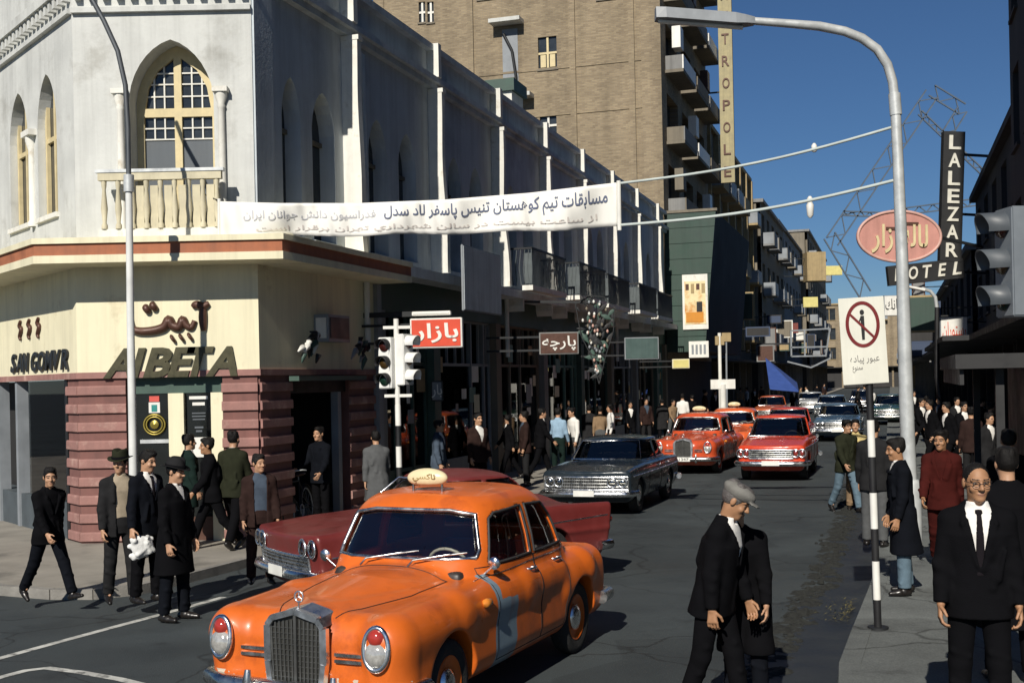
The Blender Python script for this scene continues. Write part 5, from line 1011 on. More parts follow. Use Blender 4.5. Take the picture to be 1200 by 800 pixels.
        for y in (-0.14, 0.14): MB().tube([(0.12, y, 1.54), (0.12, y, 1.64)], 0.012, 6).build('sign_bracket', DULLCHROME, root)
    bm.free(); bpy.data.meshes.remove(full) if detail else None
    return root
def _area(p): return sum(p[i][0] * p[(i + 1) % len(p)][1] - p[(i + 1) % len(p)][0] * p[i][1] for i in range(len(p))) / 2
def ccw(p): return p if _area(p) > 0 else p[::-1]

def make_sedan(name, paintm, sp, res=0.02):
    """three-box saloon of the early 1960s from a table of profiles"""
    root = empty(name); L, W, Ht = sp['L'], sp['W'], sp['H']; hl = L / 2; hw = W / 2
    tx, tz = zip(*sorted(sp['top'])); wx, ww = zip(*sorted(sp['plan'])); belt = sp['belt']; fin = sp.get('fin')
    def shellf(X, Y, Z):
        w = np.interp(X, wx, ww) * hw; zt = np.interp(X, tx, tz); v = np.clip(np.abs(Y) / w, 0, 1.3)
        top = zt - sp.get('crown', 0.05) * v ** 4
        if fin is not None: top = top + np.interp(X, [fin[0], fin[1]], [fin[2], 0]) * (np.clip((v - 0.35) / 0.6, 0, 1) ** 1.2 - 0.15)
        if sp.get('brow'): top = top + np.interp(X, [hl - 1.2, hl], [0, sp['brow']]) * (np.clip((v - 0.45) / 0.5, 0, 1) - 0.4)
        side = np.abs(Y) - (w - 0.16 * np.clip((0.55 - Z) / 0.4, 0, 1) ** 2 - 0.035 * np.clip((Z - 0.62) / 0.3, 0, 1) ** 2 + sp.get('crease', 0.012) * np.exp(-((Z - sp.get('crz', 0.66)) / 0.035) ** 2))
        d = smax(side, Z - top, sp.get('kt', 0.07)); d = smax(d, sp.get('sill', 0.24) - Z, 0.06)
        d = smax(d, X - (hl - sp.get('fc', 0.10) * v ** 2 + sp.get('fl', 0.10) * (Z - 0.6) - 0.14 * np.clip((0.45 - Z) / 0.25, 0, 1)), 0.06)
        d = smax(d, -X - (hl - sp.get('rc', 0.10) * v ** 2 + sp.get('rl', 0.05) * (Z - 0.6) - 0.14 * np.clip((0.45 - Z) / 0.25, 0, 1)), 0.06); return d
    bx = (np.array([-hl - 0.1, -hw - 0.05, 0.2]), np.array([hl + 0.1, hw + 0.05, max(tz) + (fin[2] if fin else 0) + 0.05]))
    zb, zr = belt - 0.06, Ht; c0, c1, r0, r1 = sp['cab']              # base rear/front, roof rear/front
    rings = []
    for z in np.linspace(zb, zr + 0.03, 6): k = (z - belt) / (Ht - 0.05 - belt); a = c0 + (r0 - c0) * k; b = c1 + (r1 - c1) * k; w = hw * (0.90 - sp.get('tumble', 0.14) * max(0, k)); rings.append((z, (a + b) / 2, 0, (b - a) / 2, w))
    base = p_loft(rings, n=5.0); xm = (r0 + r1) / 2; xr = (r1 - r0) / 2
    def cabf(X, Y, Z): return smax(base[0](X, Y, Z), Z - (Ht - 0.03 * ((X - xm) / xr) ** 2 - 0.05 * (Y / (hw * 0.75)) ** 2), sp.get('kr', 0.07))
    cab = (cabf, base[1], base[2]); zt = Ht - 0.10; kz = lambda a, b, z: a + (b - a) * (z - belt) / (Ht - 0.05 - belt); z1 = belt + 0.035; bp = sp.get('bpil', (c0 + c1) / 2 + 0.05)
    fw = ccw([(kz(c1, r1, z1) - 0.12, z1), (kz(c1, r1, zt) - 0.10, zt), (bp + 0.04, zt), (bp + 0.04, z1)]); rw = ccw([(bp - 0.04, z1), (bp - 0.04, zt), (kz(c0, r0, zt) + 0.13, zt), (kz(c0, r0, z1) + 0.20, z1)])
    w0, w1 = hw * 0.80, hw * 0.66; ws = ccw([(-w0, z1), (w0, z1), (w1, zt), (-w1, zt)]); fx = (kz(c1, r1, zt) - 0.22, c1 + 0.4); bxr = (c0 - 0.4, kz(c0, r0, zt) + 0.22)
    cuts = [(side_cut(p, s), 0.006) for p in (fw, rw) for s in (1, -1)] + [(end_cut(ws, *fx), 0.01), (end_cut(ws, *bxr), 0.01)]
    hollow = [((lambda X, Y, Z: np.maximum(cabf(X, Y, Z) + 0.045, zb - Z), base[1], base[2]), 0.01), (p_rbox(((c0 + c1) / 2, 0, 0.68), ((c1 - c0) / 2 - 0.12, hw * 0.76, 0.28), 0.08), 0.02)]
    panes = [('windscreen', lambda x, y, z, c=end_cut(ws, *fx)[0]: c(x, y, z)), ('rear_window', lambda x, y, z, c=end_cut(ws, *bxr)[0]: c(x, y, z))] + [('side_window', lambda x, y, z, c=side_cut(p, s)[0]: c(x, y, z)) for p in (fw, rw) for s in (1, -1)]
    ax = sp['axles']; V, Q, gl = car_body(-hl - 0.1, hl + 0.1, hw, max(Ht, max(tz) + 0.2), res, [((shellf, *bx), 0.0)], cab, hollow, cuts, [(ax[0], 0.36), (ax[1], 0.36)], panes, None)
    full = np_mesh('tmp', V, Q); bm = bmesh.new(); bm.from_mesh(full); bvh = BVHTree.FromBMesh(bm)
    d1 = ccw([(c1 - 0.05, 0.30), (c1 - 0.05, belt - 0.02), (bp, belt - 0.02), (bp, 0.30)]); d2 = ccw([(bp - 0.01, 0.30), (bp - 0.01, belt - 0.02), (c0 + 0.25, belt - 0.02), (c0 + 0.38, 0.30)])
    me, doors = door_split(V, Q, (d1, d2)); link('body', me, root, paintm); DO = [link('door', m, root, paintm) for s, m in doors]
    for n, m in gl: link(n, m, root, CARGLASS)
    for s in (1, -1):
        for poly in (d1, d2): seam(bvh, list(poly) + [poly[0]], s, 0.012, -0.002).build('door_seam', INK, root)
        for j, x in enumerate((bp + 0.14, c0 + 0.5)):
            p = on_side(bvh, x, belt - 0.12, s, 0.02); MB().bar(p + Vector((-0.07, 0, 0)), p + Vector((0.07, 0, 0)), 0.025, 0.025).build('handle', CHROME, DO[(0 if s > 0 else 2) + j])
        seam(bvh, [(hl - 0.25, sp.get('crz', 0.66)), (-hl + 0.15, sp.get('crz', 0.66) + sp.get('trimrise', 0))], s, 0.022, 0.0).build('trim', CHROME, root)
    # windscreen surround
    m = MB(); q = [(kz(c1, r1, z) - 0.02, y, z) for y, z in ((-w0, z1), (w0, z1), (w1, zt), (-w1, zt), (-w0, z1))]; m.tube(q, 0.014, 6); m.build('windscreen_frame', CHROME, root)
    # front: grille and lamps
    gz0, gz1 = sp['grille'][0], sp['grille'][1]; gw = sp['grille'][2]; g = MB(); fxx = lambda y, z: on_front(bvh, y, z, 1, 0.012).x
    n = 12; rows = [gz0, gz1]
    for z in rows: g.tube([(fxx(gw * (i / n * 2 - 1), z) + 0.005, gw * (i / n * 2 - 1), z) for i in range(n + 1)], 0.020, 6)
    for y in (-gw, gw): g.tube([(fxx(y, gz0) + 0.005, y, gz0), (fxx(y, gz1) + 0.005, y, gz1)], 0.020, 6)
    go = g.build('grille', CHROME, root); b = MB(); k = MB()
    for i in range(int(gw * 2 / 0.035)): y = -gw + 0.03 + i * 0.035; b.bar((fxx(y, gz0) + 0.004, y, gz0), (fxx(y, gz1) + 0.004, y, gz1), 0.010)
    for j in range(3): z = gz0 + (gz1 - gz0) * (j + 1) / 4; b.tube([(fxx(gw * (i / n * 2 - 1), z) + 0.006, gw * (i / n * 2 - 1), z) for i in range(n + 1)], 0.010, 5)
    b.build('grille_bar', DULLCHROME, go)
    k.add([(fxx(gw * (i / n * 2 - 1), z) - 0.004, gw * (i / n * 2 - 1), z) for i in range(n + 1) for z in (gz0, gz1)], [(2 * i, 2 * i + 2, 2 * i + 3, 2 * i + 1) for i in range(n)]); k.build('grille_core', INK, go)
    for y in sp['lamps']:
        for s in (1, -1): z = sp.get('lampz', (gz0 + gz1) / 2); lamp(root, 'headlight', Vector((fxx(s * y, z) + 0.015, s * y, z)), sp.get('lampr', 0.085), sp.get('lampr', 0.085))
    for d in (1, -1):
        m = MB(); x = (lambda y: on_front(bvh, y, 0.46, d, 0.05).x); ys = [-hw * 0.97, -hw * 0.85, -hw * 0.5, 0, hw * 0.5, hw * 0.85, hw * 0.97]
        pts = [(x(-hw * 0.8) - d * 0.30, -hw - 0.02, 0.42)] + [(x(min(max(y, -hw * 0.86), hw * 0.86)) + d * (0.02 if abs(y) < hw * 0.9 else -0.03), y, 0.42) for y in ys] + [(x(hw * 0.8) - d * 0.30, hw + 0.02, 0.42)]
        m.tube(pts, 0.06, 8, flat=1.0); m.build('bumper', CHROME, root)
    for s in (1, -1):
        y, z = sp.get('tail', (hw * 0.78, 0.66)); q = on_front(bvh, s * y, z, -1, 0.0); MB().lathe([(1.0, -0.02), (0.95, 0.02), (0.5, 0.05), (0.001, 0.055)], 16, Matrix.Translation(q) @ Matrix.Rotation(R(-90), 4, 'Y') @ Matrix.Diagonal((sp.get('tailz', 0.06), sp.get('taily', 0.09), 1, 1))).build('tail_lamp', REDLENS, root)
    p = on_front(bvh, 0, 0.5, 1, 0.09); pl = MB().box((p.x + 0.03, 0, 0.44), (0.008, 0.40, 0.11)).build('number_plate', PLATE, root)
    link('seat', seat_mesh(bp + 0.12, hw * 0.72, 0.46), root, SEATD); link('seat', seat_mesh(c0 + 0.62, hw * 0.72, 0.46), root, SEATD)
    sx = c1 - 0.30; m = MB(); ring_tube(m, Matrix.Translation((sx - 0.10, 0.34, belt - 0.02)) @ Matrix.Rotation(R(-62), 4, 'Y'), 0.19, 0.19, 0.012, 20); m.tube([(sx - 0.1, 0.34, belt - 0.02), (sx + 0.12, 0.34, belt - 0.12)], 0.018, 6); m.build('steering_wheel', SEATD, root)
    MB().b2((c0 + 0.1, -hw * 0.7, 0.25), (c1 - 0.05, hw * 0.7, 0.28)).build('floor_pan', UNDER, root)
    add_wheels(root, [(ax[0], hw - 0.14), (ax[0], -hw + 0.14), (ax[1], hw - 0.14), (ax[1], -hw + 0.14)], sp.get('rim', DULLCHROME))
    bm.free(); bpy.data.meshes.remove(full)
    return root
FINNED = dict(L=5.0, W=1.94, H=1.40, top=[(-2.55, 0.86), (-1.6, 0.93), (-0.9, 0.96), (0.9, 0.97), (1.6, 0.94), (2.5, 0.86)], plan=[(-2.55, 0.98), (-1.2, 1.0), (0.6, 0.99), (1.9, 0.97), (2.5, 0.93)], belt=0.96, fin=(-2.5, -0.7, 0.13), brow=0.06, cab=(-1.45, 0.82, -0.80, 0.22), axles=(1.55, -1.35), grille=(0.46, 0.62, 0.70), lamps=(0.60, 0.80), lampz=0.72, lampr=0.085, crease=0.02, crz=0.62, trimrise=0.16, tail=(0.74, 0.72), taily=0.17, tailz=0.07, kr=0.06, fl=0.14, rl=0.22)
SALOON = dict(L=4.55, W=1.80, H=1.42, top=[(-2.3, 0.86), (-1.5, 0.92), (-0.9, 0.95), (0.9, 0.96), (1.6, 0.93), (2.3, 0.86)], plan=[(-2.3, 0.95), (-1.2, 1.0), (0.8, 1.0), (1.8, 0.98), (2.3, 0.95)], belt=0.94, fin=(-2.2, -0.6, 0.06), brow=0.03, cab=(-1.45, 0.80, -1.0, 0.28), axles=(1.40, -1.25), grille=(0.50, 0.74, 0.82), lamps=(0.52, 0.71), lampz=0.64, lampr=0.085, crease=0.022, crz=0.74, kr=0.06)
COMPACT = dict(L=4.15, W=1.62, H=1.50, top=[(-2.1, 0.82), (-1.5, 0.90), (-0.9, 0.94), (0.75, 0.98), (1.4, 0.95), (2.1, 0.84)], plan=[(-2.1, 0.94), (-1.0, 1.0), (0.8, 1.0), (1.6, 0.97), (2.1, 0.92)], belt=0.96, fin=(-2.1, -0.8, 0.05), brow=0.03, cab=(-1.35, 0.80, -0.85, 0.20), axles=(1.28, -1.18), grille=(0.54, 0.74, 0.50), lamps=(0.56, 0.70), lampz=0.66, lampr=0.088, crease=0.015, crz=0.78, kr=0.09)
# ------------------------------------------------------------------ other buildings
def rooted(name, loc, label, cat, group=None): return tag(empty(name, loc), label, cat, group)
def brick_tower():
    T0 = 37.0; base = st(T0, 0); root = rooted('brick_tower', base, 'tall buff brick tower with a dark balconied street side', 'building')
    FX = Matrix.Translation(st(T0, 0) - NV * 14.2) @ Matrix.Rotation(math.atan2(NV.y, NV.x), 4, 'Z')      # camera-facing wall: x 0..14.2 runs to the street corner
    FS = Matrix.Translation(st(T0, 0)) @ Matrix.Rotation(ST_ROT, 4, 'Z')
    P = lambda mb, name, ms, W, **k: put(mb.build(name, ms, root, **k), root, W)
    def xz(px, py):
        a, b = _lev(px, py); dr = Vector((a / FPX, 1, 0)); k = base.dot(DV) / dr.dot(DV); p = dr * k; return (p - (base - NV * 14.2)).dot(NV), CAM_H - b / FPX * k
    def rc(x0, y0, x1, y1): a, b = xz(x0, y1), xz(x1, y0); return a[0], b[0], a[1], b[1]
    wins = [rc(631, 42, 652, 82), rc(591, 62, 603, 92), rc(491, 2, 498, 27), rc(501, 2, 508, 27), rc(633, 134, 652, 160), rc(560, -40, 580, 0), rc(700, -40, 720, 0)]
    P(MB().wall(rect(0, 14.2, 6.0, 30), [rect(a, b, c, d) for a, b, c, d in wins], 0, 0.16), 'wall', BRICK, FX)
    for i, (a, b, c, d) in enumerate(wins):
        P(MB().b2((a, 0.12, c), (b, 0.14, d)), 'window_pane', PANE, FX); m = (a + b) / 2; fr = CREAMF if i == 0 else TRIMW
        P(MB().b2((m - 0.05, 0.05, c), (m + 0.05, 0.115, d)), 'window_frame', fr, FX); P(MB().b2((a, 0.055, (c + d) / 2 - 0.05), (b, 0.112, (c + d) / 2 + 0.05)), 'window_frame', fr, FX); P(MB().b2((a - 0.06, -0.06, c - 0.08), (b + 0.06, 0.1, c)), 'window_sill', TANW, FX)
        if i == 0:
            for x in ((a * 3 + b) / 4, (a + 3 * b) / 4): P(MB().b2((x - 0.13, 0.06, c + 0.1), (x + 0.13, 0.10, c + 0.68)), 'window_panel', CREAMF, FX)
    for px in (553, 672, 741): x, _ = xz(px, 100); P(MB().b2((x - 0.14, -0.10, 6), (x + 0.14, -0.003, 29.9)), 'brick_strip', BRICK, FX)
    P(MB().b2((0.0, -0.05, 6.0), (0.55, -0.003, 29.9)), 'brick_strip', BRICK, FX); P(MB().b2((13.3, -0.14, 6.0), (14.2, -0.003, 29.9)), 'corner_pier', BRICK, FX)
    for x0, y, x1 in ((578, 30, 614), (586, 117, 626)): a, z = xz(x0, y); b, _ = xz(x1, y); P(MB().b2((a, -0.75, z - 0.08), (b, -0.003, z + 0.10)), 'concrete_canopy', PLAST, FX)
    a, _ = xz(589, 60); b, _ = xz(607, 60); P(MB().b2((a, -0.02, xz(600, 113)[1]), (b, -0.004, xz(600, 34)[1])), 'shaft_panel', GREYP, FX)
    P(MB().tube([(a + 0.1, -0.12, xz(600, 40)[1]), (a + 0.5, -0.14, xz(600, 60)[1]), (b - 0.1, -0.12, xz(600, 90)[1]), (b - 0.1, -0.12, xz(600, 112)[1])], 0.07, 8), 'flue_pipe', IRON, FX)
    for y in (75, 130, 250): _, z = xz(700, y); P(MB().b2((0.6, -0.035, z - 0.05), (13.3, -0.003, z + 0.05)), 'brick_course', BRICK, FX)
    # street side with balconies
    LS = 14.0; hs = [rect(1.2 + 4.3 * j, 4.2 + 4.3 * j, 6.9 + 3.3 * i, 9.2 + 3.3 * i) for i in range(7) for j in range(3)]
    P(MB().wall(rect(0, LS, 3.4, 30), hs, 0, 0.5), 'wall', BRICK, FS); P(MB().b2((0.5, 0.5, 3.4), (LS, 14.0, 29.8)), 'core', DARK, FS); P(MB().b2((0, 0.02, 0.12), (LS, 0.5, 3.4)), 'shop_storey', DARKW, FS)
    for i in range(7):
        z = 6.75 + 3.3 * i
        for j in range(3):
            x = 0.9 + 4.3 * j; s = P(MB().b2((x, -0.85, z), (x + 3.7, -0.003, z + 0.14)), 'balcony_slab', TANW, FS)
            o = MB().b2((x, -0.86, z + 0.143), (x + 3.7, -0.80, z + 0.78)).build('balcony_front', [WHITEP, TANW, GREYW][(i + j) % 3], s); put(o, root, FS); o.matrix_basis = s.matrix_basis.inverted() @ o.matrix_basis
            o = MB().b2((x, -0.798, z + 0.143), (x + 0.06, -0.02, z + 0.78)).build('balcony_side', [TANW, GREYW][(i + j) % 2], s); put(o, root, FS); o.matrix_basis = s.matrix_basis.inverted() @ o.matrix_basis
            P(MB().b2((x + 0.3, 0.4, z + 0.15), (x + 3.3, 0.45, z + 2.4)), 'balcony_door', PANE, FS)
            if (i * 3 + j) % 2: P(MB().b2((x + 0.25, -0.7, z + 1.2), (x + 1.1, -0.3, z + 2.2)), 'hung_cloth', [WHITEP, TANW, BROWNL][(i + j) % 3], FS)
    # vertical hotel sign
    p = at(846, 120, 0).xy; sg = rooted('vertical_hotel_sign', st(49.5, 1.4, 12.6), 'tall cream vertical sign with ochre letters METROPOLE on the brick tower', 'sign')
    W = Matrix.Translation(st(49.5, 0.85, 0)) @ Matrix.Rotation(math.atan2(NV.y, NV.x), 4, 'Z'); zc = lambda py: CAM_H + (HOR_Y - py + (846 - 600) * -0.0209) / FPX * (st(49.5, 1.4).y)
    z0, z1 = zc(214), 26.5; put(MB().b2((0.1, 0, z0), (0.85, 0.25, z1)).build('sign_panel', mat('sign_cream', (0.36, 0.315, 0.18), 0.7, var=0.2, streak=0.3), sg), sg, W)
    for i, ch in enumerate('METROPOLE'[::-1]): put(link('sign_lettering', text_fit(ch, 0.40, 0.58, 0.04, 0.01), sg, BROWNL), sg, W @ Matrix.Translation((0.475, -0.01, z0 + 0.6 + i * 1.22)))
    for z in (z0 + 1, z0 + 5, z0 + 9): put(MB().b2((-0.85, 0.08, z), (0.098, 0.16, z + 0.08)).build('sign_bracket', IRON, sg), sg, W)
    # green clad marquee that hangs over the pavement
    mq = rooted('cinema_marquee', st(37.2, 0), 'green boarded marquee projecting over the pavement below the brick tower', 'marquee')
    FQ = Matrix.Translation(st(36.75, 0)) @ Matrix.Rotation(math.atan2(NV.y, NV.x), 4, 'Z'); Q = lambda mb, name, ms, W: put(mb.build(name, ms, mq), mq, W)
    n = 9
    for i in range(n):
        za, zb = 3.7 + (10.0 - 3.7) * i / n, 3.7 + (10.0 - 3.7) * (i + 1) / n - 0.02; u0, u1 = 1.75 + 0.6 * i / n, 1.75 + 0.6 * (i + 1) / n
        Q(MB().prism([(0.02, za), (u0, za), (u1, zb), (0.02, zb)], -0.03 - 0.012 * (i % 2), 0.03), 'cladding_board', GREENC_, FQ)
    Q(MB().add([(0.05, 0.04, 3.72), (1.72, 0.04, 3.72), (2.32, 0.04, 9.98), (0.05, 0.04, 9.98), (0.05, 13.5, 3.72), (1.72, 13.5, 3.72), (2.32, 13.5, 9.98), (0.05, 13.5, 9.98)], [(0, 1, 2, 3), (4, 7, 6, 5), (1, 5, 6, 2), (0, 4, 5, 1), (3, 2, 6, 7), (0, 3, 7, 4)]), 'marquee_body', DARKW, FQ)
    Q(MB().b2((-0.02, -0.08, 9.98), (2.42, 0.2, 10.1)), 'coping', TANW, FQ)
    xq = lambda px: (at(px, 350, st(36.75, 1).y) - st(36.75, 0)).dot(NV)
    zq = lambda py: at(815, py, st(36.75, 0.8).y).z
    a, b = xq(800), xq(831); Q(MB().b2((a, -0.12, zq(386)), (b, -0.05, zq(322))), 'poster_frame', TRIMW, FQ); pf = MB().b2((a + 0.1, -0.135, zq(380)), (b - 0.1, -0.121, zq(330)))
    Q(pf, 'poster', mat('printed_poster', (0.72, 0.62, 0.36), 0.6, var=0.1, col2=(0.55, 0.22, 0.03), patch=0.14, pscale=1.8), FQ)
    Q(MB().b2((a + 0.15, -0.15, zq(378)), (b - 0.2, -0.136, zq(366))), 'poster_block', mat('orange_print', (0.55, 0.22, 0.02), 0.6), FQ); Q(MB().b2((b - 0.5, -0.152, zq(366)), (b - 0.25, -0.137, zq(354))), 'poster_block', INK_, FQ)
    for i in range(4): Q(MB().b2((a + 0.15 + 0.24 * i, -0.15, zq(340 + 4 * (i % 2))), (a + 0.30 + 0.24 * i, -0.137, zq(333))), 'poster_block', [BROWNL, OCHRE][i % 2], FQ)
    a, b = xq(807), xq(831); Q(MB().b2((a, -0.2, zq(419)), (b, -0.1, zq(400))), 'notice_board', WHITEP, FQ)
    for i in range(4): Q(MB().b2((a + 0.12 + 0.18 * i, -0.215, zq(415)), (a + 0.22 + 0.18 * i, -0.201, zq(404))), 'notice_print', GREYP, FQ)
INK_ = mat('sign_black', (0.012, 0.012, 0.013), 0.6, var=0.1)
brick_tower()
def block(name, label, fr, L, H, depth, wm, nf, nb, group=None, balc=0.5, top=TRIMW, col=False, shop=DARKW, rail=GREYP, canopy=0.9):
    """street block: facade at local y=0, x 0..L; windows and balconies one by one"""
    root = rooted(name, fr.translation.copy(), label, 'building', group); P = lambda mb, nm, ms: put(mb.build(nm, ms, root), root, fr)
    fh = (H - 4.2) / nf; bw = L / nb; hs = [rect((j + 0.25) * bw, (j + 0.75) * bw, 4.2 + fh * (i + 0.22), 4.2 + fh * (i + 0.82)) for i in range(nf) for j in range(nb)]
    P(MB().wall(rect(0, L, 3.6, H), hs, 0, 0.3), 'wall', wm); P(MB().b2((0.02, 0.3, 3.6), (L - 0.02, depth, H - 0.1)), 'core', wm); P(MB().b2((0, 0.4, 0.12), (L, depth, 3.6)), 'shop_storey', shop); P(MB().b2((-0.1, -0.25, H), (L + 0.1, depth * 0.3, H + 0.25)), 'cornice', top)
    P(MB().b2((0, -canopy, 3.45), (L, 0.38, 3.598)), 'canopy', BLACKP if canopy > 1 else shop)  # deep canopies shaped to shade the right pavement, edges blackened against the sun
    for j in range(nb + 1): P(MB().b2((max(0, j * bw - 0.15), 0.02, 0.12), (min(L, j * bw + 0.15), 0.39, 3.44)), 'pier', wm)
    for h in hs:
        x0, x1, z0, z1 = h[0][0], h[1][0], h[0][1], h[2][1]; P(MB().b2((x0, 0.24, z0), (x1, 0.26, z1)), 'window_pane', PANE); P(MB().b2(((x0 + x1) / 2 - 0.05, 0.16, z0), ((x0 + x1) / 2 + 0.05, 0.235, z1)), 'window_frame', top); P(MB().b2((x0 - 0.08, -0.08, z0 - 0.09), (x1 + 0.08, 0.1, z0)), 'window_sill', top)
        if random.random() < balc: P(MB().b2((x0 - 0.35, -0.95, z0 - 0.28), (x1 + 0.35, -0.085, z0 - 0.13)), 'balcony_slab', top); P(MB().b2((x0 - 0.35, -0.95, z0 - 0.128), (x1 + 0.35, -0.89, z0 + 0.72)), 'balcony_front', random.choice([rail, top, TANW])); P(MB().b2((x0 - 0.35, -0.888, z0 - 0.128), (x0 - 0.30, -0.09, z0 + 0.72)), 'balcony_side', rail); P(MB().b2((x1 + 0.30, -0.888, z0 - 0.128), (x1 + 0.35, -0.09, z0 + 0.72)), 'balcony_side', rail)
    if col:
        for j in range(nb + 1): P(MB().b2((min(max(0, j * bw - 0.22), L - 0.3), -0.32, 4.2), (min(L, max(0.3, j * bw + 0.22)), -0.003, H - 0.01)), 'pilaster', top)
    return root
def FL(t, u=0.0): return Matrix.Translation(st(t, u)) @ Matrix.Rotation(ST_ROT, 4, 'Z')
def FRt(t, u): return Matrix.Translation(st(t, u)) @ Matrix.Rotation(ST_ROT + math.pi, 4, 'Z')       # right side: x runs back towards the camera
block('street_building', 'tan building with pale pilasters beyond the green marquee', FL(51.5, -0.2), 22, 17.0, 14, TANW, 3, 6, balc=0.35, top=OCHRE, col=True)
block('street_building', 'drab balconied building just beyond the pilastered one', FL(73.8, 0.6), 20, 15.5, 14, TANW, 3, 5, balc=0.8, top=GREYW)
block('street_building', 'grey balconied building far down the left side', FL(94.2, 0.0), 30, 16.5, 14, GREYW, 3, 7, balc=0.7, top=TANW)
block('street_building', 'tan building with a roof box at the far left end', FL(124.6, 0.8), 40, 19.0, 14, TANW, 4, 9, balc=0.4, top=GREYW)
block('street_building', 'brown building closing the far end of the street', Matrix.Translation(st(190, -6)) @ Matrix.Rotation(math.atan2(NV.y, NV.x), 4, 'Z'), 40, 14.0, 20, BRICK, 3, 10, balc=0.3, top=OCHRE)
block('street_building', 'pale low building on the far right of the street', FRt(186, 12.9), 42, 8.6, 14, OCHRE, 3, 8, balc=0.4, top=TRIMW)
block('street_building', 'dark right hand building behind the hotel signs', FRt(143.6, 12.6), 60, 8.4, 14, GREYW, 3, 12, balc=0.5, top=GREYW)
block('street_building', 'shade-coloured building with stepped balconies beside the hotel sign', FRt(83.2, 13.1), 45, 7.8, 14, DARKW, 1, 9, canopy=1.6, balc=0.6, top=GREYW, rail=DARKW)
block('street_building', 'shade-coloured tall building at the right edge with a ledged corner', FRt(38.0, 13.3), 19.0, 9.8, 14, DARKW, 2, 5, canopy=2.2, balc=0.0, top=DARKW, rail=GREYP)
block('street_building', 'tallest shade-coloured building rising past the traffic light', FRt(18.8, 13.0), 27.0, 29.0, 14, DARKW, 7, 9, canopy=1.2, balc=0.0, top=DARKW, rail=DARKW)
# ------------------------------------------------------------------ signs over the street
def plate_sign(name, label, px, py, wpx, hpx, Y, face, edge, words=None, ink=None, arm=None, thick=0.16, rz=0.0, cat='sign', bold=0.01, bolts=True):
    c = at(px, py, Y); w, h = wpx * Y / FPX, hpx * Y / FPX; o = rooted(name, c, label, cat); W = Matrix.Translation(c) @ Matrix.Rotation(rz, 4, 'Z')
    put(MB().b2((-w / 2, 0, -h / 2), (w / 2, thick, h / 2)).build('sign_box', edge, o, bevel=0.01), o, W); fp = put(MB().b2((-w / 2 + 0.03, -0.012, -h / 2 + 0.03), (w / 2 - 0.03, -0.002, h / 2 - 0.03)).build('sign_face', face, o), o, W)
    if words: put(link('sign_lettering', text_fit(words, w * 0.86, h * 0.66, 0.015, bold), o, ink), o, W @ Matrix.Translation((0, -0.014, 0)))
    if arm is not None:
        for z in (-h * 0.3, h * 0.3): put(MB().bar((math.copysign(w / 2 - 0.02, arm), thick / 2, z), (math.copysign(w / 2, arm) + arm, thick / 2 + 0.05, z), 0.05).build('sign_bracket', IRON, o), o, W)
    return o
REDN = mat('red_sign_face', (0.60, 0.055, 0.018), 0.5, var=0.1, scale=3); YEL = mat('yellow_sign_face', (0.62, 0.55, 0.20), 0.6)
rs = plate_sign('shop_sign', 'bright red shop sign with looping white lettering above the signal', 511, 390, 62, 35, 22.6, REDN, WHITEP, shape_ar('بازار'), WHITEP, arm=-1.2, rz=-R(8), bold=0.02)
plate_sign('shop_lamp_strip', 'white strip lamp fixed over the red shop sign', 505, 367, 46, 5, 22.7, WHITEP, WHITEP, arm=-1.2, rz=-R(8), cat='lamp')
plate_sign('blank_sign_board', 'large blank grey metal board above the shop fronts', 566, 330, 135, 74, 27.0, PLASTB, GREYP, rz=ST_ROT, thick=0.05)
plate_sign('shop_sign', 'brown shop sign with pale writing under the balcony', 655, 402, 46, 26, 29.3, BROWNL, GREYW, shape_ar('پارچه'), WHITEP, arm=-1.3)
plate_sign('shop_sign', 'small grey hanging sign with two marks by the doorway', 512, 458, 14, 24, 26.0, GREYP, BLACKP, shape_ar('بار'), WHITEP, thick=0.08)
plate_sign('shop_sign', 'green enamel fascia board beyond the bulb cluster', 752, 408, 40, 26, 37.0, mat('faded_green_enamel', (0.05, 0.09, 0.085), 0.5, streak=0.3), GREYP, arm=-1.4)
plate_sign('shop_sign', 'small cream box sign in front of the marquee', 798, 426, 20, 11, 44.0, YEL, CREAM, arm=-1.2)
plate_sign('box_sign', 'yellow lit box sign high on the far left row', 974, 317, 26, 11, 108.0, YEL, YEL, arm=-1.6)
plate_sign('box_sign', 'square ochre box standing out from the far left row', 957, 312, 22, 34, 100.0, OCHRE, OCHRE, arm=-1.8, thick=1.5)
plate_sign('box_sign', 'small pale yellow sign lower on the far left row', 950, 354, 17, 12, 92.0, YEL, YEL, arm=-1.6)
plate_sign('shop_sign', 'white sign board with a red mark below the hotel sign', 1118, 388, 32, 34, 47.0, WHITEP, GREYP, shape_ar('رستوران'), REDN, arm=1.2, bold=0.0)
plate_sign('shop_sign', 'white sign with black dots behind the no walking sign', 1046, 358, 20, 24, 60.0, WHITEP, GREYP, shape_ar('بانک'), INK_, arm=1.2, bold=0.0)
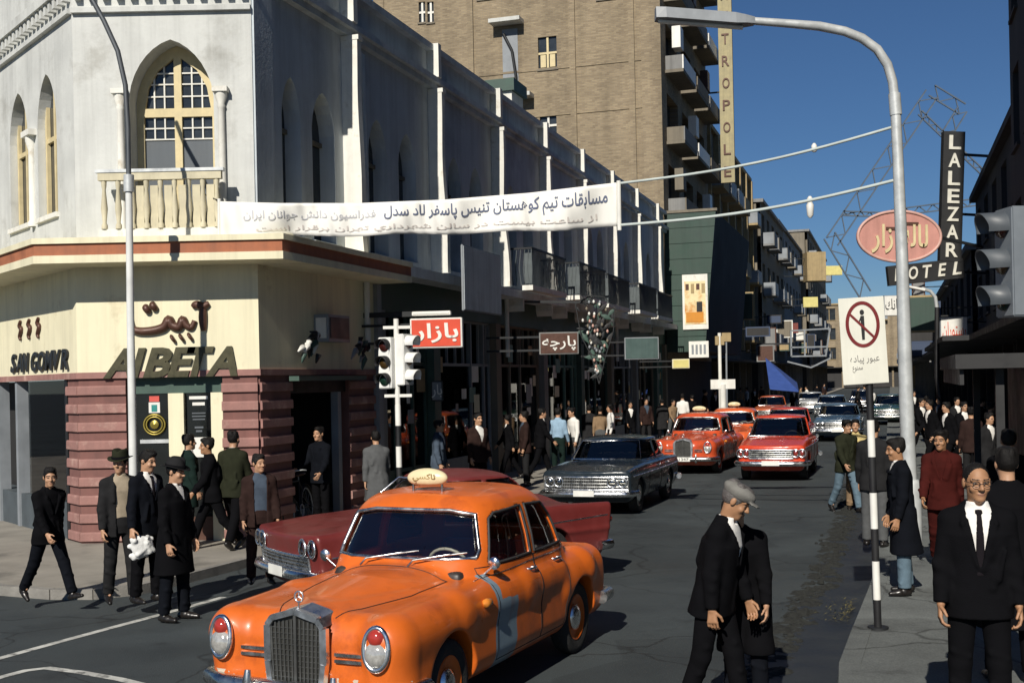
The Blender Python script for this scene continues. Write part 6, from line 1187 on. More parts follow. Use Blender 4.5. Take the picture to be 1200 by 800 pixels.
# red neon tubes round the red sign, open white sign frame, blue awning
def frame_sign():
    Y = 80.0; c = at(950, 402, Y); o = rooted('open_frame_sign', c, 'white skeletal sign frame hanging from the far left row', 'sign')
    w, h = 46 * Y / FPX, 30 * Y / FPX
    for i, (a, b) in enumerate([((-w / 2, -h / 2), (-w / 2, h / 2)), ((w / 2, h / 2 + 0.1), (w * 0.38, -h / 2)), ((-w / 2, h / 2), (w / 2, h / 2 + 0.1)), ((-w / 2, -h / 2), (w * 0.38, -h / 2)), ((-w * 0.6, -h * 0.7), (0, -h * 0.95)), ((0, -h * 0.95), (w * 0.5, -h * 0.6)), ((-w / 2, -h * 0.15), (w * 0.42, -h * 0.15)), ((-w * 0.15, h / 2), (-w * 0.15, -h / 2))]): put(MB().bar((a[0], 0.0 + 0.04 * (i % 3), a[1]), (b[0], 0.0 + 0.04 * (i % 3), b[1]), 0.10).build('frame_bar', GREYP, o), o, Matrix.Translation(c))
    put(MB().bar((-w / 2, 0.1, 0), (-w / 2 - 2.2, 0.3, 0), 0.12).build('sign_bracket', IRON, o), o, Matrix.Translation(c))
    b = rooted('blue_awning', st(62, 0.2), 'bright blue canvas awning sloping over the far left pavement', 'awning'); BA = mat('blue_canvas', (0.03, 0.07, 0.26), 0.8, var=0.12)
    p = [at(897, 419, 74), at(902, 455, 70), at(936, 458, 70), at(934, 448, 78)]; m = MB(); m.add([p[0], p[1], p[2], p[3]] + [q - Vector((0, 0, 0.06)) for q in p], [(0, 1, 2, 3), (7, 6, 5, 4), (0, 4, 5, 1), (1, 5, 6, 2), (2, 6, 7, 3), (3, 7, 4, 0)]); put(m.build('canvas', BA, b), b, Matrix.Identity(4))
    for q in (p[1], p[2]): put(MB().tube([q, Vector((q.x, q.y, 0.12))], 0.03, 6).build('awning_pole', IRON, b), b, Matrix.Identity(4))
frame_sign()
def bulb_cluster():
    Y = 31.5; c = at(699, 398, Y); o = rooted('bulb_cluster_sign', c, 'dark leaf shaped ironwork sign studded with white bulbs', 'sign'); W = Matrix.Translation(c); k = Y / FPX
    out = [(-24, 42), (-10, 52), (10, 50), (22, 36), (20, 10), (10, -20), (2, -52), (-6, -20), (-18, 5)]
    for i in range(len(out)): a, b = out[i], out[(i + 1) % len(out)]; put(MB().bar((a[0] * k, 0, a[1] * k), (b[0] * k, 0, b[1] * k), 0.022).build('frame_bar', IRON, o), o, W)
    for i in range(70):
        z = random.uniform(-44, 48); wd = np.interp(z, [-52, -20, 5, 36, 52], [2, 9, 19, 24, 12]); x = random.uniform(-wd, wd); a = random.uniform(0, 3.14); l = random.uniform(4, 9) * k; put(MB().lathe([(0.001, -l), (l * 0.35, -l * 0.2), (l * 0.3, l * 0.3), (0.001, l)], 6, Matrix.Translation((x * k, 0.06, z * k)) @ Matrix.Rotation(a, 4, 'Y'), 0, False, 1, 0.3).build('iron_leaf', [IRON, BLACKP, DGREEN][i % 3], o), o, W)
    for i in range(46):
        z = random.uniform(-40, 46); wd = np.interp(z, [-52, -20, 5, 36, 52], [1, 8, 18, 23, 9]) - 2; x = random.uniform(-wd, wd); put(MB().lathe([(0.001, -0.05), (0.03, -0.02), (0.034, 0.01), (0.02, 0.04), (0.001, 0.055)], 8, Matrix.Translation((x * k, -0.0, z * k))).build('bulb', [WHITEP, GREYP, TANW, mat('pink_bulb', (0.5, 0.3, 0.25), 0.4)][i % 4], o), o, W)
    put(MB().bar((0, 0.05, 44 * k), (-2.4, 0.4, 48 * k), 0.06).build('sign_bracket', IRON, o), o, W)
bulb_cluster()
def hotel_signs():
    Y = 45.0; NW = mat('dim_white_letter', (0.62, 0.60, 0.52), 0.5)
    c = at(1117, 230, Y); k = Y / FPX; o = rooted('hotel_sign', c, 'black hotel sign with upright LALEZAR above a slanting HOTEL panel', 'sign'); W = Matrix.Translation(c) @ Matrix.Rotation(R(3), 4, 'Y')
    put(MB().b2((-13 * k, 0, -76 * k), (12 * k, 0.3, 76 * k)).build('upright_panel', INK_, o), o, W)
    for i, ch in enumerate('LALEZAR'): put(link('sign_lettering', text_fit(ch, 14 * k, 16.5 * k, 0.04, 0.02), o, NW), o, W @ Matrix.Translation((0, -0.01, (63 - i * 21) * k)))
    c2 = at(1086, 318, Y); W2 = Matrix.Translation(c2) @ Matrix.Rotation(R(-5), 4, 'Y'); put(MB().b2((-45 * k, 0.02, -12 * k), (44 * k, 0.28, 11 * k)).build('lower_panel', INK_, o), o, W2)
    for i, ch in enumerate('HOTEL'): put(link('sign_lettering', text_fit(ch, 11 * k, 15 * k, 0.04, 0.02, 0.25), o, NW), o, W2 @ Matrix.Translation(((-33 + i * 17) * k, -0.01 + 0.02, 0)))
    for z in (50, -20, -88): put(MB().bar((12 * k, 0.15, z * k), (12 * k + 1.9, 0.4, z * k), 0.09).build('sign_bracket', IRON, o), o, W)
    Y = 38.0; k = Y / FPX; c = at(1054, 277, Y); PK = mat('faded_pink_sign', (0.50, 0.24, 0.20), 0.6, var=0.12, scale=1.5, streak=0.2); s = rooted('oval_sign', c, 'faded pink oval sign with cream flowing lettering behind the street lamp', 'sign'); W = Matrix.Translation(c) @ Matrix.Rotation(R(2), 4, 'Y')
    put(MB().lathe([(0.001, 0), (1, 0), (1, 0.18), (0.001, 0.18)], 48, Matrix.Rotation(R(-90), 4, 'X') @ Matrix.Diagonal((49 * k, 30 * k, 1, 1)), sm=False).build('sign_disc', PK, s), s, W)
    m = MB(); ring_tube(m, Matrix.Rotation(R(90), 4, 'X'), 48.5 * k, 29.5 * k, 0.05, 48); put(m.build('sign_rim', mat('pale_pink_rim', (0.55, 0.33, 0.28), 0.5), s), s, W)
    put(link('sign_lettering', text_fit(shape_ar('لاله زار'), 66 * k, 34 * k, 0.04, 0.015), s, mat('cream_letter', (0.62, 0.52, 0.30), 0.5)), s, W @ Matrix.Translation((0, -0.012, -3 * k)))
    for x, z, l in ((-4, 9, 24), (12, 15, 20)): put(MB().box((x * k, -0.015, z * k), (l * k, 0.03, 3.5 * k)).build('sign_lettering', BROWNL, s), s, W)
    put(MB().bar((48 * k, 0.1, 0), (48 * k + 1.7, 0.9, -0.2), 0.08).build('sign_bracket', IRON, s), s, W)
    # steel lattice of an unlit arrow sign on the right hand roofs
    Y = 62.0; LT = mat('blue_grey_steel', (0.10, 0.13, 0.17), 0.6, 0.4); o = rooted('lattice_arrow', at(1130, 200, Y), 'faint steel lattice of an arrow shaped sign high above the street', 'sign frame')
    def truss(a, b, w):
        a, b = Vector(a), Vector(b); d = b - a; L = math.hypot(*d); nx = Vector((-d.y, d.x)).normalized() * w / 2; n = max(2, int(L / w)); q = lambda v, dz=0: at(v.x, v.y, Y + dz)
        for s in (1, -1): put(MB().bar(q(a + nx * s), q(b + nx * s), 0.07).build('chord', LT, o), o, Matrix.Identity(4))
        for i in range(n): put(MB().bar(q(a + d * (i / n) + nx * (1 if i % 2 else -1), 0.05), q(a + d * ((i + 1) / n) + nx * (-1 if i % 2 else 1), 0.05), 0.05).build('lacing', LT, o), o, Matrix.Identity(4))
    truss((975, 283), (1092, 110), 16); truss((1092, 106), (1128, 128), 14); truss((1128, 128), (1108, 160), 12); truss((972, 276), (1014, 345), 15); truss((1045, 250), (1150, 236), 8); truss((1078, 132), (1165, 215), 6); truss((988, 250), (1040, 252), 5)
hotel_signs()
# ------------------------------------------------------------------ poles, lamps, banner
def right_lamp():
    b = gp(1069, 640, 0.12); Y = b.y; o = rooted('street_lamp', b, 'tall steel street lamp with a long curved arm above the right pavement', 'street lamp')
    P = lambda mb, n, m: put(mb.build(n, m, o), o, Matrix.Identity(4)); q = lambda x, y, dy=0: at(x, y, Y + dy)
    pts = [b, q(1062, 470), q(1057, 300), q(1052, 180), q(1049, 120)]; P(MB().tube(pts, [0.105, 0.10, 0.085, 0.075, 0.072], 14), 'pole', STEEL)
    P(MB().tube([b, b + Vector((0, 0, 0.05)), b + Vector((0, 0, 0.9)), b + Vector((0, 0, 0.95))], [0.16, 0.14, 0.14, 0.105], 14), 'pole_foot', STEEL)
    cur = [q(1049, 122), q(1046, 96), q(1040, 76), q(1028, 58), q(1010, 45), q(990, 37), q(960, 31), q(925, 28), q(884, 25)]; P(MB().tube(cur, [0.066] * 7 + [0.06, 0.055], 12), 'arm', STEEL); P(MB().tube([q(1050, 135), q(1048, 110)], 0.085, 12), 'arm_collar', STEEL)
    a, c = q(884, 24), q(768, 15); d = (c - a); F = []
    m = MB(); n = 10; vs = []; W_ = 0.16
    for i in range(n + 1):
        p = a + d * (i / n); w = W_ * (0.45 + 0.55 * min(1, i / 1.5)) * (1 if i < n else 0.75); h = 0.10 * (0.6 + 0.4 * min(1, i / 2)); vs += [p + Vector((0, -w, -h)), p + Vector((0, w, -h)), p + Vector((0, w * 0.7, h * 0.6)), p + Vector((0, -w * 0.7, h * 0.6))]
    m.add(vs, [(4 * i + j, 4 * i + (j + 1) % 4, 4 * i + 4 + (j + 1) % 4, 4 * i + 4 + j) for i in range(n) for j in range(4)] + [(3, 2, 1, 0), (4 * n, 4 * n + 1, 4 * n + 2, 4 * n + 3)]); P(m, 'lamp_head', GREYP)
    m = MB(); e0, e1 = a + d * 0.12 - Vector((0, 0, 0.12)), a + d * 0.97 - Vector((0, 0, 0.12)); m.tube([e0, e1], 0.05, 8, flat=0.6); P(m, 'lamp_glass', WHITEP)
    return Y
YL = right_lamp()
def left_lamp():
    b = gp(157, 655, 0.12); Y = b.y; o = rooted('street_lamp', b, 'slim pale lamp post in front of the corner shop, arm leaning out at its top', 'street lamp'); q = lambda x, y, dy=0: at(x, y, Y + dy); P = lambda mb, n, m: put(mb.build(n, m, o), o, Matrix.Identity(4))
    P(MB().tube([b, q(156, 540), q(153, 380), q(151, 215)], [0.064, 0.060, 0.055, 0.050], 12), 'pole', mat('pale_painted_pole', (0.66, 0.67, 0.65), 0.5, var=0.1, streak=0.15)); P(MB().tube([q(151, 217), q(150, 150), q(147, 100), q(138, 60), q(122, 25), q(106, -4), q(96, -30)], 0.036, 10), 'arm', mat('shade_dark_steel', (0.10, 0.11, 0.12), 0.6, 0.5)); P(MB().tube([b, b + Vector((0, 0, 0.8)), b + Vector((0, 0, 0.84))], [0.11, 0.11, 0.08], 12), 'pole_foot', STEEL); P(MB().tube([q(151, 225), q(151, 205)], 0.075, 12), 'arm_collar', STEEL)  # arm's shade is put into its dark steel colour
left_lamp()
def far_lamp():
    Y = 38.0; b = at(1098, 0, Y); b.z = 0.12; o = rooted('street_lamp', b, 'smaller distant street lamp with a dark pole and white arm', 'street lamp'); q = lambda x, y: at(x, y, Y); P = lambda mb, n, m: put(mb.build(n, m, o), o, Matrix.Identity(4))
    P(MB().tube([b, q(1098, 440), q(1098, 360)], [0.09, 0.08, 0.07], 10), 'pole', BLACKP); P(MB().tube([q(1098, 362), q(1096, 348), q(1090, 341), q(1080, 338)], 0.06, 8), 'arm', STEEL); P(MB().tube([q(1083, 340), q(1064, 336)], [0.10, 0.08], 10, flat=0.6), 'lamp_head', WHITEP)
far_lamp()
def banner():
    Y = 18.6; o = rooted('street_banner', at(258, 256, Y), 'long white cloth banner with Persian writing strung across the street', 'banner'); BC = mat('white_banner_cloth', (0.78, 0.77, 0.72), 0.85, var=0.05, scale=1.5); P = lambda mb, n, m, **k: put(mb.build(n, m, o, **k), o, Matrix.Identity(4))
    n, r = 160, 10; T = [(258, 236), (330, 238), (420, 238), (520, 234), (620, 226), (722, 214)]; Bm = [(258, 279), (330, 277), (420, 276), (520, 274), (620, 271), (724, 266)]
    vs = []; ip = lambda A, x: float(np.interp(x, [a for a, _ in A], [b for _, b in A])); vs2 = []
    def pos(x, v, off=0.0):
        y = ip(T, x) * (1 - v) + ip(Bm, x) * v; return at(x, y + 1.2 * math.sin(x * 0.05) * v, Y + 0.07 * math.sin(x * 0.035 + v * 1.3) + 0.035 * math.sin(x * 0.09 + 2 * v) + 0.016 * math.sin(x * 0.31 - 3 * v + 2 * math.sin(x * 0.05)) - 0.06 * math.sin(v * math.pi) * 0.4 - off)
    for i in range(n + 1):
        for j in range(r + 1): vs.append(pos(258 + (724 - 258) * i / n, j / r))
    nv = len(vs); vs += [v + Vector((0, 0.012, 0)) for v in vs]; fs = [(i * (r + 1) + j, i * (r + 1) + j + 1, (i + 1) * (r + 1) + j + 1, (i + 1) * (r + 1) + j) for i in range(n) for j in range(r)]; fs += [tuple(nv + k for k in reversed(f)) for f in fs]
    rim = [i * (r + 1) for i in range(n + 1)] + [n * (r + 1) + j for j in range(1, r + 1)] + [i * (r + 1) + r for i in range(n - 1, -1, -1)] + [j for j in range(r - 1, 0, -1)]
    fs += [(rim[k], rim[(k + 1) % len(rim)], rim[(k + 1) % len(rim)] + nv, rim[k] + nv) for k in range(len(rim))]; m = MB(); m.add(vs, fs, 0, True); P(m, 'cloth', BC)
    def words(txt, x0, x1, v0, v1, mm):
        me = text_mesh(txt, 1.0, 0, 0.012); xs = [v.co.x for v in me.vertices]; ys = [v.co.y for v in me.vertices]; a, b, c, d = min(xs), max(xs), min(ys), max(ys)
        bm = bmesh.new(); bm.from_mesh(me); bmesh.ops.subdivide_edges(bm, edges=[e for e in bm.edges if e.calc_length() > 0.12], cuts=2, use_grid_fill=False); bmesh.ops.triangulate(bm, faces=bm.faces)
        for v in bm.verts: v.co = pos(x0 + (x1 - x0) * (v.co.x - a) / (b - a), v1 + (v0 - v1) * (v.co.y - c) / (d - c), 0.012)
        bm.to_mesh(me); bm.free(); tag(put(link('banner_lettering', me, o, mm), o, Matrix.Identity(4)), kind='stuff')
    words(shape_ar('مسابقات تیم کوهستان تنیس پاسفر لاد سدل'), 450, 712, 0.12, 0.60, mat('blue_black_lettering', (0.10, 0.12, 0.19), 0.8, var=0.3, scale=3)); words(shape_ar('فدراسیون دانش جوانان ایران'), 285, 440, 0.22, 0.52, mat('faded_grey_lettering', (0.50, 0.50, 0.52), 0.8)); words(shape_ar('از ساعت بیست در سالن شهرداری تهران برقرار است'), 300, 700, 0.68, 0.90, mat('faded_red_lettering', (0.60, 0.55, 0.51), 0.8))
    P(MB().tube([at(725, 212, Y), at(726, 270, Y)], 0.035, 8), 'end_batten', WHITEP); P(MB().tube([at(257, 233, Y), at(257, 281, Y)], 0.03, 8), 'end_batten', WHITEP)
    for i, (x, y, ex, ey) in enumerate(((726, 215, 1050, 148), (726, 264, 1054, 210))):
        pts = [at(x + (ex - x) * k / 12, y + (ey - y) * k / 12 + 9 * math.sin(math.pi * k / 12), Y + (YL - Y) * k / 12) for k in range(13)]; P(MB().tube(pts, 0.022 if i == 0 else 0.025, 6), 'cable', mat('pale_rope', (0.45, 0.50, 0.48), 0.8))
    for i, (x, y) in enumerate(((954, 168), (949, 230))): a = at(x, y, Y + 0.1); P(MB().lathe([(0.02, 0), (0.05, -0.04), (0.03, -0.08), (0.06, -0.14), (0.05, -0.3), (0.02, -0.34)] if i else [(0.02, 0), (0.045, -0.04), (0.045, -0.12), (0.02, -0.14)], 10, Matrix.Translation(a)), 'insulator', WHITEP)
    P(MB().tube([at(258, 236, Y), at(240, 228, 19.15)], 0.012, 6), 'cable', IRON); P(MB().tube([at(258, 278, Y), at(236, 272, 19.15)], 0.012, 6), 'cable', IRON)
banner()
def no_walking_sign():
    b = gp(1029, 736, 0.12); Y = b.y; o = rooted('no_walking_sign', b, 'white no walking plate with a red ring on a black and white striped post', 'road sign'); q = lambda x, y, dy=0: at(x, y, Y + dy); P = lambda mb, n, m: put(mb.build(n, m, o), o, Matrix.Identity(4))
    segs = [(736, 702, 1), (702, 657, 0), (657, 619, 1), (619, 577, 0), (577, 535, 1), (535, 492, 0), (492, 352, 1)]; xx = lambda y: 1015 + (y - 350) * 14 / 386
    for y0, y1, k in segs: P(MB().tube([b if y0 == 736 else q(xx(y0), y0), q(xx(y1), y1)], 0.036, 12), 'post_band', BLACKP if k else WHITEP)
    P(MB().tube([b, b + Vector((0, 0, 0.02))], 0.10, 14), 'post_foot', IRON)
    k = Y / FPX; c = q(1012, 399, -0.055); W = Matrix.Translation(c) @ Matrix.Rotation(R(-2.5), 4, 'Y'); w, h = 53 * k, 101 * k
    put(MB().b2((-w / 2, 0, -h / 2), (w / 2, 0.012, h / 2)).build('sign_plate', mat('enamel_plate', (0.70, 0.69, 0.60), 0.4, var=0.06, streak=0.12), o, bevel=0.003), o, W); RR = mat('dark_red_enamel', (0.16, 0.018, 0.018), 0.4, var=0.15)
    def flat(poly, mm, nm, d=-0.004): put(MB().prism(poly, d, -0.001).build(nm, mm, o), o, W)
    cz = 19 * k; a_, b_ = 20 * k, 27 * k; n = 40
    m = MB(); vs = []
    for i in range(n): t = 2 * math.pi * i / n; vs += [(a_ * math.cos(t), -0.004, cz + b_ * math.sin(t)), ((a_ - 4 * k) * math.cos(t), -0.004, cz + (b_ - 4 * k) * math.sin(t))]
    m.add(vs, [(2 * i, 2 * i + 1, (2 * i + 3) % (2 * n), (2 * i + 2) % (2 * n)) for i in range(n)]); put(m.build('red_ring', RR, o), o, W)
    s = 1.3 * k; flat([(-14 * k - s * 0, cz + 13 * k + s), (-14 * k - s, cz + 13 * k - s), (13 * k, cz - 17 * k - s), (13 * k + s, cz - 17 * k + s)], RR, 'red_slash', -0.005)
    hd = [(2.6 * k * math.cos(2 * math.pi * i / 14), cz + 14 * k + 3.2 * k * math.sin(2 * math.pi * i / 14)) for i in range(14)]; flat(hd, INK_, 'walker_head', -0.003)
    flat([(-2 * k, cz + 10 * k), (-2 * k, cz - 2 * k), (-1.6 * k, cz - 18 * k), (1.6 * k, cz - 18 * k), (2.2 * k, cz - 2 * k), (2.2 * k, cz + 10 * k)], INK_, 'walker_body', -0.003); flat([(-2 * k, cz + 9 * k), (-5.5 * k, cz + 1 * k), (-4 * k, cz + 1 * k), (-1.5 * k, cz + 6 * k)], INK_, 'walker_arm', -0.0032)
    put(link('sign_lettering', text_fit(shape_ar('عبور پیاده'), 34 * k, 11 * k, 0.002), o, mat('faded_ink', (0.20, 0.19, 0.18), 0.7)), o, W @ Matrix.Translation((0, -0.002, -22 * k))); put(link('sign_lettering', text_fit(shape_ar('ممنوع'), 12 * k, 7 * k, 0.002), o, mat('faded_ink', (0.2, 0.19, 0.18))), o, W @ Matrix.Translation((-9 * k, -0.002, -33 * k)))
no_walking_sign()
def signal_head(root, W, h=0.86, w=0.27, d=0.20, body=GREYP, vis=GREYP, lens=True, visl=0.20):
    def P(mb, n, m, par=root, **k): o = mb.build(n, m, par, **k); o.matrix_basis = (par_inv.get(par.name) or Matrix.Translation(-Vector(root.location))) @ W; return o
    par_inv = {}
    hd = P(MB().b2((-w / 2, 0, -h / 2), (w / 2, d, h / 2)), 'signal_box', body, bevel=0.012)
    for i, (c, z) in enumerate(((mat('red_glass', (0.045, 0.010, 0.008), 0.25), h / 3), (mat('amber_glass', (0.05, 0.028, 0.008), 0.25), 0), (mat('green_glass', (0.008, 0.028, 0.018), 0.25), -h / 3))):
        P(MB().lathe([(0.10, -0.01), (0.09, -0.03), (0.001, -0.045)], 18, Matrix.Translation((0, 0, z)) @ Matrix.Rotation(R(-90), 4, 'X')), 'signal_lens', c)
        m = MB(); n = 16; r_ = 0.115; vs = []
        for k in range(n + 1): a = math.pi * (-0.12 + 1.24 * k / n); l = visl * (0.80 + 0.20 * math.sin(max(0, min(math.pi, a)))); vs += [(r_ * math.cos(a), 0.0, z + r_ * math.sin(a)), (r_ * math.cos(a), -l, z + r_ * math.sin(a) - 0.008), (r_ * 1.06 * math.cos(a), 0.0, z + r_ * 1.06 * math.sin(a)), (r_ * 1.06 * math.cos(a), -l, z + r_ * 1.06 * math.sin(a) - 0.008)]
        m.add(vs, [q for k in range(n) for q in ((4 * k, 4 * k + 4, 4 * k + 5, 4 * k + 1), (4 * k + 2, 4 * k + 3, 4 * k + 7, 4 * k + 6), (4 * k + 1, 4 * k + 5, 4 * k + 7, 4 * k + 3))], 0, True); P(m, 'visor', vis)
    return hd
def signals():
    # right foreground: three heads seen from the side and behind, on a striped post
    Y = 10.2; b = at(1207, 0, Y); b.z = 0.12; o = rooted('traffic_light', b, 'grey traffic light with hooded lamps on a striped post at the right edge', 'traffic light'); P = lambda mb, n, m: put(mb.build(n, m, o), o, Matrix.Identity(4))
    for i in range(8): P(MB().tube([b + Vector((0, 0, 0.45 * i)), b + Vector((0, 0, 0.45 * (i + 1)))], 0.06, 12), 'post_band', WHITEP if i % 2 else BLACKP)
    P(MB().tube([b + Vector((0, 0, 3.6)), b + Vector((0, 0, 4.4))], 0.05, 12), 'post', STEEL)
    c = at(1176, 308, Y - 0.1); signal_head(o, Matrix.Translation(c) @ Matrix.Rotation(R(-86), 4, 'Z'), h=0.92, w=0.32, d=0.26, visl=0.22, vis=mat('dark_grey_visor', (0.07, 0.08, 0.09), 0.5), body=mat('signal_grey', (0.16, 0.18, 0.20), 0.5, var=0.1))
    c = at(1225, 300, Y + 0.2); signal_head(o, Matrix.Translation(c) @ Matrix.Rotation(R(172), 4, 'Z'), h=0.98, w=0.34, d=0.26)
    # left: two white heads on a striped post
    b = st(1.55, 1.75, 0.12); Y = b.y; o = rooted('traffic_light', b, 'white two headed traffic light on a striped post by the left kerb', 'traffic light'); px = 469
    for i in range(6): put(MB().tube([b + Vector((0, 0, 0.35 * i)), b + Vector((0, 0, 0.35 * (i + 1)))], 0.05, 10).build('post_band', WHITEP if i % 2 else BLACKP, o), o, Matrix.Identity(4))
    put(MB().tube([b + Vector((0, 0, 2.1)), b + Vector((0, 0, 3.55))], 0.045, 10).build('post', WHITEP, o), o, Matrix.Identity(4))
    for z in (2.35, 3.5): put(MB().b2((-0.22, -0.03, z), (0.24, 0.03, z + 0.05)).build('signal_bracket', WHITEP, o), o, Matrix.Translation((b.x, b.y, 0)))
    WS = mat('signal_white', (0.72, 0.72, 0.69), 0.5, var=0.08)
    signal_head(o, Matrix.Translation((b.x - 0.20, b.y - 0.08, 2.93)) @ Matrix.Rotation(R(-28), 4, 'Z'), h=0.86, w=0.26, d=0.16, body=WS, vis=BLACKP, visl=0.16); signal_head(o, Matrix.Translation((b.x + 0.20, b.y - 0.02, 2.98)) @ Matrix.Rotation(R(62), 4, 'Z'), h=0.86, w=0.30, d=0.16, body=WS, vis=WS, visl=0.20)
    lb = signal_head
signals()
def misc():
    # added near-black kiosk standing in for the dark shade on the right
    k0 = st(1.2, 10.95, 0.12); o = rooted('stand_in_kiosk', k0, 'added near-black kiosk standing in for deep shade on the right pavement', 'kiosk'); W = Matrix.Translation(k0) @ Matrix.Rotation(ST_ROT + math.pi, 4, 'Z'); P = lambda mb, n, m: put(mb.build(n, m, o), o, W)
    P(MB().b2((-2.2, 0, 0), (2.2, 1.8, 0.9)), 'counter_base', BLACKP); P(MB().b2((-2.2, 0.5, 0.9), (2.2, 1.8, 2.5)), 'kiosk_back', BLACKP); P(MB().b2((-2.5, -0.5, 2.5), (2.5, 2.0, 2.68)), 'kiosk_roof', BLACKP); P(MB().b2((-2.4, -0.45, 2.3), (2.4, -0.4, 2.5)), 'valance', BLACKP)
    for x in (-2.15, 2.15): P(MB().b2((x - 0.05, -0.02, 0.9), (x + 0.05, 0.08, 2.5)), 'kiosk_post', BLACKP)
    for i in range(18): x = -2.0 + i * 0.23; P(MB().b2((x, 0.05 + 0.1 * (i % 3), 0.905), (x + 0.19, 0.35 + 0.1 * (i % 3), 0.92 + 0.03 * (i % 4))), 'paper_stack', [TANW, GREYW, DARKW][i % 3])
    # poles and clutter before the marquee
    for lab, x0, y0, x1, y1, Y, r, mm in (('slim pale post topped with a yellow bracket before the marquee', 845, 500, 843, 390, 47, 0.07, TRIMW), ('white barrier post with a cross board before the marquee', 848, 520, 847, 450, 44, 0.12, WHITEP), ('thin iron post beside the pale post', 852, 500, 851, 395, 47.4, 0.04, GREYP)):
        a, b = at(x0, y0, Y), at(x1, y1, Y); a.z = 0.12; o = rooted('street_post', a, lab, 'post'); put(MB().tube([a, b], r, 8).build('shaft', mm, o), o, Matrix.Identity(4))
        put(MB().box((b + Vector((0, 0, -0.3 if 'yellow' in lab else 0.0))), (0.9 if 'cross' in lab else 0.35, 0.12, 0.35)).build('cross_board', WHITEP if 'cross' in lab else OCHRE, o), o, Matrix.Identity(4)); put(MB().tube([a, a + Vector((0, 0, 0.1))], r * 2, 8).build('foot', IRON, o), o, Matrix.Identity(4))
misc()

def blade_signs():
    fm = [(GREYW, 'grey'), (OCHRE, 'ochre'), (mat('dull_red_face', (0.16, 0.03, 0.02), 0.6), 'dull red'), (GREENC_, 'green'), (BROWNL, 'brown'), (mat('dull_blue_face', (0.03, 0.05, 0.10), 0.6), 'dull blue'), (TANW, 'tan'), (TRIMW, 'off white'), (DARKW, 'near black')]
    for side, lab, grp, ts in (('l', 'small projecting shop sign far down the left row', 'far left shop signs', [54, 58, 63, 67, 72, 77, 83, 88, 95, 103, 112, 121, 131]), ('r', 'small projecting shop sign far down the right row', 'far right shop signs', [34, 40, 47, 54, 60, 68, 75, 84, 94, 106, 118])):
        for i, t in enumerate(ts):
            u = 1.3 + 0.6 * random.random() if side == 'l' else 11.6 - 0.8 * random.random(); z = random.uniform(3.9, 7.5); w, h = random.uniform(0.7, 1.5), random.uniform(0.6, 1.9); p = st(t, u, z); o = rooted('shop_sign', p, lab.replace('small', 'small %s %s' % ('tall' if h > w else 'wide', fm[(i * 5 + 3) % 9][1])).replace('sign', 'sign edged %s' % fm[(i * 4 + 1) % 9][1]), 'sign', grp); W = Matrix.Translation(p) @ Matrix.Rotation(math.atan2(NV.y, NV.x), 4, 'Z')
            put(MB().b2((-w / 2, 0, -h / 2), (w / 2, 0.18, h / 2)).build('sign_box', fm[(i * 4 + 1) % 9][0], o), o, W); put(MB().b2((-w / 2 + 0.08, -0.012, -h / 2 + 0.08), (w / 2 - 0.08, -0.002, h / 2 - 0.08)).build('sign_face', fm[(i * 5 + 3) % 9][0], o), o, W)
            x = -w / 2 if side == 'l' else w / 2; e = x + (-u if side == 'l' else 13.2 - u - w / 2) * 0.98; put(MB().bar((x * 0.98, 0.09, 0.2), (e, 0.09, 0.2), 0.05).build('sign_bracket', IRON, o), o, W)
blade_signs()
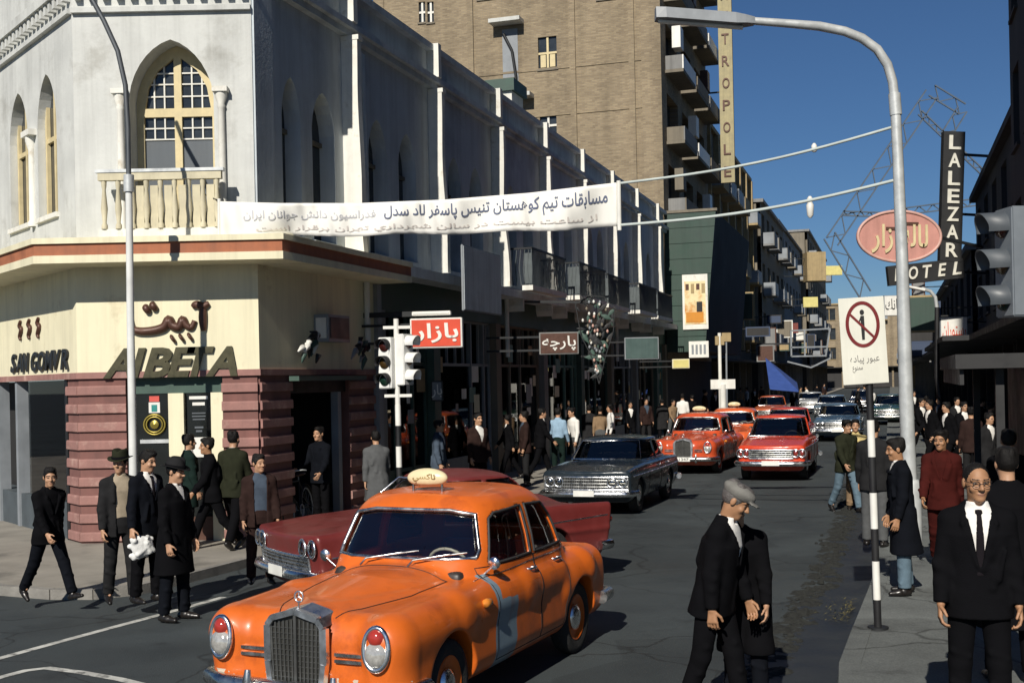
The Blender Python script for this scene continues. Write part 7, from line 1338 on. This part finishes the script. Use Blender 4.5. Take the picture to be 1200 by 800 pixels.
# ------------------------------------------------------------------ cars on the street
def taxi_paint():
    m = mat('taxi_orange', (0.62, 0.125, 0.014), 0.38, var=0.10, scale=3, col2=(0.40, 0.075, 0.014), patch=0.07, pscale=2.3, coat=0.2, bump=0.05, bscale=9); N = m.node_tree.nodes; L = m.node_tree.links; b = N['Principled BSDF']
    src = b.inputs['Base Color'].links[0].from_socket; tc = N.new('ShaderNodeTexCoord'); ns = N.new('ShaderNodeTexNoise'); ns.inputs['Scale'].default_value = 5; L.new(tc.outputs['Object'], ns.inputs['Vector'])
    va = N.new('ShaderNodeVectorMath'); va.operation = 'MULTIPLY_ADD'; L.new(ns.outputs['Color'], va.inputs[0]); va.inputs[1].default_value = (0.10, 0.0, 0.10); L.new(tc.outputs['Object'], va.inputs[2]); sp = N.new('ShaderNodeSeparateXYZ'); L.new(va.outputs[0], sp.inputs[0])
    def band(sock, lo, hi):
        a = N.new('ShaderNodeMath'); a.operation = 'GREATER_THAN'; L.new(sock, a.inputs[0]); a.inputs[1].default_value = lo; c = N.new('ShaderNodeMath'); c.operation = 'LESS_THAN'; L.new(sock, c.inputs[0]); c.inputs[1].default_value = hi; d = N.new('ShaderNodeMath'); d.operation = 'MULTIPLY'; L.new(a.outputs[0], d.inputs[0]); L.new(c.outputs[0], d.inputs[1]); return d.outputs[0]
    def mul(a, c): d = N.new('ShaderNodeMath'); d.operation = 'MULTIPLY'; L.new(a, d.inputs[0]); L.new(c, d.inputs[1]); return d.outputs[0]
    def mx(a, c): d = N.new('ShaderNodeMath'); d.operation = 'MAXIMUM'; L.new(a, d.inputs[0]); L.new(c, d.inputs[1]); return d.outputs[0]
    f = mul(mx(mul(band(sp.outputs[0], 0.24, 0.645), band(sp.outputs[2], 0.30, 0.85)), mul(band(sp.outputs[0], 0.54, 0.645), band(sp.outputs[2], 0.80, 1.04))), band(sp.outputs[1], 0.3, 2.0))
    mix = N.new('ShaderNodeMix'); mix.data_type = 'RGBA'; L.new(f, mix.inputs['Factor']); L.new(src, mix.inputs['A']); mix.inputs['B'].default_value = (0.19, 0.26, 0.31, 1)
    # grimy brown rubbing over the doors and chipped pale lower edge of the front
    n2 = N.new('ShaderNodeTexNoise'); n2.inputs['Scale'].default_value = 3.2; n2.inputs['Detail'].default_value = 8; L.new(tc.outputs['Object'], n2.inputs['Vector']); sp2 = N.new('ShaderNodeSeparateXYZ'); L.new(tc.outputs['Object'], sp2.inputs[0])
    g1 = N.new('ShaderNodeMapRange'); g1.inputs['From Min'].default_value = 0.42; g1.inputs['From Max'].default_value = 0.72; g1.inputs['To Max'].default_value = 0.75; L.new(n2.outputs[0], g1.inputs[0]); ff = mul(mul(g1.outputs[0], band(sp2.outputs[0], -1.0, 0.34)), band(sp2.outputs[2], 0.3, 0.85))
    mix2 = N.new('ShaderNodeMix'); mix2.data_type = 'RGBA'; L.new(ff, mix2.inputs['Factor']); L.new(mix.outputs['Result'], mix2.inputs['A']); mix2.inputs['B'].default_value = (0.20, 0.06, 0.025, 1)
    n3 = N.new('ShaderNodeTexNoise'); n3.inputs['Scale'].default_value = 9; n3.inputs['Detail'].default_value = 6; L.new(tc.outputs['Object'], n3.inputs['Vector']); g3 = N.new('ShaderNodeMath'); g3.operation = 'GREATER_THAN'; g3.inputs[1].default_value = 0.55; L.new(n3.outputs[0], g3.inputs[0])
    f3 = mul(mul(g3.outputs[0], band(sp2.outputs[0], 1.7, 3.0)), band(sp2.outputs[2], 0.2, 0.50)); mix3 = N.new('ShaderNodeMix'); mix3.data_type = 'RGBA'; L.new(f3, mix3.inputs['Factor']); L.new(mix2.outputs['Result'], mix3.inputs['A']); mix3.inputs['B'].default_value = (0.55, 0.46, 0.36, 1)
    L.new(mix3.outputs['Result'], b.inputs['Base Color']); return m
def place(o, x, y, heading, label, cat, group=None, k=1.0):     # heading: compass angle the nose points to, 0 = away from the camera, clockwise
    o.location = (x, y, 0); o.rotation_euler = (0, 0, R(90 - heading)); o.scale = (k, k, k); tag(o, label, cat, group); return o
TAXI = make_ponton('taxi', taxi_paint(), 0.0125); place(TAXI, -0.70, 10.45, 180 + 24, 'worn orange taxi with a blue grey primer patch on its front door', 'taxi', k=1.0); TAXI.scale.z = 1.05
RED2 = carpaint('faded_taxi_red', (0.52, 0.075, 0.025), 1, (0.30, 0.05, 0.02), 0.05); pt = make_ponton('taxi', RED2, 0.025, detail=True)
def car_copy(o, m):
    c = copy_tree(o)
    for ch in KIDS[c.name]:
        if ch.type == 'MESH' and ch.name.split('.')[0] in ('body', 'door'): paint(ch, m)
        if ch.name.split('.')[0] == 'wheel':
            for g in KIDS[ch.name]:
                if g.name.split('.')[0] == 'rim': paint(g, m)
    return c
def sxy(px, py): v = gp(px, py); return v.x, v.y
SH = 180 + 17.6
x, y = sxy(822, 549); place(pt, x, y, SH + 4, 'red taxi with upright chrome grille coming on beside the dark saloon', 'taxi')
t2 = car_copy(pt, carpaint('orange_red_taxi', (0.60, 0.11, 0.03))); x, y = sxy(862, 536); place(t2, x, y, SH - 2, 'orange red taxi tucked behind the red grilled taxi', 'taxi')
fin = make_sedan('finned_car', mat('oxblood_paint', (0.14, 0.022, 0.020), 0.42, var=0.12, scale=3, col2=(0.13, 0.03, 0.028), patch=0.10, pscale=2), FINNED, 0.018); place(fin, -0.95, 15.1, 180 + 55, 'oxblood red saloon with spread tail fins crossing behind the taxi', 'car', k=0.93); fin.scale = (0.86, 0.92, 1.06)
blu = make_sedan('saloon_car', carpaint('blue_black_paint', (0.016, 0.024, 0.032)), SALOON, 0.018); x, y = sxy(722, 590); place(blu, x, y, SH + 2, 'dark blue black saloon with a wide chrome grille and chrome screen frame', 'car')
cp = make_sedan('compact_car', carpaint('tomato_red_paint', (0.55, 0.055, 0.022)), COMPACT, 0.018); x, y = sxy(915, 556); place(cp, x, y, SH + 1, 'tomato red four lamp saloon heading up the middle of the street', 'car', k=1.05)
for px, py, pm, lab, src in ((925, 528, carpaint('dull_red_paint', (0.42, 0.05, 0.03)), 'dull red saloon close behind the tomato red one', cp), (984, 514, carpaint('slate_blue_paint', (0.05, 0.085, 0.12)), 'slate blue saloon with bright chrome face in the outer lane', blu), (975, 492, carpaint('steel_blue_paint', (0.09, 0.13, 0.17)), 'pale steel blue saloon behind the slate blue one', blu), (1042, 496, carpaint('dark_green_paint_car', (0.02, 0.05, 0.035)), 'dark green car parked at the right kerb past the lamp', cp), (905, 496, carpaint('brick_orange_paint', (0.45, 0.10, 0.03)), 'small far orange taxi on the left lane', cp), (950, 484, carpaint('grey_white_paint', (0.35, 0.36, 0.36)), 'light grey far car in the thick of the traffic', blu), (1010, 482, carpaint('black_car_paint', (0.01, 0.01, 0.012)), 'black far car beyond the blue saloons', cp)):
    x, y = sxy(px, py); place(car_copy(src, pm), x, y, SH, lab, 'car')
# roof signs on the two red taxis ahead are part of the car; a white roof lamp sits on the tomato car's follower
# ------------------------------------------------------------------ near people
def add(label, px, py, yaw, h, p, z=0.12, res=0.011, hres=None): return person(label, gp(px, py, z), yaw, h, p, res, hres)
OPEN = dict(lapel=0.02, open=0.075, vee=0.70)
add('young man in a black suit striding past the shop window alone', 58, 703, 55, 1.60, dict(WALK, shirt=BLACKC, jacket=BLACKC, trousers=NAVYC, hair=M_HAIR, head=(-30, 2), skin=0, quiff=1, legs=[(26, 4, 1), (-24, 10, 1)]))
add('man in a dark felt hat and beige pullover under an open jacket', 143, 706, 35, 1.72, dict(STAND, **OPEN, shirt=BEIGEC, jacket=CHARC, trousers=CHARC, hair=M_HAIR, hat=('fedora', OLIVEC), head=(-40, 4), legs=[(8, 4, 2), (-8, 6, 2)]))
o, J = add('bareheaded man in a black suit holding a white paper bundle', 173, 706, 62, 1.74, dict(STAND, shirt=WHITEC, tie=TIEC, jacket=NAVYC, trousers=BLACKC, hair=M_HAIR, head=(8, 14), arms=[(10, 8, 22, 12), (2, 14, 14, -8)]))
def paper_bundle(o, J):
    Mw = Matrix.Translation(o.location) @ Matrix.Rotation(o.rotation_euler.z, 4, 'Z') @ Matrix.Scale(o.scale.x, 4); c = at(167, 640, o.location.y - 0.26)
    F = Field((-0.24, -0.16, -0.2), (0.24, 0.16, 0.2), 0.014); F.op(*p_ell((0, 0, 0), (0.13, 0.06, 0.12)), k=0.0)
    for q in range(22): a_ = rng.uniform(0, 6.28); b_ = rng.uniform(0.6, 1.15); F.op(*p_cone((0.11 * b_ * math.cos(a_), rng.uniform(-0.06, 0.06), 0.11 * b_ * math.sin(a_)), (rng.uniform(-0.14, 0.14), rng.uniform(-0.06, 0.06), rng.uniform(-0.13, 0.13)), 0.012, 0.03), k=0.012)
    tag(link('paper_bundle', F.mesh('paper_bundle'), None, mat('white_wrapping_paper', (0.68, 0.68, 0.66), 0.8, var=0.12, scale=8, bump=0.4, bscale=25), c, (0, 0, R(40))), 'crumpled white paper bundle in the hands of a man in black', 'bundle')
paper_bundle(o, J)
add('man in a brimmed grey hat and long black overcoat at the white line', 206, 727, 70, 1.76, dict(STAND, shirt=WHITEC, jacket=BLACKC, trousers=NAVYC, hem=0.50, vee=1.3, hair=M_HAIR, hat=('fedora', CHARC), head=(5, 8), girth=1.08), z=0.0)
add('man in a dark coat with his back to the shop door', 222, 640, 120, 1.72, dict(STAND, shirt=WHITEC, jacket=GREENC, trousers=BLACKC, hem=0.6, hair=M_HAIR, head=(10, 0)))
add('man in a black jacket walking left past the shop door', 250, 643, -70, 1.74, dict(WALK2, shirt=BLACKC, jacket=BLACKC, trousers=BLACKC, hair=M_HAIR, skin=1))
add('man in a dark olive jacket seen from behind at the pilaster', 274, 642, 165, 1.80, dict(WALK, shirt=WHITEC, jacket=OLIVEC, trousers=BLACKC, hair=M_HAIR))
add('man in a dark brown suit and blue pullover waiting beside the taxi', 306, 684, 20, 1.60, dict(STAND, **OPEN, shirt=BLUEGREYC, jacket=BROWNC, trousers=BROWNC, hair=M_HAIR, head=(25, 0)))
add('cyclist in dark clothes standing by the bicycle', 377, 618, -30, 1.72, dict(STAND, shirt=NAVYC, jacket=NAVYC, trousers=BLACKC, hair=M_HAIR, arms=[(20, 8, 30, 0), (25, 12, 40, 0)]))
add('person in a grey overcoat facing the shop fronts by the signal', 443, 620, 190, 1.68, dict(WALK, shirt=GREYC, jacket=GREYC, trousers=BLACKC, hem=0.5, hair=M_HAIR))
add('man in a blue grey coat looking along the shop windows', 515, 594, 80, 1.70, dict(STAND, shirt=WHITEC, jacket=BLUEGREYC, trousers=BLACKC, hair=M_HAIR), res=0.016)
add('broad man in a charcoal coat turning towards the kerb', 561, 588, 40, 1.80, dict(STAND, shirt=WHITEC, jacket=BROWNC, trousers=BLACKC, hair=M_HAIR, girth=1.12), res=0.016)
add('man in a dark jacket and white shirt near the glazed doorway', 634, 560, 100, 1.76, dict(WALK, shirt=WHITEC, jacket=BLACKC, trousers=BLACKC, hair=M_HAIR), res=0.018)
add('man in a pale blue shirt outside the green shop', 655, 558, 160, 1.72, dict(STAND, shirt=BLUEC, shirtsleeves=1, trousers=GREENC, hair=M_HAIR, arms=[(10, 10, 50, 10), (5, 10, 20, 0)]), res=0.018)
add('man in a white shirt leaning in towards the pale blue one', 676, 556, -60, 1.72, dict(STAND, shirt=WHITEC, shirtsleeves=1, trousers=GREYC, hair=M_HAIR, lean=10), res=0.018)
# middle of the road
add('stooped man in a grey cap and black suit crossing the road', 840, 845, 62, 1.80, dict(STAND, shirt=WHITEC, jacket=BLACKC, trousers=BLACKC, hair=M_HAIRG, hat=('cap', cloth('pale_grey_tweed', (0.17, 0.165, 0.15))), head=(12, 26), lean=12, skin=1, moustache=1, girth=1.1, legs=[(14, 6, 1), (-10, 10, 1)], arms=[(6, 5, 12, 0), (-8, 7, 10, 0)]), z=0.0, res=0.010, hres=0.006)
add('man in a long black coat bending close behind the capped man', 875, 826, -20, 1.66, dict(STAND, shirt=BLACKC, jacket=BLACKC, trousers=NAVYC, hem=0.42, hair=M_HAIR, head=(-20, 34), lean=15, side=-3, girth=1.05, vee=1.5, skirt=0.82), z=0.0, res=0.011)
# right pavement
add('older man in glasses, black suit and tie facing us on the right pavement', 1150, 866, -14, 1.84, dict(STAND, shirt=WHITEC, tie=TIEC, jacket=BLACKC, trousers=BLACKC, hair=M_HAIR, bald=1.6, thin=0.005, quiff=0, head=(10, 4), skin=1, girth=1.08, vee=1.10, lapel=0.19, arms=[(2, 9, 10, 0), (4, 10, 12, 0)]), res=0.009, hres=0.0055)
add('man in a dark thigh-length coat and worn blue jeans in profile', 1060, 696, -95, 1.72, dict(STAND, shirt=WHITEC, jacket=NAVYC, trousers=DENIMC, hem=0.44, vee=1.36, hair=M_HAIR, head=(0, 8), skin=1, flare=1.12, lean=4), res=0.010, hres=0.007)
add('man in a maroon jacket walking behind the older man', 1106, 668, -22, 1.76, dict(WALK, shirt=MAROONC, jacket=MAROONC, trousers=MAROONC, hair=M_HAIR, head=(-18, 2), skin=1), res=0.011, hres=0.008)
add('man in a charcoal jacket half hidden behind the striped post', 1026, 640, 150, 1.78, dict(STAND, shirt=WHITEC, jacket=CHARC, trousers=GREYC, hair=M_HAIR), res=0.013)
add('man in olive and denim stepping off the right kerb', 992, 600, 20, 1.74, dict(WALK, shirt=OLIVEC, jacket=OLIVEC, trousers=DENIMC, hair=M_HAIR), z=0.0, res=0.014)
add('man in a pale yellow shirt beside the kerb', 1004, 598, -10, 1.70, dict(STAND, shirt=YELLOWC, shirtsleeves=1, trousers=TANC, hair=M_HAIR), z=0.0, res=0.014)
add('man in black seen from behind at the kiosk', 1186, 690, 170, 1.78, dict(STAND, shirt=BLACKC, jacket=BLACKC, trousers=BLACKC, hair=M_HAIR), res=0.013)
add('tall man in a long black coat close to the traffic light', 1186, 800, 175, 1.84, dict(STAND, shirt=BLACKC, jacket=BLACKC, trousers=BLACKC, hem=0.4, hair=M_HAIR, girth=1.1), res=0.013)
# spectacles of the older man
def glasses():
    o = [p for p in COL.objects if p.get('label', '').startswith('older man')][0]; J = skeleton(dict(STAND, head=(10, 4))); M = Matrix(J['H'].tolist()); M.translation.z += J['dz']; m = MB()
    for s in (1, -1): ring_tube(m, M @ Matrix.Translation((s * 0.033, -0.104, 0.010)) @ Matrix.Rotation(R(90), 4, 'X'), 0.022, 0.017, 0.0022, 18, 0, 6); m.tube([M @ Vector((s * 0.054, -0.102, 0.016)), M @ Vector((s * 0.076, -0.06, 0.018)), M @ Vector((s * 0.080, 0.01, 0.018))], 0.002, 5)
    m.tube([M @ Vector((-0.011, -0.106, 0.012)), M @ Vector((0.011, -0.106, 0.012))], 0.002, 5); m.build('spectacles', BLACKP, o)
glasses()
def bicycle():
    b = gp(352, 618, 0.12); o = rooted('bicycle', b, 'black roadster bicycle leaning by the banded shop pilaster', 'bicycle'); W = Matrix.Translation(b) @ Matrix.Rotation(ST_ROT + R(190), 4, 'Z') @ Matrix.Rotation(R(6), 4, 'X'); P = lambda mb, n, m: put(mb.build(n, m, o), o, W); r = 0.345
    for x in (-0.53, 0.53):
        m = MB(); M = Matrix.Translation((x, 0, r)) @ Matrix.Rotation(R(90), 4, 'X'); ring_tube(m, M, r - 0.02, r - 0.02, 0.02, 36); P(m, 'tyre', RUBBER); m = MB(); ring_tube(m, M, r - 0.05, r - 0.05, 0.012, 36); P(m, 'rim', STEEL); m = MB()
        for i in range(18): a = 2 * math.pi * i / 18; m.tube([(x + 0.02 * math.cos(a + 1), 0.02 * (-1) ** i, r + 0.02 * math.sin(a + 1)), (x + (r - 0.05) * math.cos(a), 0, r + (r - 0.05) * math.sin(a))], 0.002, 4)
        tag(P(m, 'spoke', STEEL), kind='stuff'); m = MB(); m.tube([(x + (r + 0.03) * math.cos(a), 0, r + (r + 0.03) * math.sin(a)) for a in np.linspace(0.4, 2.9, 12)], 0.022, 6, flat=0.4); P(m, 'mudguard', BLACKP)
    A, S, H1, H2, B_ = (-0.53, 0, r), (-0.22, 0, 0.80), (0.34, 0, 0.82), (0.36, 0, 0.70), (-0.08, 0, 0.30)
    m = MB(); [m.tube([p, q], 0.016, 8) for p, q in ((B_, S), (S, H1), (B_, H2), (A, S), (A, B_), (H1, H2))]; P(m, 'frame', BLACKP); m = MB()
    for y in (-0.05, 0.05): m.tube([(0.36, y * 0.5, 0.72), (0.44, y, 0.60), (0.53, y, r)], 0.011, 6)
    m.tube([(0.36, -0.03, 0.72), (0.36, 0.03, 0.72)], 0.014, 6); P(m, 'fork', BLACKP); P(MB().tube([(0.16, -0.28, 0.98), (0.30, -0.26, 1.0), (0.34, -0.1, 1.0), (0.34, 0.1, 1.0), (0.30, 0.26, 1.0), (0.16, 0.28, 0.98)], 0.012, 8), 'handlebar', STEEL); P(MB().tube([(0.34, 0, 0.80), (0.335, 0, 1.0)], 0.013, 8), 'stem', STEEL)
    F = Field((-0.42, -0.14, 0.82), (-0.05, 0.14, 0.98), 0.012); F.op(*p_loft([(-0.38, 0, 0.91, 0.10, 0.035), (-0.28, 0, 0.91, 0.095, 0.04), (-0.1, 0, 0.90, 0.025, 0.02)], axis=0), k=0.02); me = F.mesh('saddle'); put(link('saddle', me, o, mat('brown_leather', (0.08, 0.035, 0.02), 0.5)), o, W); P(MB().tube([(-0.22, 0, 0.80), (-0.24, 0, 0.90)], 0.013, 6), 'seat_post', STEEL)
    m = MB(); ring_tube(m, Matrix.Translation((-0.08, 0.05, 0.30)) @ Matrix.Rotation(R(90), 4, 'X'), 0.095, 0.095, 0.008, 24); m.tube([(-0.08, 0.06, 0.30), (0.02, 0.07, 0.16)], 0.01, 6); m.tube([(-0.08, -0.06, 0.30), (-0.18, -0.07, 0.44)], 0.01, 6); m.tube([(-0.08, -0.07, 0.30), (-0.08, 0.07, 0.30)], 0.012, 6); P(m, 'crank', STEEL)
    for x, y, z in ((0.02, 0.11, 0.155), (-0.18, -0.11, 0.445)): P(MB().box((x, y, z), (0.09, 0.08, 0.02)), 'pedal', RUBBER)
bicycle()
# ------------------------------------------------------------------ farther crowd: copies of a few figures
PROTO = [person('x', (0, 0, -50), 0, 1.72, dict(q, hair=M_HAIR), 0.024)[0] for q in (dict(WALK, shirt=WHITEC, jacket=BLACKC, trousers=BLACKC), dict(WALK2, shirt=WHITEC, jacket=CHARC, trousers=BLACKC, hem=0.5), dict(STAND, shirt=WHITEC, shirtsleeves=1, trousers=BLACKC), dict(STAND, shirt=BLUEGREYC, jacket=BROWNC, trousers=CHARC), dict(WALK, shirt=TANC, shirtsleeves=1, trousers=GREYC))]
LAB = ['in a black suit', 'in a long charcoal overcoat', 'in a white shirt without a jacket', 'in a brown jacket', 'in a tan shirt']
def crowd(spots, where, group, z=0.12):
    for i, (px, Y) in enumerate(spots):
        k = (i * 3 + len(group)) % 5 if 'hotel' not in group else (0, 1, 0, 3)[i % 4]; a, _ = _lev(px, 480); x = a / FPX * Y; o = copy_tree(PROTO[k]); o.location = (x, Y, z); o.rotation_euler = (0, 0, R(random.choice([15, -160, 30, 170, 90, -80]))); s = random.uniform(0.94, 1.04) * 1.72 / 1.75; o.scale = (s, s, s); tag(o, 'distant person %s %s' % (LAB[k], next(w for lim, w in where if px <= lim)), 'person', group)  # figures under the hotel signs wear dark clothes only, standing in for shade
def left_u(px, u0, u1):          # depth at which a sight line is u metres from the row
    u = random.uniform(u0, u1); a, _ = _lev(px, 480); dr = Vector((a / FPX, 1, 0)); return (P0 + NV * u).dot(NV) / dr.dot(NV)
crowd([(px, left_u(px, 0.5, 2.0)) for px in (596, 615, 690, 703, 716, 738, 757)], [(650, 'between the red sign and the bulb sign'), (725, 'below the bulb studded sign'), (999, 'by the green fascia board')], 'people along the dark shop row')
crowd([(px, left_u(px, 0.4, 1.9)) for px in (776, 788, 800, 812, 826, 838, 868, 876, 884, 893, 902, 912)], [(830, 'below the poster on the green marquee'), (880, 'under the dark marquee side'), (999, 'near the blue awning')], 'people by the marquee')
crowd([(px, Y) for px, Y in ((930, 78), (938, 92), (946, 85), (958, 98), (966, 105), (1005, 76), (1014, 88), (1022, 70))], [(950, 'behind the dull red saloon'), (999, 'behind the steel blue saloon'), (1200, 'beyond the no walking sign')], 'people far down the street', 0.0)
crowd([(px, Y) for px, Y in ((1078, 34), (1086, 42), (1092, 30), (1102, 38), (1112, 28), (1120, 36), (1128, 30), (1138, 25), (1148, 33), (1156, 24), (1070, 50), (1160, 29))], [(1087, 'by the far street lamp'), (1114, 'below the black hotel sign'), (1140, 'short of the white sign board'), (1200, 'beside the dark kiosk')], 'people under the hotel signs')
for o in PROTO:
    for ch in list(KIDS.get(o.name, [])): bpy.data.objects.remove(ch)
    bpy.data.objects.remove(o)
